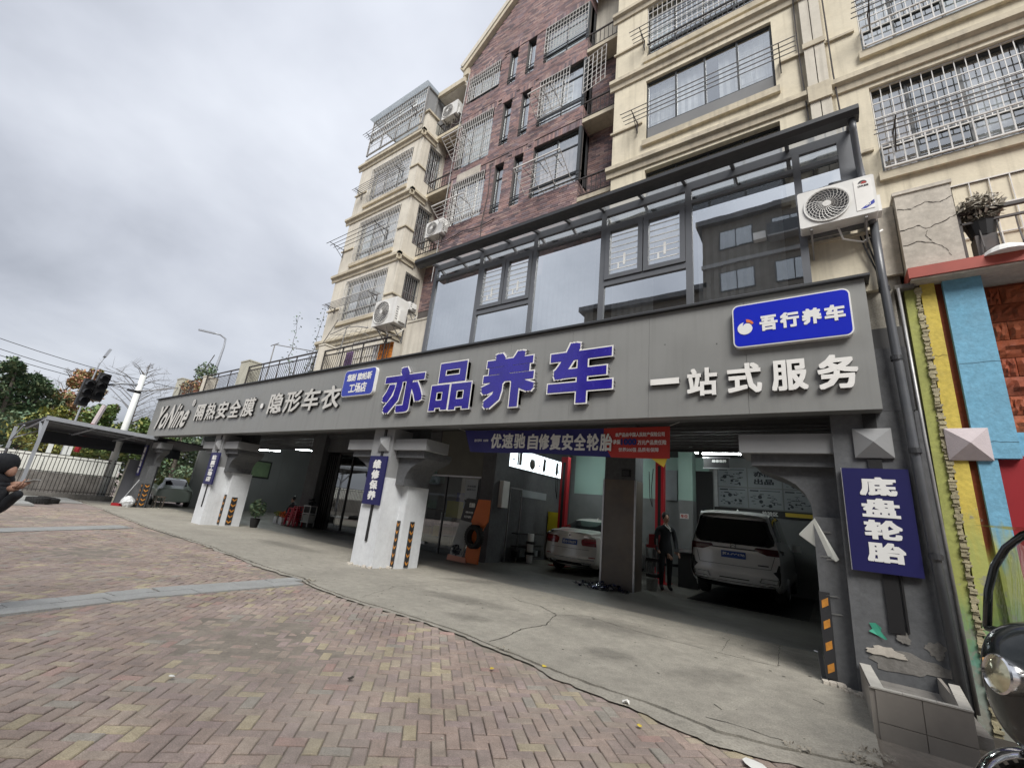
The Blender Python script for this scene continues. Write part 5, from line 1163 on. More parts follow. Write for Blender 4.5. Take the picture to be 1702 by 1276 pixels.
mb=MB(); mb.tube([(-2.6,13,3.61),(-2.6,13,4.19)],.006,4); mb.tube([(-2.15,13,3.61),(-2.15,13,4.19)],.006,4); mb.build('hanger','black',t)
# poster board
MT['poster']=mat('poster_paper',(.30,.33,.35),.5,var=.1); MT['posterink']=mat('poster_ink',(.03,.035,.045),.6,var=.2)
PB=thing('poster_board','grid of pale printed posters headed 亦品出品 on the back wall behind the people carrier','poster',(-1.7,16.98,2.5))
pr_=random.Random(6)
def poster(x0,x1,z0,z1,seed,text=None):
    o=bx('poster','poster',PB,x0,x1,16.96,16.98,z0,z1); mb=MB(); q=random.Random(seed)
    if text:
        ftext(mb,'亦品',x0+.18,x1-.22,(z0+z1)/2+.03,z1-.1,16.958,.004,bold=.04); ftext(mb,'出品',x0+.18,x1-.22,z0+.1,(z0+z1)/2-.03,16.958,.004,bold=.04)
    else:
        mb.box(x0+.04,x0+.3,16.955,16.96,z1-.09,z1-.05); mb.box(x0+.34,x1-.06,16.955,16.96,z1-.075,z1-.055)
        for i in range(30):
            x,z=q.uniform(x0+.05,x1-.16),q.uniform(z0+.05,z1-.16); mb.box(x,x+q.uniform(.02,.13),16.955,16.96,z,z+q.uniform(.008,.03))
        for i in range(5):
            x,z=q.uniform(x0+.08,x1-.2),q.uniform(z0+.06,z1-.25); mb.lathe([(.001,0),(q.uniform(.03,.07),0)],(x,16.954,z),(0,1,0),8)
    mb.build('print',('posterink'),o)
for i,(a,b) in enumerate(((-3.05,-2.16),(-2.12,-1.14),(-1.1,-.2))):
    poster(a,b,3.22,3.86,i,text=(i==1)); poster(a,b,2.54,3.18,i+5)
bx('board_frame','steel',PB,-3.2,-3.08,16.96,16.98,2.5,3.9); bx('dark_strip','black',PB,-3.2,-.1,16.95,16.98,2.28,2.5); bx('yellow_strip','yel',PB,-1.1,-.1,16.945,16.95,2.34,2.46)
mb=MB(); ftext(mb,'检验区',-1.75,-1.3,2.32,2.46,16.948,.004,bold=.03); mb.build('lettering','print',PB)

t=thing('wall_opening','black doorway left of the poster wall','doorway',(-3.9,16.9,0)); bx('opening','black',t,-4.4,-3.24,16.93,16.98,0,3.7)
t=thing('rear_column','mint and grey painted column behind the standing man','column',(-3.69,15,0)); bx('upper_shaft','mint',t,-3.91,-3.47,15,15.45,2.52,4.19); bx('lower_shaft','dado',t,-3.915,-3.465,14.995,15.455,0,2.52)
bx('notice','white',t,-3.86,-3.6,14.985,14.994,1.95,2.1); mb=MB(); ftext(mb,'车位',-3.84,-3.62,1.97,2.08,14.984,.003,bold=.03); mb.build('lettering','banred',t)
t=thing('notice_board','grey calendar-like notice board behind the red lift post','board',(-4.4,16.9,2.6)); bx('board','poster',t,-4.9,-4.45,16.9,16.97,2.6,3.7)
# two-post lifts
def lift(label,x,y,h=3.7,w=.26):
    t=thing('lift_post',label,'car lift',(x,y,0)); bx('post','red',t,x-w/2,x+w/2,y,y+.22,.02,h); bx('post_recess','black',t,x-.05,x+.05,y-.004,y,.3,h-.2); bx('foot_plate','red',t,x-.3,x+.3,y-.15,y+.4,0,.02); bx('carriage','black',t,x-w/2-.03,x+w/2+.03,y-.05,y+.0-.005,.45,.95)
    mb=MB(); mb.beam((x+.1,y-.03,.55),(x+.6,y+.5,.55),.1,.08); mb.beam((x-.1,y-.03,.55),(x-.5,y+.4,.55),.1,.08); mb.build('arm','black',t); MB().tube([(x-.2,y,3.4),(x-.25,y,2.8),(x-.22,y,2.2),(x-.3,y,2.5),(x-.33,y,3.3)],.012,5).build('hose','black',t); return t
lift('red lift post left of the pale saloon, under the lit advert',-7.62,14.0); lift('red lift post behind the standing man',-4.3,14.25)
# lit advert panel over the partition
LB=thing('lit_advert','lit white panel showing small products, high on the partition wall','light box',(-8.85,12.2,3.05))
MB().box(-8.9,-8.84,12.15,16.2,3.08,3.78).build('casing','black',LB); MB().quad((-8.836,12.18,3.1),(-8.836,16.18,3.1),(-8.836,16.18,3.76),(-8.836,12.18,3.76)).build('lit_face','screen',LB)
MT['prod']=mat('printed_product_dark',(.06,.055,.05),.6,var=.6,scale=14); MT['prody']=mat('printed_product_yellow',(.35,.34,.03),.6,var=.2)
for i,(y,w,k) in enumerate(((12.75,.12,0),(13.55,.2,1),(14.5,.14,2),(15.5,.15,3))):
    mb=MB()
    if k==0: mb.box(-8.835,-8.831,y,y+.09,3.2,3.74); mb.box(-8.835,-8.831,y+.11,y+.28,3.22,3.72); 
    elif k==1: mb.lathe([(.001,0),(.2,0)],(-8.832,y+.2,3.36),(1,0,0),9); mb.tube([(-8.832,y+.08,3.5),(-8.832,y+.15,3.66),(-8.832,y+.3,3.66),(-8.832,y+.34,3.48)],.012,4)
    else: mb.prism([(y,3.25),(y+.1,3.15),(y+.22,3.3),(y+.2,3.55),(y+.24,3.66),(y+.05,3.7),(y+.02,3.5)],0,-8.835,-8.831)
    mb.build('product_picture','prod',LB); MB().box(-8.835,-8.831,y-.3,y-.15,3.35,3.39).build('product_caption','blue2',LB)
# advert stand with tyre
t=thing('advert_stand','orange and black tyre advert stand holding a real tyre, by the glass shop entrance','stand',(-9.1,10.7,0))
def P_(x,z,y=0): return (x,10.62+.12*z+y,z)
mb=MB(); 
def apoly(name,m,pts,off=0): return MB().add([(x,10.70-off,z) for x,z in pts]+[(x,10.76-off,z) for x,z in pts],[tuple(range(len(pts))),tuple(range(2*len(pts)-1,len(pts)-1,-1))]+[(i,(i+1)%len(pts),(i+1)%len(pts)+len(pts),i+len(pts)) for i in range(len(pts))]).build(name,m,t)
apoly('orange_panel','orange',[(-9.0,0.02),(-8.5,.02),(-8.44,1.0),(-8.28,1.25),(-8.28,1.86),(-8.72,1.86),(-8.9,1.2)],0)
apoly('black_head','black',[(-9.34,1.2),(-8.92,1.16),(-8.72,1.86),(-9.2,1.86)],.012)
apoly('grey_picture','granite',[(-9.62,.10),(-9.15,.10),(-8.86,1.16),(-9.34,1.2)],.012)

MT['pinkorange']=mat('pale_orange_print',(.62,.28,.20),.6,var=.05); apoly('base_strip','pinkorange',[(-9.68,.0),(-8.9,.0),(-8.95,.14),(-9.66,.16)],.03)
mb=MB(); ftext(mb,'自修复 安全轮胎',-9.16,-8.86,1.42,1.48,10.685,.004,bold=.02); ftext(mb,'扎钉不漏气',-9.2,-8.92,1.28,1.35,10.685,.004,bold=.02); ftext(mb,'优速驰',-9.05,-8.82,1.6,1.74,10.685,.004,bold=.03); mb.build('lettering','print',t)
mb=MB(); leafclump(mb,(-9.35,10.67,.33),(.2,.006,.16),60,.05,3); mb.build('rock_picture','posterink',t)
def tyre(name,label,c,ax,R=.32,w=.2,rim=True,seed=0,cat='tyre'):
    o=thing(name,label,cat,c); pr=[(R*.62,-w/2),(R*.9,-w/2),(R*.985,-w*.36),(R,-w*.2),(R,w*.2),(R*.985,w*.36),(R*.9,w/2),(R*.62,w/2),(R*.62,-w/2)]
    sm(MB().lathe(pr,c,ax,28).build('tyre_body','rubber',o))
    mb=MB(); A=Vector(ax).normalized(); a=A.orthogonal().normalized(); b=A.cross(a)
    for i in range(28):
        th=2*math.pi*i/28; d=a*math.cos(th)+b*math.sin(th); e=A.cross(d); mb.obox(Vector(c)+d*(R+.002),A*w*.42,e*.022,d*.006)
    mb.build('tread','rubber',o); return o
tyre('spare_tyre','black tyre fixed to the orange advert stand',(-8.60,10.55,.78),(0.1,1,0),.33,.2)
tyre('tyre','black tyre lying flat on the ground by the distant fence',(-25.6,3.9,.13),(0,0,1),.36,.24)
tyre('tyre','second black tyre lying partly under the first by the fence',(-26.3,4.3,.11),(0.05,.1,1),.34,.22)
# shop entrance: glass doors, posters, upper panel
E1=thing('shop_entrance','dim glazed shop entrance with steel door pulls and posters','shop front',(-11.5,11.6,0))
bx('upper_panel','soffit2',E1,-11.4,-9.33,11.45,11.6,2.62,4.19); bx('head_rail','steel',E1,-13.9,-9.33,11.44,11.5,2.56,2.61)
for x in(-13.9,-12.3,-10.9,-9.4): bx('mullion','trim',E1,x-.025,x+.025,11.5,11.56,0,2.56)
for a,b in((-13.9,-12.3),(-12.3,-10.9),(-10.9,-9.4)): MB().quad((a+.03,11.53,0.02),(b-.03,11.53,.02),(b-.03,11.53,2.55),(a+.03,11.53,2.55)).build('door_pane','shopglass',E1)
mb=MB()
for x in(-12.6,-12.42,-12.2): mb.tube([(x,11.46,.6),(x,11.46,1.6)],.014,6)
mb.build('door_pull','steel',E1); bx('poster','poster',E1,-9.98,-9.45,11.47,11.49,1.55,2.5)
mb=MB(); leafclump(mb,(-9.71,11.465,1.75),(.2,.005,.14),30,.06,9); ftext(mb,'专业轮胎',-9.9,-9.52,2.25,2.31,11.465,.003); ftext(mb,'服务中心',-9.9,-9.52,2.14,2.2,11.465,.003); mb.build('poster_print','posterink',E1)
bx('yellow_poster','yellowbox',E1,-10.85,-10.05,11.6,11.62,1.2,1.75); bx('price_card','white',E1,-11.7,-11.52,11.45,11.46,.22,.3)
o=MB().box(-13.9,-9.4,14.5,14.6,0,4.19).build('shop_inner_wall','dado'); tag(o,kind='structure')
for i,(x,z,w,h,m) in enumerate(((-13.2,1.4,.5,.6,'poster'),(-12.4,.9,.6,.4,'white'),(-11.7,1.6,.5,.5,'blue2'),(-11.0,1.0,.6,.5,'poster'),(-12.9,.4,.6,.4,'yellowbox'),(-10.4,.5,.5,.6,'poster'))):
    t=thing('display_case',['pale display case left in the dim shop','low white display case in the dim shop','blue box display in the dim shop','grey box display right in the dim shop','low yellow display box in the dim shop','low grey display at the shop door'][i],'display case',(x,13,0)); bx('case',m,t,x,x+w,13,13.4,z,z+h); bx('case_base','black',t,x,x+w,13,13.4,0,z)
# dark folding doors and glazing between the middle and the left pier
F1=thing('folding_doors','stack of black framed folding glass doors behind the middle pier','door',(-17.5,11.8,0))
xx=-18.9
for i in range(6):
    a=xx+i*.16; mb=MB(); y0,y1=11.75,12.5
    mb.box(a,a+.05,y0,y0+.08,0,3.3); mb.box(a,a+.05,y1-.08,y1,0,3.3); mb.box(a,a+.05,y0+.08,y1-.08,3.2,3.3); mb.box(a,a+.05,y0+.08,y1-.08,0,.12); f=mb.build('door_leaf','black',F1)
    MB().quad((a+.02,y0+.08,.12),(a+.02,y1-.08,.12),(a+.02,y1-.08,3.2),(a+.02,y0+.08,3.2)).build('pane','shopglass',f)
F2=thing('glazed_screen','dark framed glazed screen with a mint wall behind, left of the middle pier','screen',(-16,11.7,0))
mb=MB(); 
for x in(-17.9,-16.9,-15.6,-14.2): mb.box(x-.04,x+.04,11.7,11.78,0,3.3)
mb.box(-17.9,-14.2,11.7,11.78,3.3,3.4); mb.box(-17.86,-14.24,11.71,11.77,0,.1); mb.build('screen_frame','black',F2)
for a,b in((-17.9,-16.9),(-16.9,-15.6),(-15.6,-14.2)): MB().quad((a+.04,11.74,.1),(b-.04,11.74,.1),(b-.04,11.74,3.3),(a+.04,11.74,3.3)).build('pane','shopglass',F2)
bx('mint_backdrop','mint',F2,-19.6,-14.4,16.2,16.3,2.6,4.19); bx('header_panel','pdark',F2,-19.0,-14.2,11.72,11.8,3.4,4.19)
# red plastic stools, flower baskets, trolley and plants in the left bay
def stool(label,x,y,n=1,h=.46):
    t=thing('plastic_stool',label,'stool',(x,y,0)); mb=MB().prism([(x-.15,y-.15),(x+.15,y-.15),(x+.15,y+.15),(x-.15,y+.15)],2,h-.03+.1*n,h+.1*n); mb.build('seat','plasticred',t)
    for sx_ in(-1,1):
        for sy_ in(-1,1): MB().beam((x+sx_*.13,y+sy_*.13,h-.03+.1*n),(x+sx_*.19,y+sy_*.19,0),.07,.05).build('leg','plasticred',t)
    for k in range(n+1): MB().box(x-.16,x+.16,y-.16,y+.16,h*.45+k*.1,h*.5+k*.1+.02).build('skirt','plasticred',t)
    return t
stool('left stack of red plastic stools in front of the grey panelled pillar',-19.85,11.2,3); stool('right stack of red plastic stools in front of the grey panelled pillar',-19.35,11.15,4)
for i,(x,m,l) in enumerate(((-20.7,'white','white bag with flowers on the ground beside the seated figure'),(-20.25,'orange','box with orange flowers on the ground beside the red stools'))):
    t=thing('flower_box',l,'flowers',(x,11.0,0)); bx('box','white',t,x-.14,x+.14,10.9,11.15,0,.3); mb=MB(); leafclump(mb,(x,11.0,.42),(.22,.15,.15),60,.06,i+30); mb.build('flowers','orange' if i else 'leafy',t)
t=thing('tool_trolley','small silver wheeled trolley with two shelves beside the folding doors','trolley',(-18.6,11.2,0)); mb=MB()
for x in(-18.85,-18.35):
    for y in(11.1,11.4): mb.beam((x,y,.08),(x,y,.95),.025,.025)
mb.build('upright','steel',t)
for z in(.25,.6,.92): bx('shelf','steel',t,-18.87,-18.33,11.08,11.42,z,z+.03)
bx('bin','granite',t,-18.8,-18.4,11.1,11.4,.28,.56); mb=MB(); leafclump(mb,(-18.6,11.25,1.1),(.2,.12,.16),40,.07,3); mb.build('cloths','cloth',t)
potplant('potted_plant','dark leafy potted plant at the foot of the white pier farther left',(-18.25,8.85,0),.18,.85,'black','leafd',260,8,'black',s=.07)
potplant('potted_plant','dark leafy potted plant behind the middle pier',(-10.15,8.6,0),.2,.9,'pot','leafr',200,9,'black',s=.07)
# framed pictures and a wall lamp in the left bay
t=thing('wall_picture','dark framed landscape picture on the bay wall','picture',(-29.38,13,2.6)); MB().box(-29.385,-29.34,12.4,14.4,2.0,3.1).build('frame','black',t); MB().box(-29.34,-29.33,12.5,14.3,2.1,3.0).build('picture_print','leafd',t)
# tool cabinets, oil drums, shelves next to the saloon
t=thing('tool_cabinet','yellow tool cabinet with drawers beyond the pale saloon','cabinet',(-9.0,15.0,0))
for c in range(1):
    bx('carcass','yellowbox',t,-8.85,-8.3,15.2,15.7,.1,1.75)
    for i in range(7): bx('drawer','yellowbox',t,-8.82,-8.33,15.18,15.2,.2+i*.215,.39+i*.215)
t=thing('can_stack','three stacked pale round cans beside the dark rack','can',(-9,13,0))
for i in range(3): MB().lathe([(.001,0),(.11,0),(.11,.24),(.1,.25),(.001,.25)],(-8.35,13.3,.02+i*.34),(0,0,1),14).build('can','white',t); bx('spacer','black',t,-8.47,-8.23,13.2,13.4,.275+i*.34,.355+i*.34) if i<2 else None
t=thing('storage_rack','dark loaded rack left of the pale saloon','rack',(-8.6,12.9,0))
for z in(.15,.5,.9): bx('shelf','black',t,-8.75,-8.5,12.7,14.4,z,z+.03)
for i in range(8): y=12.75+i*.2; bx('stored_box',['black','dado','poster','rubber'][i%4],t,-8.73,-8.52,y,y+.16,.18,.18+rs.uniform(.15,.3))
t=thing('glass_cabinet','tall narrow steel framed cabinet left of the pale saloon','cabinet',(-8.7,12.4,0)); mb=MB()
for y in(12.3,13.0): mb.box(-8.72,-8.68,y,y+.04,0,2.4)
mb.box(-8.72,-8.68,12.34,13.0,2.36,2.4); mb.build('cabinet_frame','steel',t)
t=thing('fuse_panel','white wall box on the grey pillar near the saloon','box',(-8.75,12.0,1.6)); bx('casing','white',t,-8.76,-8.6,11.75,12.1,1.7,2.55)
t=thing('banner_strip','pale strip with small characters on the partition behind the saloon','notice',(-8.85,14,2.2)); MB().box(-8.89,-8.87,13.2,15.0,2.15,2.4).build('strip','poster',t)

# wall bench and tyres near the man
t=thing('tyre_machine','dark tyre changing machine beside the standing man','machine',(-4.9,13.2,0)); bx('cabinet','black',t,-4.0+.25,-3.3+.1,14.3,14.8,0,.95); MB().lathe([(.001,0),(.3,0),(.3,.05),(.001,.05)],(-3.45,14.5,1.0),(0,0,1),16).build('turntable','steel',t); MB().beam((-3.2,14.7,.9),(-3.2,14.7,1.9),.08,.08).build('column','red',t)
t=thing('work_cart','dark parts cart with reddish trays beside the brown pillar','cart',(-4.4,12.9,0)); 
for z,m in((.3,'black'),(.7,'black'),(1.05,'redpanel')): bx('tray',m,t,-4.15,-3.85,12.6,13.1,z,z+.08)
mb=MB()
for x in(-4.13,-3.87):
    for y in(12.62,13.08): mb.beam((x,y,0),(x,y,1.3),.03,.03)
mb.build('upright','steel',t); MB().box(-4.1,-3.9,12.65,13.05,1.13,1.4).build('load','redpanel',t)
t=thing('bucket','pale blue bucket on the floor beside the standing man','bucket',(-4.05,12.5,0)); MB().lathe([(.001,.0),(.13,0),(.16,.28),(.17,.29),(.15,.28),(.12,.02)],(-3.93,12.45,0),(0,0,1),18).build('pail','granite',t)
# crumpled foil by the brown pillar
def foil(label,cx,cy,rx,ry,h,seed,m1,m2):
    q=random.Random(seed); t=thing('crumpled_foil',label,'foil',(cx,cy,0))
    for k,m in enumerate((m1,m2)):
        mb=MB()
        for i in range(70):
            a=q.uniform(0,6.28); d=q.random()**.6; x,y=cx+rx*d*math.cos(a),cy+ry*d*math.sin(a); zz=h*(1-d*.8)*q.uniform(.1,1)
            p=Vector((x,y,zz+.01)); s=q.uniform(.04,.11); va=Vector((q.uniform(-1,1),q.uniform(-1,1),q.uniform(-.6,.6)))*s; vb=Vector((q.uniform(-1,1),q.uniform(-1,1),q.uniform(-.6,.6)))*s*.7
            mb.add([p-va,p+vb,p+va,p-vb*.8],[(0,1,2),(0,2,3)])
        tag(mb.build('foil_sheet',m,t),kind='stuff')
foil('heap of crumpled silver and blue foil at the foot of the brown stone pillar',-4.75,11.05,.75,.3,.2,5,'foil','foilb')
# lift pit plate under the people carrier
o=MB().box(-3.0,-.5,12.25,17,-.001,.006).build('pit_cover','black'); tag(o,'dark steel plate flush in the floor under the people carrier','plate')


mb=MB()
for k,(x,y,n) in enumerate(((-.35,4.86,40),(.05,5.05,90),(.18,5.3,60),(-7.9,5.1,50),(-3.3,4.86,20))): leafclump(mb,(x,y,.01),(.14,.08,.03),n,.018,k+60)
tag(mb.build('dry_debris','drygrass'),'dry leaf debris and weeds caught in the crack','debris',kind='stuff')
mb=MB()
for i in range(130):
    x,y=rs.uniform(-12,-.2),rs.uniform(5.1,9.5); q=rs.uniform(.006,.022); mb.add([(x+q*rs.uniform(.5,1.6)*math.cos(t_),y+q*rs.uniform(.5,1.2)*math.sin(t_),.0035) for t_ in (0,1.1,2.2,3.3,4.4,5.4)],[(0,1,2,3,4,5)])
tag(mb.build('dark_specks','soil'),'small dark specks and gum spots on the concrete apron','specks',kind='stuff')

MT['stain']=mat('oil_stain',(.12,.112,.10),.6,var=.3,scale=5)
def stainmat(m):
    n=m.node_tree.nodes; l=m.node_tree.links; b=n['Principled BSDF']; tc_=n.new('ShaderNodeTexCoord'); g_=n.new('ShaderNodeTexGradient'); g_.gradient_type='SPHERICAL'; mp=n.new('ShaderNodeMapping'); l.new(tc_.outputs['Object'],mp.inputs[0]); l.new(mp.outputs[0],g_.inputs[0])
    nz=n.new('ShaderNodeTexNoise'); nz.inputs['Scale'].default_value=2.6; nz.inputs['Detail'].default_value=8; l.new(tc_.outputs['Object'],nz.inputs['Vector'])
    mu=n.new('ShaderNodeMath'); mu.operation='MULTIPLY'; l.new(g_.outputs['Fac'],mu.inputs[0]); l.new(nz.outputs['Fac'],mu.inputs[1]); mr=n.new('ShaderNodeMapRange'); l.new(mu.outputs[0],mr.inputs[0]); mr.inputs[1].default_value=.08; mr.inputs[2].default_value=.38; mr.inputs[3].default_value=0; mr.inputs[4].default_value=.24; l.new(mr.outputs[0],b.inputs['Alpha'])
stainmat(MT['stain'])
for i,(x,y,sx_,sy_,a) in enumerate(((-3.0,7.4,1.3,.8,.3),(-5.6,6.6,1.6,.5,.2),(-1.3,6.2,.8,.5,1),(-8.0,9.2,1.5,.7,.1),(-2.4,5.9,.5,.4,.6),(-13,7.3,2.2,.6,.1),(-6.8,8.3,1.0,.4,.8),(-4.6,5.7,.6,.35,.5),(-.5,8.2,.9,.6,.4))):
    o=MB().quad((-1,-1,0),(1,-1,0),(1,1,0),(-1,1,0)).build('oil_stain','stain',ap); o.location=(x,y,.0026+.0002*i); o.scale=(sx_,sy_,1); o.rotation_euler=(0,0,a)
# ================================================================ vehicles
def cr1(p0,p1,p2,p3,t): return .5*((2*p1)+(-p0+p2)*t+(2*p0-5*p1+4*p2-p3)*t*t+(-p0+3*p1-3*p2+p3)*t**3)
def interp(rows,sub):
    out=[]; n=len(rows)
    for i in range(n-1):
        a=rows[max(i-1,0)];b=rows[i];c=rows[i+1];d=rows[min(i+2,n-1)]
        for k in range(sub): 
            t=k/sub; out.append([tuple(cr1(a[j][m],b[j][m],c[j][m],d[j][m],t) for m in range(len(b[j]))) for j in range(len(b))])
    out.append([tuple(p) for p in rows[-1]]); return out
def car_shell(t,st,rear,ry,classify,paint,sub=4,psub=3):
    """st: list of (y,[(x,z)...]) half sections from bottom centre over the side to top centre"""
    rows=[[(x,y,z) for x,z in pr] for y,pr in st]
    rows=interp(rows,sub)
    # refine along the profile
    R2=[]
    for r in rows:
        col=[[p] for p in r]; q=interp([[p] for p in r],psub); R2.append([a[0] for a in q])
    nu,nv=len(R2),len(R2[0]); parts={}
    def put(k,vs,fs): parts.setdefault(k,MB()).add(vs,fs)
    for sgn in(1,-1):
        for i in range(nu-1):
            for j in range(nv-1):
                q=[R2[i][j],R2[i+1][j],R2[i+1][j+1],R2[i][j+1]]; k=classify(i/sub,j/psub,[sum(p[a] for p in q)/4 for a in range(3)])
                put(k,[(sgn*p[0],p[1],p[2]) for p in q],[(0,1,2,3)] if sgn>0 else [(3,2,1,0)])
    # rear face
    e=R2[0]; mb=MB(); nx=10; idx=[j for j in range(nv)]
    V=[]; 
    for j in idx:
        x0,_,z0=e[j]
        for k in range(nx+1):
            x=-x0+2*x0*k/nx; V.append((x,ry(x,z0,max(x0,.01)),z0))
    for j in range(len(idx)-1):
        for k in range(nx):
            put('body',[V[j*(nx+1)+k],V[j*(nx+1)+k+1],V[(j+1)*(nx+1)+k+1],V[(j+1)*(nx+1)+k]],[(0,1,2,3)])
    mats={'body':paint,'glass':'carg','under':'black','roof':paint}
    for k,mb in parts.items():
        me_v={}; # weld
        nv_=[];ix=[]
        for v in mb.v:
            key=(round(v[0],4),round(v[1],4),round(v[2],4))
            if key not in me_v: me_v[key]=len(nv_); nv_.append(v)
            ix.append(me_v[key])
        mb.v=nv_; mb.f=[tuple(dict.fromkeys(ix[i] for i in f)) for f in mb.f]; z=[(f,m) for f,m in zip(mb.f,mb.m) if len(f)>2]; mb.f=[a for a,_ in z]; mb.m=[b for _,b in z]
        o=mb.build({'body':'body','glass':'window_glass','under':'underbody','roof':'roof_panel'}[k],mats[k],t,local=True); sm(o,40)
def wheel(t,x,y,r=.33,w=.22):
    o=MB().lathe([(r*.66,-w/2),(r*.92,-w/2),(r,-w*.3),(r,w*.3),(r*.92,w/2),(r*.66,w/2)],(x,y,r),(1,0,0),26).build('wheel','rubber',t,local=True); sm(o)
    s=1 if x>0 else -1; mb=MB().lathe([(r*.66,-.02),(r*.6,-.05),(.06,-.03),(.001,-.02)],(x+s*w/2,y,r),(-s,0,0),22)
    for i in range(5):
        a=2*math.pi*i/5; mb.obox((x+s*(w/2-.015),y+r*.33*math.cos(a),r+r*.33*math.sin(a)),(.012,0,0),(0,r*.3*math.cos(a),r*.3*math.sin(a)),(0,-.035*math.sin(a),.035*math.cos(a)))
    mb.build('rim','steel',o,local=True)
def rp(mb,pts,ryf,off,th=.012,nsub=6):
    """patch on the rear surface: polygon given as strip of (xl,xr,z) rows"""
    V=[];k=nsub
    for xl,xr,z in pts:
        for i in range(k+1):
            x=xl+(xr-xl)*i/k; V.append((x,ryf(x,z)-off,z))
    n=k+1; o=[(j*n+i,j*n+i+1,(j+1)*n+i+1,(j+1)*n+i) for j in range(len(pts)-1) for i in range(k)]
    V2=[(x,y+th,z) for x,y,z in V]; m=len(V); b=[tuple(reversed([q+m for q in f])) for f in o]
    rim=[i for i in range(n)]+[j*n+k for j in range(1,len(pts))]+[(len(pts)-1)*n+i for i in range(k-1,-1,-1)]+[j*n for j in range(len(pts)-2,0,-1)]
    s=[(rim[i],rim[i]+m,rim[(i+1)%len(rim)]+m,rim[(i+1)%len(rim)]) for i in range(len(rim))]
    mb.add(V+V2,o+b+s); return mb
# ---- pale saloon
SD=thing('saloon_car','pale pearl saloon seen from behind, parked on the left of the brown stone pillar','car',(-6.42,12.45,0),math.radians(1.5))
def sec(w,zb,belt,top,cw): return [(0,zb),(w*.7,zb),(w*.96,zb+.1),(w,zb+.32),(w*.985,belt-.16),(w*.94,belt),(cw,(belt+top)/2+.02 if top-belt>.15 else belt+.03),(cw*.78 if top-belt>.15 else cw*.9,top-.01),(0,top)]
SD.scale=(1.03,1.04,1.12)
W_=.93
st=[(.0,sec(.84,.24,.98,1.085,.66)),(.25,sec(.91,.2,1.01,1.115,.74)),(.6,sec(W_,.2,1.0,1.14,.72)),(1.0,sec(W_,.2,.98,1.26,.70)),(1.6,sec(W_,.2,.97,1.42,.68)),(2.3,sec(W_,.2,.96,1.47,.67)),(3.0,sec(W_,.2,.95,1.42,.68)),(3.7,sec(W_,.2,.94,1.10,.74)),(4.3,sec(.91,.22,.88,.98,.74)),(4.8,sec(.82,.25,.72,.80,.6)),(4.93,sec(.6,.35,.6,.66,.4))]
def ryS(x,z,x0=.84):
    b=.16*(abs(x)/max(x0,.3))**2.5 if x0>.05 else 0; y=b
    y+= -.05*math.exp(-((z-.46)/.16)**2) + .02*math.exp(-((z-.92)/.1)**2) + max(0,.34-z)*.35
    return y-.02
def clS(i,j,c):
    if j<1.2: return 'under'
    if 2.15<i<7.0 and 5.05<j<6.85 and c[2]>1.0: 
        if abs(i-4.6)<.10: return 'body'
        return 'glass'
    if (2.05<i<3.75 or 6.1<i<7.0) and j>=6.85 and abs(c[0])<.62: return 'glass'
    return 'body'
car_shell(SD,st,None,ryS,clS,'silver')
K=dict(local=True); rS=lambda x,z: ryS(x,z,.84)
for s in(-1,1):
    mb=MB(); q=[(.40,.80,.76),(.36,.83,.83),(.36,.84,.90),(.45,.83,.95)] 
    rp(mb,[(min(s*a,s*b),max(s*a,s*b),z) for a,b,z in q],rS,.008); 
    mb.add([(s*.835,.135,.78),(s*.90,.42,.86),(s*.905,.42,.93),(s*.84,.13,.94)],[(0,1,2,3)]); mb.build('tail_light','tail',SD,**K)
    mb=MB(); rp(mb,[(min(s*.45,s*.80),max(s*.45,s*.80),.855),(min(s*.45,s*.80),max(s*.45,s*.80),.875)],rS,.014,.006); mb.build('light_strip','plasticred',SD,**K)
    mb=MB(); rp(mb,[(min(s*.42,s*.66),max(s*.42,s*.66),.29),(min(s*.40,s*.68),max(s*.40,s*.68),.35)],rS,.012); mb.build('exhaust','chrome',SD,**K)
    mb=MB(); rp(mb,[(min(s*.60,s*.78),max(s*.60,s*.78),.475),(min(s*.6,s*.78),max(s*.6,s*.78),.50)],rS,.01); mb.build('reflector','tail',SD,**K)
mb=MB(); rp(mb,[(-.76,.76,.42),(-.76,.76,.435)],rS,.012); mb.build('bumper_trim','chrome',SD,**K)
mb=MB(); rp(mb,[(-.62,.62,.26),(-.60,.60,.33)],rS,.006); mb.build('diffuser','black',SD,**K)
mb=MB(); rp(mb,[(-.60,.60,.66),(-.60,.60,.668)],rS,.006); mb.build('boot_gap','black',SD,**K)
mb=MB(); rp(mb,[(-.24,.24,.76),(-.24,.24,.89)],rS,.016); pl=mb.build('number_plate','plate',SD,**K)
mb=MB(); lettering(mb,'苏B·5965Y',(-.215,rS(0,.82)-.018,.785),(.43,0,0),(0,0,.08),(0,-.004,0),bold=.02); mb.build('plate_lettering','print',pl,**K)
MB().lathe([(.001,-.012),(.035,-.012),(.042,0)],(0,rS(0,.99)-.005,.99),(0,1,0),20).build('badge','trim',SD,**K); MB().lathe([(.034,-.013),(.042,-.013),(.043,0)],(0,rS(0,.99)-.005,.99),(0,1,0),20).build('badge_ring','chrome',SD,**K)
mb=MB(); lettering(mb,'530Li',(.42,rS(.5,.99)-.012,.97),(.17,0,0),(0,0,.035),(0,-.003,0),bold=.01); mb.build('model_lettering','chrome',SD,**K)
MB().add([(-.02,1.95,1.455),(.02,1.95,1.455),(.005,2.02,1.52),(-.005,2.02,1.52),(-.02,2.12,1.46),(.02,2.12,1.46)],[(0,1,2,3),(1,5,2),(0,3,4),(3,2,5,4)]).build('aerial_fin','silver',SD,**K)
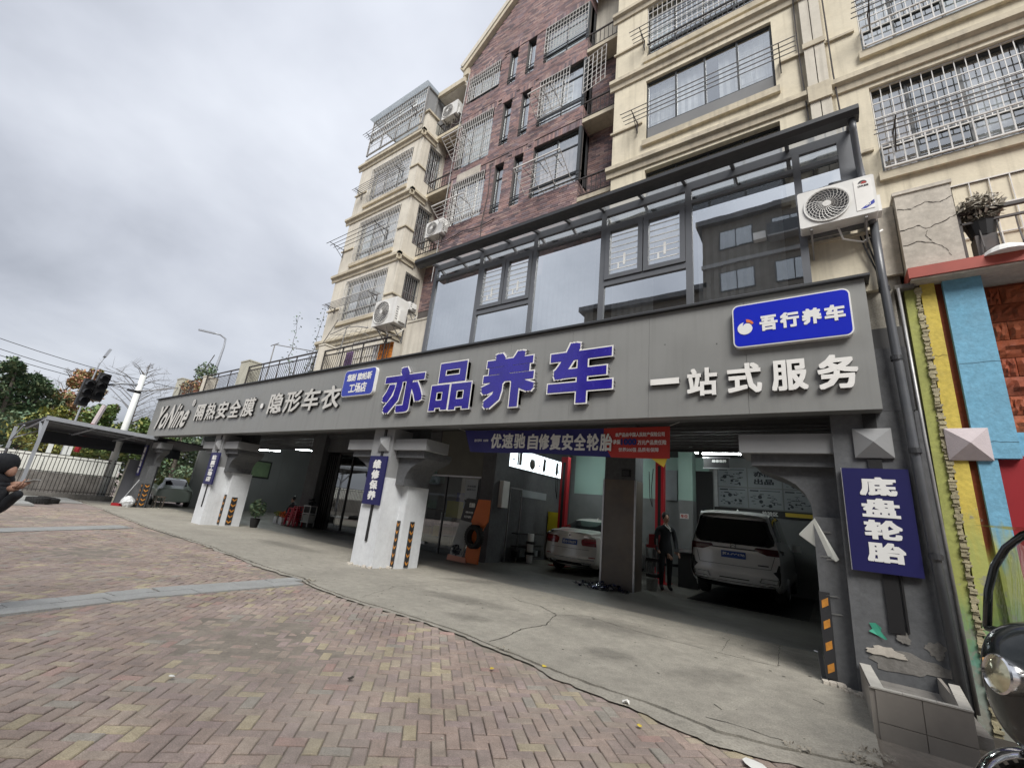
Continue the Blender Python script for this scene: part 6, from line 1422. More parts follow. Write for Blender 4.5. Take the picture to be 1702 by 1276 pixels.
for s in(-1,1):
    wheel(SD,s*.80,.98); wheel(SD,s*.80,3.95)
    MB().obox((s*1.0,3.25,1.0),(.09,0,0),(0,.04,0),(0,0,.06)).build('door_mirror','silver',SD,**K)
# ---- white people carrier
MV=thing('people_carrier','white people carrier seen from behind inside the right bay of the garage','car',(-1.93,12.30,0.12),math.radians(0)); MV.scale=(1.07,1.0,1.065)
def sec2(w,zb,belt,top,cw): return [(0,zb),(w*.75,zb),(w*.97,zb+.1),(w,zb+.35),(w*.99,belt-.2),(w*.965,belt),(cw,top-.28),(cw*.90,top-.05),(cw*.6,top),(0,top+.01)]
st=[(.0,sec2(.90,.36,1.2,1.86,.74)),(.3,sec2(.94,.26,1.2,1.93,.78)),(1.0,sec2(.95,.22,1.18,1.97,.79)),(2.2,sec2(.95,.22,1.15,1.97,.79)),(3.2,sec2(.95,.22,1.12,1.92,.77)),(4.0,sec2(.95,.22,1.08,1.5,.75)),(4.5,sec2(.93,.24,1.0,1.12,.78)),(5.05,sec2(.8,.3,.8,.88,.6)),(5.15,sec2(.5,.4,.7,.74,.35))]
def ryM(x,z,x0=.9):
    b=.13*(abs(x)/max(x0,.3))**3 if x0>.05 else 0
    y=b+ max(0,z-1.12)*.30 - .05*math.exp(-((z-.62)/.14)**2)+max(0,.45-z)*.4+.025*math.exp(-((z-1.02)/.1)**2)
    return y-.03
def clM(i,j,c):
    if j<1.2: return 'under'
    if .7<i<5.3 and 5.1<j<6.9 and c[2]>1.14: return 'body' if abs(i-2.0)<.06 or abs(i-3.1)<.06 else 'glass'
    if 4.15<i<5.6 and j>=6.9 and abs(c[0])<.7: return 'glass'
    return 'body'
car_shell(MV,st,None,ryM,clM,'car'); rM=lambda x,z: ryM(x,z,.9)
mb=MB(); rp(mb,[(-.70,.70,1.20),(-.80,.80,1.25),(-.82,.82,1.36),(-.77,.77,1.60),(-.72,.72,1.72),(-.62,.62,1.76)],lambda x,z:ryM(x,z,.9),.008,.01,10); mb.build('rear_window','carg',MV,**K)
MB().add([(-.70,rM(0,1.8)-.10,1.80),(.70,rM(0,1.8)-.10,1.80),(.74,rM(0,1.86)+.15,1.90),(-.74,rM(0,1.86)+.15,1.90),(-.68,rM(0,1.8)+.05,1.78),(.68,rM(0,1.8)+.05,1.78)],[(0,1,2,3),(0,4,5,1)]).build('roof_spoiler','car',MV,**K)
mb=MB(); rp(mb,[(-.88,.88,1.095),(-.88,.88,1.125)],rM,.014,.012,10); mb.build('light_bar','trim',MV,**K)
for s in(-1,1):
    mb=MB(); rp(mb,[(min(s*a,s*b),max(s*a,s*b),z) for a,b,z in((.66,.90,1.03),(.52,.905,1.08),(.42,.905,1.13),(.45,.90,1.17))],rM,.016); mb.add([(s*.905,.10,1.04),(s*.955,.45,1.08),(s*.95,.45,1.15),(s*.90,.10,1.17)],[(0,1,2,3)])
    mb=MB(); rp(mb,[(min(s*a,s*b),max(s*a,s*b),z) for a,b,z in((.84,.90,.42),(.85,.90,.60),(.76,.895,.70),(.82,.89,.73),(.86,.89,.86))],rM,.010); mb.build('bumper_vent','black',MV,**K)
    o=MB(); 
    for q in((.50,.82,.455,.475),(.54,.86,.545,.56)): rp(o,[(min(s*q[0],s*q[1]),max(s*q[0],s*q[1]),q[2]),(min(s*q[0],s*q[1]),max(s*q[0],s*q[1]),q[3])],rM,.018,.01)
    rp(o,[(min(s*.81,s*.84),max(s*.81,s*.84),.46),(min(s*.84,s*.87),max(s*.84,s*.87),.56)],rM,.018,.01); rp(o,[(min(s*.49,s*.52),max(s*.49,s*.52),.46),(min(s*.53,s*.56),max(s*.53,s*.56),.56)],rM,.018,.01)
    o.build('exhaust_surround','chrome',MV,**K); wheel(MV,s*.82,1.05,.34,.22); wheel(MV,s*.82,4.15,.34,.22)
    mb=MB(); rp(mb,[(min(s*.895,s*.905),max(s*.895,s*.905),.45),(min(s*.895,s*.905),max(s*.895,s*.905),.9)],rM,.02,.01,2); mb.build('corner_trim','chrome',MV,**K)
MT['tailm']=mat('dark_red_tail_lens',(.06,.006,.008),.12,var=0,coat=.6)
for s in(-1,1):
    mb=MB(); rp(mb,[(min(s*a,s*b),max(s*a,s*b),z) for a,b,z in((.66,.90,1.03),(.52,.905,1.08),(.42,.905,1.13),(.45,.90,1.17))],rM,.016); mb.add([(s*.905,.10,1.04),(s*.955,.45,1.08),(s*.95,.45,1.15),(s*.90,.10,1.17)],[(0,1,2,3)]); mb.build('tail_light','tailm',MV,**K)
for q,mm,n in(((-.30,.30,.47,.49),'black','bumper_slot'),((-.78,.78,.40,.415),'chrome','bumper_trim'),((-.72,.72,.745,.752),'black','tailgate_gap')):
    mb=MB(); rp(mb,[(q[0],q[1],q[2]),(q[0],q[1],q[3])],rM,.009,.008,10); mb.build(n,mm,MV,**K)
for s in(-1,1):
    mb=MB(); rp(mb,[(s*.72-.004,s*.72+.004,.75),(s*.80-.004,s*.80+.004,1.02)],rM,.009,.008,1); mb.build('tailgate_gap','black',MV,**K)
mb=MB(); rp(mb,[(-.25,.25,.90),(-.25,.25,1.045)],rM,.018); pl=mb.build('number_plate','plate',MV,**K)
mb=MB(); lettering(mb,'苏A·CC670',(-.225,rM(0,.97)-.02,.93),(.45,0,0),(0,0,.085),(0,-.004,0),bold=.02); mb.build('plate_lettering','print',pl,**K)
mb=MB().lathe([(.05,-.02),(.062,-.012),(.066,0),(.05,0),(.05,-.02)],(0,rM(0,1.16)-.01,1.16),(0,1,0),20); mb.tube([(-.045,rM(0,1.16)-.025,1.15),(0,rM(0,1.16)-.03,1.18),(.045,rM(0,1.16)-.025,1.15)],.008,5); mb.build('badge','chrome',MV,**K)
mb=MB(); rp(mb,[(.48,.68,.80),(.48,.68,.825)],rM,.012,.006,3); mb.build('model_lettering','trim',MV,**K)
MB().add([(-.03,.75,1.93),(.03,.75,1.93),(.006,.9,2.02),(-.006,.9,2.02),(.03,.98,1.96),(-.03,.98,1.96)],[(0,1,2,3),(1,4,2),(0,3,5),(3,2,4,5)]).build('aerial_fin','car',MV,**K)
for s in(-1,1): MB().obox((s*1.03,3.9,1.2),(.1,0,0),(0,.05,0),(0,0,.09)).build('door_mirror','car',MV,**K)
# ---- pale green-grey car parked beyond the far arcade bay, seen from the side
MT['greencar']=mat('pale_green_car_paint',(.33,.38,.34),.3,var=.03,coat=.6)
CG=thing('parked_car','pale green-grey car parked beyond the farthest arcade pier','car',(-28.6,9.35,0),math.radians(80))
st=[(.0,sec(.78,.26,.85,.95,.6)),(.3,sec(.86,.22,.9,1.1,.62)),(.9,sec(.88,.22,.92,1.40,.62)),(1.7,sec(.88,.22,.92,1.48,.62)),(2.6,sec(.88,.22,.92,1.40,.62)),(3.2,sec(.88,.22,.92,1.05,.68)),(3.9,sec(.84,.25,.82,.9,.66)),(4.2,sec(.6,.3,.65,.72,.4))]
def clG(i,j,c):
    if j<1.2: return 'under'
    if 1.4<i<5 and 5.05<j<6.9 and c[2]>.97: return 'glass'
    if (4.0<i<5 or .9<i<1.9) and j>=6.9 and abs(c[0])<.56: return 'glass'
    return 'body'
car_shell(CG,st,None,lambda x,z,x0=.8:.1*(abs(x)/max(x0,.3))**3,clG,'greencar',3,2)
for s in(-1,1): wheel(CG,s*.78,.85,.31,.2); wheel(CG,s*.78,3.35,.31,.2)
mb=MB(); mb.box(-.6,.6,4.12,4.2,.5,.6); mb.build('front_grille','black',CG,**K)
# ================================================================ black three-wheeled scooter at the right edge
SC=thing('cabin_scooter','black covered scooter with round chrome headlamp and windscreen at the right edge','scooter',(1.35,4.35,0),0)
mb=MB()
def ring(y0,pts): return pts
hull=[]
def rotS(mb):
    c,s=math.cos(math.radians(60)),math.sin(math.radians(60)); mb.v=[(1.075+(v[0]-.94)*c-(v[1]-4.35)*s,3.885+(v[0]-.94)*s+(v[1]-4.35)*c,v[2]) for v in mb.v]; return mb
# hull sections along +x (towards the tail) starting at the nose
X0=.80
for x,hw,zb_,zt_ in((X0-.04,.16,.72,1.08),(X0+.0,.36,.62,1.24),(X0+.10,.47,.56,1.33),(X0+.35,.50,.50,1.33),(X0+.8,.5,.40,1.25),(X0+1.5,.50,.35,1.2)):
    r=[]
    for a in range(16):
        t_=2*math.pi*a/16; c,s=math.cos(t_),math.sin(t_); r.append((x,4.35+hw*(abs(c)**.7)*(1 if c>0 else -1),(zb_+zt_)/2+(zt_-zb_)/2*(abs(s)**.7)*(1 if s>0 else -1)))
    hull.append(r)
vs=[p for r in hull for p in r]; fs=[(i*16+j,i*16+(j+1)%16,(i+1)*16+(j+1)%16,(i+1)*16+j) for i in range(len(hull)-1) for j in range(16)]+[tuple(range(16))]
MT['scoot']=mat('black_scooter_paint',(.012,.016,.015),.22,var=0,coat=.6)
o=rotS(MB().add(vs,fs)).build('front_fairing','scoot',SC); m=o.modifiers.new('s','SUBSURF'); m.levels=2; m.render_levels=2; sm(o,180)
fp=[]; 
for i in range(13):
    a=math.pi*i/12; fp.append((4.35-.47*math.cos(a),1.20+.66*math.sin(a)**.8))
def scr(y,z): return X0+.14+ (z-1.2)*.36+ .25*((y-4.35)/.5)**2
mb=MB(); mb.tube([(scr(y,z),y,z) for y,z in fp],.022,8); mb.tube([(scr(y,z),y,z) for y,z in((3.88,1.2),(4.1,1.21),(4.35,1.22),(4.6,1.21),(4.82,1.2))],.02,8); rotS(mb).build('windscreen_frame','scoot',SC,smooth=True)
ys=[3.90+.9*i/10 for i in range(11)]; vs=[];fs=[]
for y in ys:
    h=.66*max(0,1-((y-4.35)/.47)**2)**.42
    for k in range(7): z=1.21+h*k/6; vs.append((scr(y,z),y,z))
for i in range(10):
    for k in range(6): fs.append((i*7+k,(i+1)*7+k,(i+1)*7+k+1,i*7+k+1))
rotS(MB().add(vs,fs)).build('windscreen','cabglass',SC,smooth=True)
mb=MB(); mb.tube([(scr(4.35,1.86),4.35,1.86),(1.5,4.35,1.98),(2.2,4.35,1.95)],.03,6); mb.quad((1.1,3.92,1.83),(2.4,3.92,1.85),(2.4,4.78,1.85),(1.1,4.78,1.83)); rotS(mb).build('roof_canopy','scoot',SC)
HL=Vector((.745,3.84,1.015)); ax=Vector((-.90,-.40,.12)).normalized()
MT['lamplens']=mat('yellowed_lamp_reflector',(.62,.58,.40),.12,metal=.7,var=.35,scale=18)
sm(MB().lathe([(.075,-.10),(.088,-.02),(.098,.02),(.100,.055),(.092,.062),(.086,.05)],HL,ax,28).build('headlamp_rim','chrome',SC))
sm(MB().lathe([(.001,.072),(.05,.066),(.087,.05)],HL,ax,28).build('headlamp_lens','lamplens',SC))

MT['amber']=mat('amber_lens',(.70,.36,.12),.3,var=0)
sm(MB().lathe([(.001,.07),(.02,.068),(.026,.04),(.026,-.04)],HL+Vector((-.0,.145,.03)),Vector((-.9,.3,0)),14).build('indicator','amber',SC))
wc=Vector((.87,4.16,.31)); 
o=MB().lathe([(.14,-.06),(.20,-.065),(.23,-.035),(.23,.035),(.20,.065),(.14,.06)],wc,(0,1,0),30).build('front_wheel','rubber',SC); sm(o)
mb=MB()
for i in range(30):
    a=2*math.pi*i/30; d=Vector((math.cos(a),0,math.sin(a))); mb.obox(wc+d*.23,Vector((0,.055,0)),Vector((-d.z,0,d.x))*.014,d*.008)
mb.build('tread','rubber',o); MB().lathe([(.14,-.03),(.06,-.05),(.001,-.05)],wc,(0,1,0),20).build('rim','steel',o)
vs=[];
for i in range(15):
    a=math.radians(20+ (165-20)*i/14)
    for j in range(7):
        b=math.radians(-70+140*j/6); R=.275+.03*math.cos(b); vs.append((wc.x+R*math.cos(a),wc.y+.085*math.sin(b),wc.z+R*math.sin(a)))
fs=[(i*7+j,i*7+j+1,(i+1)*7+j+1,(i+1)*7+j) for i in range(14) for j in range(6)]
o=MB().add(vs,fs).build('chrome_mudguard','chrome',SC,smooth=True); 
mb=MB(); mb.tube([(.98,4.16,.28),(1.0,4.14,.7)],.022,8); mb.tube([(.98,4.30,.28),(1.0,4.32,.7)],.022,8); mb.build('fork','steel',SC,smooth=True)
for y in(3.95,4.75): rotS(MB().lathe([(.1,-.05),(.22,-.055),(.24,0),(.22,.055),(.1,.05)],(2.3,y,.24),(0,1,0),20)).build('rear_wheel','rubber',SC)
rotS(MB().box(1.6,2.6,3.9,4.8,.35,1.1)).build('tail_body','scoot',SC); rotS(MB().box(1.6,2.2,4.1,4.6,.8,.95)).build('seat','black',SC)
# ================================================================ people
def skin_body(name,label,joints,edges,matf,mats,root=0,loc=(0,0,0),sub=2,cat='person'):
    me=bpy.data.meshes.new('b'); me.from_pydata([j[:3] for j in joints],edges,[]); ob=bpy.data.objects.new('b',me); COL.objects.link(ob)
    m=ob.modifiers.new('k','SKIN'); 
    for i,j in enumerate(joints):
        v=me.skin_vertices[0].data[i]; v.radius=(j[3],j[4] if len(j)>4 else j[3]); v.use_root=(i==root)
    s=ob.modifiers.new('s','SUBSURF'); s.levels=sub; s.render_levels=sub
    dg=bpy.context.evaluated_depsgraph_get(); ev=ob.evaluated_get(dg); m2=bpy.data.meshes.new_from_object(ev)
    bpy.data.objects.remove(ob); m2.name=name; m2.materials.clear()
    for x in mats: m2.materials.append(MT[x])
    for p in m2.polygons: p.use_smooth=True; p.material_index=matf(p.center)
    t=thing('person',label,cat,loc); o=bpy.data.objects.new('body',m2); COL.objects.link(o); o.parent=t; ORG[o.name]=ORG[t.name]; return t,o
def head(t,c,d,r=.105,hair='hair',hood=None):
    c=Vector(c); f=Vector(d).normalized(); s=f.cross(Vector((0,0,1))).normalized(); upv=Vector((0,0,1))
    def sph(mb,cc,ra,rb,rc,n=14,m=10,lim=None):
        vs=[];fs=[]
        for i in range(m+1):
            a=math.pi*i/m
            for j in range(n):
                b=2*math.pi*j/n; vs.append(cc+f*(ra*math.sin(a)*math.cos(b))+s*(rb*math.sin(a)*math.sin(b))+upv*(rc*math.cos(a)))
        for i in range(m):
            for j in range(n): fs.append((i*n+j,i*n+(j+1)%n,(i+1)*n+(j+1)%n,(i+1)*n+j))
        mb.add(vs,fs)
    if not hood:
        mb=MB(); sph(mb,c,r*.95,r*.78,r*1.2); sph(mb,c+f*r*.35-upv*r*.65,r*.55,r*.5,r*.5); mb.tube([c+f*r*.88+upv*r*.15,c+f*r*1.12-upv*r*.15,c+f*r*.9-upv*r*.2],[r*.08,r*.15,r*.1],8)
        for q in(-1,1): sph(mb,c+s*q*r*.78-upv*r*.05,r*.15,r*.07,r*.25,8,6)
        mb.build('head','skin',t,smooth=True)
        mb=MB()
        for q in(-1,1): sph(mb,c+f*r*.86+s*q*r*.3+upv*r*.12,r*.08,r*.12,r*.06,8,6)
        mb.obox(c+f*r*.9-upv*r*.55,f*.004,s*r*.22,upv*r*.03); mb.build('eyes_and_mouth','hair',t,smooth=True)
        mb=MB(); sph(mb,c-f*r*.12+upv*r*.18,r*1.0,r*.88,r*1.15); 
        mb.build('hair',hair,t,smooth=True)
    else:
        pass
        mb=MB(); sph(mb,c+f*r*.55-upv*r*.25,r*.55,r*.45,r*.6); mb.build('face','skin',t,smooth=True)
# standing man in a dark suit beside the lift post
def stand_joints(h=1.72):
    return [(0,0,.95,.15,.11),(0,0,1.12,.145,.10),(0,.01,1.30,.165,.11),(0,.01,1.42,.15,.09),(0,0,1.50,.055,.055),(0,0,1.58,.05,.05),
     (-.19,.0,1.40,.065,.065),(-.25,.0,1.15,.055,.055),(-.24,-.08,.92,.045,.045),(-.20,-.20,.84,.03,.03),
     (.19,.0,1.40,.065,.065),(.25,.02,1.15,.055,.055),(.24,-.10,.94,.045,.045),(.16,-.22,.88,.03,.03),
     (-.09,0,.86,.10,.10),(-.10,-.02,.48,.065,.065),(-.10,.02,.09,.05,.05),(-.11,-.13,.045,.045,.04),
     (.09,0,.86,.10,.10),(.10,.0,.48,.065,.065),(.10,.04,.09,.05,.05),(.12,-.11,.045,.045,.04)]
SE=[(0,1),(1,2),(2,3),(3,4),(4,5),(3,6),(6,7),(7,8),(8,9),(3,10),(10,11),(11,12),(12,13),(0,14),(14,15),(15,16),(16,17),(0,18),(18,19),(19,20),(20,21)]
tm,ob=skin_body('suited_body','standing man in a dark suit beside the red lift post in the garage',stand_joints(),SE,lambda c:(1 if c.z>1.5 or (c.z<.90 and c.y<-.15 and abs(c.x)>.12 and c.z>.6) else 0),['cloth','skin'],0,(-3.70,12.85,0))
tm.rotation_euler=(0,0,math.radians(35)); tm.scale=(1.1,1.1,1.12)
head(tm,(-3.70,12.84,1.68),(.1,-1,-.2),.105)
def hand(t,c,fdir,pdir,s=1,m='skin',name='hand'):
    """palm with five separate bent fingers; fdir along the fingers, pdir out of the palm"""
    c,f,p=Vector(c),Vector(fdir).normalized(),Vector(pdir).normalized(); sd=f.cross(p).normalized(); mb=MB()
    mb.tube([c-f*.05*s,c,c+f*.045*s],[.024*s,.034*s,.032*s],10)
    for i,(o,l) in enumerate(((-.027,.062),(-.009,.072),(.010,.068),(.027,.052))):
        b=c+f*.04*s+sd*o*s; k1=b+f*l*.45*s+p*.006*s; k2=k1+f*l*.32*s+p*.018*s; k3=k2+f*l*.1*s+p*.022*s; mb.tube([b,k1,k2,k3],[.0095*s,.009*s,.008*s,.006*s],8)
    b=c-sd*.025*s-f*.01*s; mb.tube([b,b-sd*.03*s+f*.02*s+p*.015*s,b-sd*.035*s+f*.05*s+p*.03*s],[.012*s,.0105*s,.008*s],8)
    return mb.build(name,m,t,smooth=True)
for s in(-1,1):
    a=math.radians(35); x,y=(.16 if s>0 else -.20),-.24; hand(tm,(-3.70+x*math.cos(a)-y*math.sin(a),12.85+x*math.sin(a)+y*math.cos(a),.86 if s>0 else .82),(.3,-1,-.6),(-s*.6,-.3,-1) if s<0 else (-.5,0,-1))
mb=MB(); a=Vector((-3.70,12.85,0)); mb.tube([(-3.75,12.76,1.50),(-3.66,12.70,1.42),(-3.62,12.70,1.36)],.012,6); mb.tube([(-3.68,12.75,1.50),(-3.62,12.72,1.42)],.012,6); mb.build('shirt_collar','white',tm)
# hooded person with a phone at the left edge
hj=[(0,0,.95,.17,.15),(0,0,1.1,.19,.15),(.01,.0,1.28,.23,.18),(.02,0,1.36,.16,.14),(-.17,-.12,1.27,.11),(-.13,-.03,1.02,.08),(.02,.10,1.12,.055),(.14,.14,1.25,.045),(.10,.08,1.30,.10),(.08,.12,1.04,.07),(.18,.18,1.19,.055),(.29,.22,1.27,.045),
 (-.08,.02,.84,.11),(-.08,.02,.47,.075),(-.08,.0,.09,.06),(.0,.06,.05,.05),(.08,.06,.84,.11),(.09,.08,.47,.075),(.08,.06,.09,.06),(.17,.13,.05,.05),(.04,.03,1.46,.125,.125),(.07,.05,1.56,.15,.14),(.05,.03,1.66,.09,.09),(-.06,-.04,1.44,.12,.12)]
he=[(0,1),(1,2),(2,3),(2,4),(4,5),(5,6),(6,7),(2,8),(8,9),(9,10),(10,11),(0,12),(12,13),(13,14),(14,15),(0,16),(16,17),(17,18),(18,19),(3,20),(20,21),(21,22),(3,23)]
tp,ob=skin_body('hooded_body','person in a black hooded jacket holding a phone at the left edge of the picture',hj,he,lambda c:0,['cloth'],0,(-7.17,.68,0))
head(tp,(-7.10,.75,1.53),(.8,.6,-.35),.108,hood='cloth')
hand(tp,(-7.035,.86,1.335),(.75,.62,.15),(0,.1,1),1.15); hand(tp,(-6.99,.84,1.30),(.8,.5,.2),(-.2,.1,1),1.1)
t=thing('phone','pale smartphone held by the hooded person','phone',(-6.94,.93,1.38)); MB().obox((-6.95,.94,1.385),Vector((.8,.6,.35)).normalized()*.078,Vector((-.6,.8,0))*.038,Vector((-.28,-.2,.93))*.005).build('phone_body','granite',t)
# seated dark figure in the far bay
sj=[(0,0,.42,.18,.15),(0,0,.62,.18,.14),(0,-.06,.82,.19,.13),(0,-.10,.92,.08),(0,-.12,1.0,.06),(-.2,-.08,.84,.07),(-.26,-.2,.6,.06),(-.15,-.38,.52,.045),(.2,-.08,.84,.07),(.26,-.2,.6,.06),(.15,-.38,.52,.045),(-.12,-.2,.42,.1),(-.16,-.5,.42,.08),(-.16,-.5,.1,.06),(.12,-.2,.42,.1),(.16,-.5,.42,.08),(.16,-.5,.1,.06)]
se=[(0,1),(1,2),(2,3),(3,4),(2,5),(5,6),(6,7),(2,8),(8,9),(9,10),(0,11),(11,12),(12,13),(0,14),(14,15),(15,16)]
tz,ob=skin_body('seated_body','dark clothed figure sitting low beside the red plastic stools in the far bay',sj,se,lambda c:0,['cloth'],0,(-20.5,11.6,0))
head(tz,(-20.5,11.45,1.12),(0,-.8,-.6),.11)
t=stool('red stool under the seated figure in the far bay',-20.5,11.6,0,.34)
# ================================================================ left side: canopy, fence, hoarding, street, trees
CP=thing('carport','dark sheeted lean-to canopy on steel posts joined to the far end of the arcade','carport',(-28,5,0))
zf_=lambda y:3.38-(y-3.3)*.03
MB().add([(-25.9,3.3,3.44),(-25.9,9.7,3.20),(-30.5,9.7,3.05),(-30.5,3.0,3.16),(-25.9,3.3,3.38),(-25.9,9.7,3.14),(-30.5,9.7,2.99),(-30.5,3.0,3.10)],[(0,1,2,3),(4,5,6,7),(0,1,5,4),(3,0,4,7)]).build('sheet_roof','tarp',CP)
MB().add([(-30.45,3.7,3.08),(-30.45,9.6,3.0),(-30.35,9.6,2.5),(-30.38,3.9,2.46),(-30.42,6,2.5)],[(0,1,2,4,3)]).build('hanging_sheet','tarp',CP)
MB().beam((-25.88,3.25,3.36),(-25.88,7.1,3.22),.05,.16).build('front_fascia','poleg',CP)
mb=MB(); 
for y in(3.3,4.9,6.5): mb.beam((-25.95,y,3.34-(y-3.3)*.03),(-30.4,y,3.02),.06,.06)
for x in(-27.2,-28.8): mb.beam((x,3.3,3.3),(x,7,3.1),.04,.04)
mb.build('rafter','poleg',CP)
for x,y,z in((-25.95,3.3,3.3),(-30.5,3.0,3.05),(-30.5,6.9,2.95)):
    MB().beam((x,y,0),(x,y,z),.11,.11).build('post','poleg',CP)
MB().beam((-26,3.3,2.5),(-27.2,3.3,3.25),.08,.06).build('brace','poleg',CP); mb=MB().beam((-30.5,3.0,2.4),(-29.3,3.1,3.1),.06,.05).beam((-30.5,3.0,2.5),(-30.5,3.9,3.1),.05,.05); mb.build('brace','poleg',CP)
FN=thing('metal_fence','tall dark bar fence under the canopy in front of the pale hoarding','fence',(-30.4,5,0))
mb=MB(); 
for z in(.34,1.2,1.88,2.02): mb.beam((-30.4,.5,z),(-30.4,7.4,z),.035,.035)
mb.build('rail','dbar',FN); mb=MB()
for i in range(50): y=.5+i*.14; mb.beam((-30.4,y,.2),(-30.4,y,1.88 if i%2 else 2.02),.024,.024)
mb.build('picket','dbar',FN)
t=thing('low_wall','low broken concrete kerb wall under the fence','wall',(-30.3,4,0)); bx('coping','wgrey',t,-30.6,-30.2,-3,7.4,0,.24)
t=thing('hoarding','long pale sheet hoarding behind the fence with a dark plinth','hoarding',(-31.2,5,0))
for i in range(9): y=-1.5+i*1.02; bx('sheet_panel','sheet',t,-32.6,-32.55,y+.01,y+1.0,1.14,2.03); bx('plinth_panel','wgrey',t,-32.62,-32.56,y,y+1.02,0,1.12)
t=thing('end_panel','dark grey metal door panel leaning at the end pier','panel',(-27.6,6.9,0))
MT['pdark2']=mat('dark_door_paint',(.13,.135,.15),.5,var=.08); MB().prism([(6.70,0),(7.5,0),(7.5,2.17),(6.80,2.15)],0,-27.75,-27.70).build('panel','pdark2',t); MB().beam((-27.68,6.66,0),(-27.68,6.76,2.15),.05,.05).build('pale_edge','piergreen',t)
t=thing('sack','crumpled pale plastic sack at the foot of the farthest pier','sack',(-26.6,7.0,0)); mb=MB(); q=random.Random(2)
vs=[];n=12
for i in range(7):
    a=i/6
    for j in range(n): b=2*math.pi*j/n; r=.26*math.sin(math.pi*min(.97,.12+a*.85))**.6*q.uniform(.8,1.1); vs.append((-26.55+r*math.cos(b),6.95+r*math.sin(b),.5*a))
mb.add(vs,[(i*n+j,i*n+(j+1)%n,(i+1)*n+(j+1)%n,(i+1)*n+j) for i in range(6) for j in range(n)]+[tuple(range(n))]); mb.build('sack_body','pwhite',t)
t=thing('broom','broom leaning on the dark panel with a reddish head','broom',(-26.9,6.7,0)); MB().tube([(-26.95,6.75,.1),(-26.6,7.12,1.25)],.015,6).build('handle','pwhite',t); MB().obox((-27,6.7,.06),(.2,.1,0),(-.04,.08,0),(0,0,.06)).build('broom_head','redpanel',t)
t=thing('wooden_stool','small dark wooden stool by the parked car','stool',(-27.2,8.3,0)); bx('seat','bark',t,-27.4,-26.95,8.1,8.5,.5,.56)
for sx_ in(-27.36,-26.99):
    for sy_ in(8.14,8.46): MB().beam((sx_,sy_,0),(sx_,sy_,.5),.05,.05).build('leg','bark',t)
t=thing('white_object','small round white ball-like lump by the left kerb','lump',(-26.2,3.0,0)); MB().lathe([(.001,.24),(.12,.2),(.17,.1),(.12,.02),(.001,0)],(-26.2,2.95,0),(0,0,1),14).build('ball','white',t,smooth=True)
o=MB().box(-27,-24,2.0,3.6,0,.07).box(-30.1,-26.9,3.6,5.5,0,.05).build('kerb','granite'); tag(o,kind='structure')
# traffic light
TL=thing('traffic_light','pair of black traffic signal heads on an arm from a white pole','traffic light',(-30.5,6.8,0))
MB().tube([(-30.6,6.8,0),(-30.5,6.8,3.0),(-30.4,6.78,6.75)],[.17,.16,.13],12).build('pole','polew',TL,smooth=True); MB().tube([(-30.4,6.75,6.2),(-30.5,6.0,6.05),(-30.6,5.3,5.72)],[.07,.06,.05],8).build('arm','poleg',TL,smooth=True)
def signal(y,z,s=1.0):
    o=MB().beam((-30.45,y-.02,z-.72*s),(-30.45,y+.02,z+.72*s),.42,.46).build('signal_head','black',TL)
    for k in(-1,0,1):
        c=Vector((-30.2,y,z+k*.45*s)); m=MB(); n=14; vs=[]
        for i in range(n+1):
            a=math.radians(-20+220*i/n); vs+=[(c.x,c.y+.19*math.cos(a),c.z+.19*math.sin(a)),(c.x+.42,c.y+.17*math.cos(a),c.z+.19*math.sin(a)-.04)]
        m.add(vs,[(2*i,2*i+2,2*i+3,2*i+1) for i in range(n)]); m.build('visor','black',o); MB().lathe([(.001,0),(.16,0)],c+Vector((-.02,0,0)),(1,0,0),14).build('lens','room',o)
signal(5.25,5.62); signal(4.80,5.2,.95)
def lamp(label,base,top,tip,r=.09,head=(.45,.18,.06),m='poleg',mid=None):
    t=thing('street_lamp',label,'street lamp',base); b,tp_,ti=map(Vector,(base,top,tip)); d=ti-tp_
    pts=[b,tp_-Vector((0,0,1.5)),tp_,tp_+d*.25+Vector((0,0,.35*d.length)),tp_+d*.6+Vector((0,0,.3*d.length)),ti] if mid is None else [b]+[Vector(x) for x in mid]+[ti]
    MB().tube(pts,[r*1.4,r]+[r*.6]*(len(pts)-2),8).build('pole',m,t,smooth=True); h=(ti-pts[-2]).normalized(); s=h.cross(Vector((0,0,1))).normalized()
    MB().obox(ti+h*head[0]*.5,h*head[0],s*head[1],h.cross(s)*head[2]).build('lamp_head','poleg',t); return t
lamp('street lamp with a flat head behind the traffic signal',(-39.5,6.2,0),(-39.5,6.3,7.2),(-39.48,6.5,9.0),.07,(.3,.3,.07),mid=[(-39.5,6.25,3),(-39.5,6.3,7.2),(-39.49,6.34,8.3)])
lamp('tall street lamp with a curved arm above the terrace planter',(-42.7,14.0,0),(0,0,0),(-43.0,13.0,13.95),.13,(.6,.12,.06),mid=[(-42.7,14.1,10.8),(-42.7,14.2,13.0),(-42.72,14.15,13.75),(-42.85,13.7,14.0)])
for i,(a,b) in enumerate((((-60,-2,12.6),(-58.6,16,11.0)),((-60,-2,11.8),(-58.6,14,10.2)),((-60,-2,11.2),(-58.6,14,9.8)),((-60,-2,8.2),(-60,5,6.9)))):
    a,b=Vector(a),Vector(b); pts=[a.lerp(b,k/10)-Vector((0,0,.5*math.sin(math.pi*k/10))) for k in range(11)]
    o=MB().tube(pts,.035,4).build('overhead_wire','black'); tag(o,['topmost thin overhead wire on the left','second thin overhead wire on the left','third thin overhead wire on the left','lowest overhead wire at the left edge'][i],'wire')
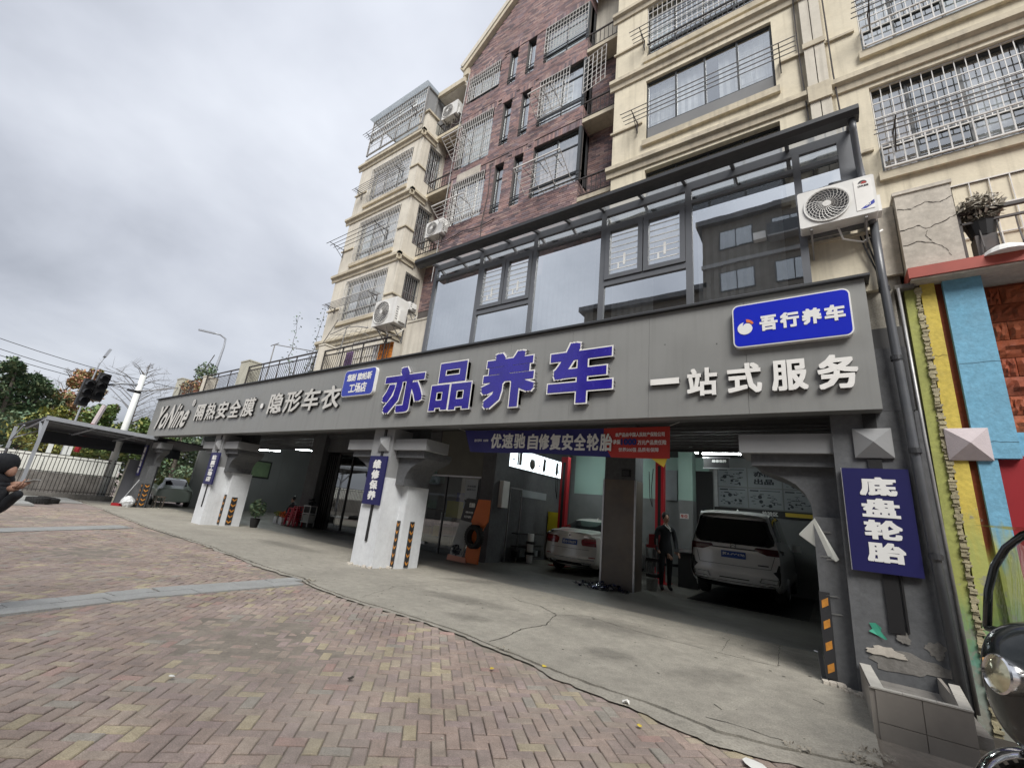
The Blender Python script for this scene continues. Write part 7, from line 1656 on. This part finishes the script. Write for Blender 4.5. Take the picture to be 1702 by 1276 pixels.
t=thing('barrier_post','slanting red and white post behind the canopy roof','post',(-33,6,0)); MB().tube([(-33.2,5.75,2.3),(-33,6.0,3.9)],.13,8).build('post','redpanel',t); MB().tube([(-33,6.0,3.9),(-32.9,6.15,5.0)],.12,8).build('pale_top','pink',t)
for i,(x,y) in enumerate(((-33,4.6),(-33,5.2),(-33,5.35))): 
    t=thing('white_post',['short white post behind the fence, left of the three','middle short white post behind the fence','right short white post with a foot behind the fence'][i],'post',(x,y,0)); bx('post','polew',t,x,x+.1,y,y+.18,0,2.7)
# trees
def tree(name,label,base,h,r,n,leaf,s,seed,trunk=.14,shape=1.0,group=None,zlo=.3,bare=False):
    q=random.Random(seed); t=thing(name,label,'tree',base,0,group); b=Vector(base); mb=MB(); lf=MB()
    mb.tube([b,b+Vector((q.uniform(-.2,.2),q.uniform(-.2,.2),h*.5)),b+Vector((q.uniform(-.3,.3),q.uniform(-.3,.3),h*.97))],[trunk,trunk*.7,trunk*.15],7)
    nb=int(22*(1.6 if bare else 1))
    for i in range(nb):
        z=h*(zlo+(.95-zlo)*i/nb); a=q.uniform(0,6.28); L_=r*(shape*(1-(z/h-zlo)/(1-zlo))**.7+(1-shape)*math.sin(math.pi*min(1,(z/h-zlo)/(1-zlo)+.15)))*q.uniform(.6,1.1)+.2
        p0=b+Vector((0,0,z)); p1=p0+Vector((L_*math.cos(a),L_*math.sin(a),L_*(.55 if bare else .25))); mid=(p0+p1)/2+Vector((0,0,L_*.12)); mb.tube([p0,mid,p1],[trunk*.3,trunk*.18,trunk*.06],4)
        if bare:
            for k in range(5):
                w=mid.lerp(p1,k/5); d=Vector((q.uniform(-1,1),q.uniform(-1,1),q.uniform(0,1))).normalized()*L_*.4; mb.tube([w,w+d*.5,w+d],[trunk*.1,trunk*.06,trunk*.03],3)
        if n:
            m=n//nb
            for k in range(3): c=p0.lerp(p1,.35+.32*k); leafclump(lf,c,(L_*.33+.15,L_*.33+.15,.32+.1*L_),m//3,s,q.randint(0,99999))
    mb.build('trunk','bark',t)
    if n: lf.build('crown',leaf,t)
    return t
tree('conifer','tall dark conifer at the far left edge of the trees',(-44.8,3.4,0),8.3,3.0,5200,'leafd',.16,1,.2,1.0)
tree('conifer','dark conifer second from the left edge',(-46.0,4.9,0),7.8,2.3,4200,'leafd',.15,2,.2,1.0)
tree('autumn_conifer','rust tinted conifer with a thin top behind the canopy',(-47.0,7.1,0),9.4,2.3,4200,'leafr',.15,3,.2,1.0)
tree('leafy_tree','yellow green rounded tree behind the canopy',(-42,5.6,0),5.4,2.3,3600,'leafy',.13,4,.16,.3)
tree('leafy_tree','broad green tree behind the middle of the canopy roof',(-42,8.3,0),6.3,2.9,5600,'leaf',.14,5,.2,.25)
tree('leafy_tree','green tree right of the white signal pole',(-42,10.6,0),5.7,2.5,4600,'leaf',.14,6,.2,.25)
tree('leafy_tree','dark green tree low between the canopy and the fascia end',(-40,12.6,0),5.0,2.4,3600,'leafd',.14,7,.2,.25)
tree('bare_tree','leafless tree with fine branches behind the signal pole',(-48.9,11.0,0),11.5,3.6,0,'leaf',.1,8,.12,.4,None,.45,True)
tree('bare_tree','slender leafless tree above the rust tinted conifer',(-49.6,6.6,0),9.6,2.6,0,'leaf',.1,9,.10,.4,None,.4,True)
tree('bare_tree','leafless twiggy tree at the left behind the conifers',(-49.0,4.8,0),8.6,2.6,0,'leaf',.1,19,.10,.4,None,.4,True)
tree('roadside_bush','pale spiky bush seen through the far arcade bay',(-42.9,13.4,0),2.6,1.7,1600,'leafy',.16,10,.08,.2,None,.1)
tree('roadside_tree','dark tree seen through the far arcade bay',(-46,16.0,0),6.0,3.0,4200,'leafd',.16,11,.2,.2,None,.12)
tree('roadside_tree','green tree seen over the far bay wall',(-40,17.5,0),5.8,2.6,3200,'leaf',.16,12,.2,.2,None,.12)
mb=MB(); q=random.Random(77)
for i in range(9000):
    a=q.uniform(0,1); x=-56+q.uniform(-3,3); y=-8+36*a; z=q.random()**.8*(3.6+1.1*math.sin(a*23)+.8*math.sin(a*57)); k=q.uniform(.15,.3)
    d=Vector((q.uniform(-1,1),q.uniform(-1,1),q.uniform(-.7,.7))).normalized(); e=d.orthogonal().normalized(); p=Vector((x,y,z)); mb.add([p-d*k,p+e*k*.6,p+d*k,p-e*k*.6],[(0,1,2,3)])
tag(mb.build('distant_shrubbery','leafd'),'dark mass of distant shrubs closing the view on the left','shrubs',kind='stuff')
# ================================================================ buildings across the street (behind the camera, seen mirrored in the glazing)
def opp(label,x0,x1,h,y,storeys,m='opp'):
    t=thing('opposite_building',label,'building',((x0+x1)/2,y,0)); bx('wall',m,t,x0,x1,y-10,y,0,h); bx('roof_edge','pdark',t,x0-.3,x1+.3,y-10,y+.4,h,h+.35); fh=h/storeys
    for s in range(storeys):
        x=x0+1
        while x<x1-2.2:
            f=bx('window','frame',t,x,x+1.9,y,y+.06,s*fh+1.0,s*fh+fh-.6); bx('pane','wglass',f,x+.06,x+.92,y+.06,y+.07,s*fh+1.06,s*fh+fh-.66); bx('pane','wglass',f,x+.98,x+1.84,y+.06,y+.07,s*fh+1.06,s*fh+fh-.66)
            if (s+int(x))%3==0:
                mb=MB(); bars(mb,x,x+1.9,s*fh+1.0,s*fh+fh-.6,y+.2,.16,[s*fh+1.0,s*fh+fh*.5,s*fh+fh-.6],r=.015); mb.build('security_grille','dbar',f)
            if (s*3+int(x))%4==1: bx('balcony','pgrey2',t,x-.2,x+2.1,y,y+.7,s*fh+.75,s*fh+.85); MB().box(x-.2,x+2.1,y+.66,y+.7,s*fh+.85,s*fh+1.6).build('balcony_front','frame',t)
            if (s+int(x))%5==2: bx('cooling_box','acw',t,x+1.95,x+2.6,y+.05,y+.4,s*fh+.9,s*fh+1.4)
            x+=2.9
        bx('ledge','pgrey2',t,x0-.05,x1+.05,y,y+.15,s*fh-.12,s*fh+.12) if s else None
    return t
opp('tall grey brown block across the street, mirrored in the right panes',-5.2,20,20.5,-12,7); opp('lower grey brown block across the street, mirrored in the middle panes',-13.5,-5.3,16.2,-12.4,6); opp('distant block across the street, mirrored in the leftmost pane',-41,-32,13,-13,5)

# ---------------------------------------------------------------- groups of alike things
GR={'pier':'piers of the arcade and the terrace','air conditioner':'air conditioners on the facade','drying rack':'racks fixed outside the windows','guard':'corner guards on the piers','railing':'railings along the terrace','shutter':'raised rolling shutters','pillar':'pillars on the storefront line','street lamp':'street lamps on the left','wire':'overhead wires','tree':'trees beyond the canopy','stool':'low stools in the bays','tyre':'loose tyres','car lift':'red lift posts','lamp':'lit tubes and lamps','leaf':'fallen leaves on the paving','plant':'pot plants','cloth':'cloths hung on the terrace','sign':'signs on the shop front','display case':'displays in the dim shop','post':'posts behind the fence','car':'cars','person':'people'}
cnt={}
for o in bpy.data.objects:
    c=o.get('category')
    if c: cnt.setdefault(c,[]).append(o)
for c,l_ in cnt.items():
    if len(l_)>1 and c in GR:
        for o in l_: o['group']=GR[c]
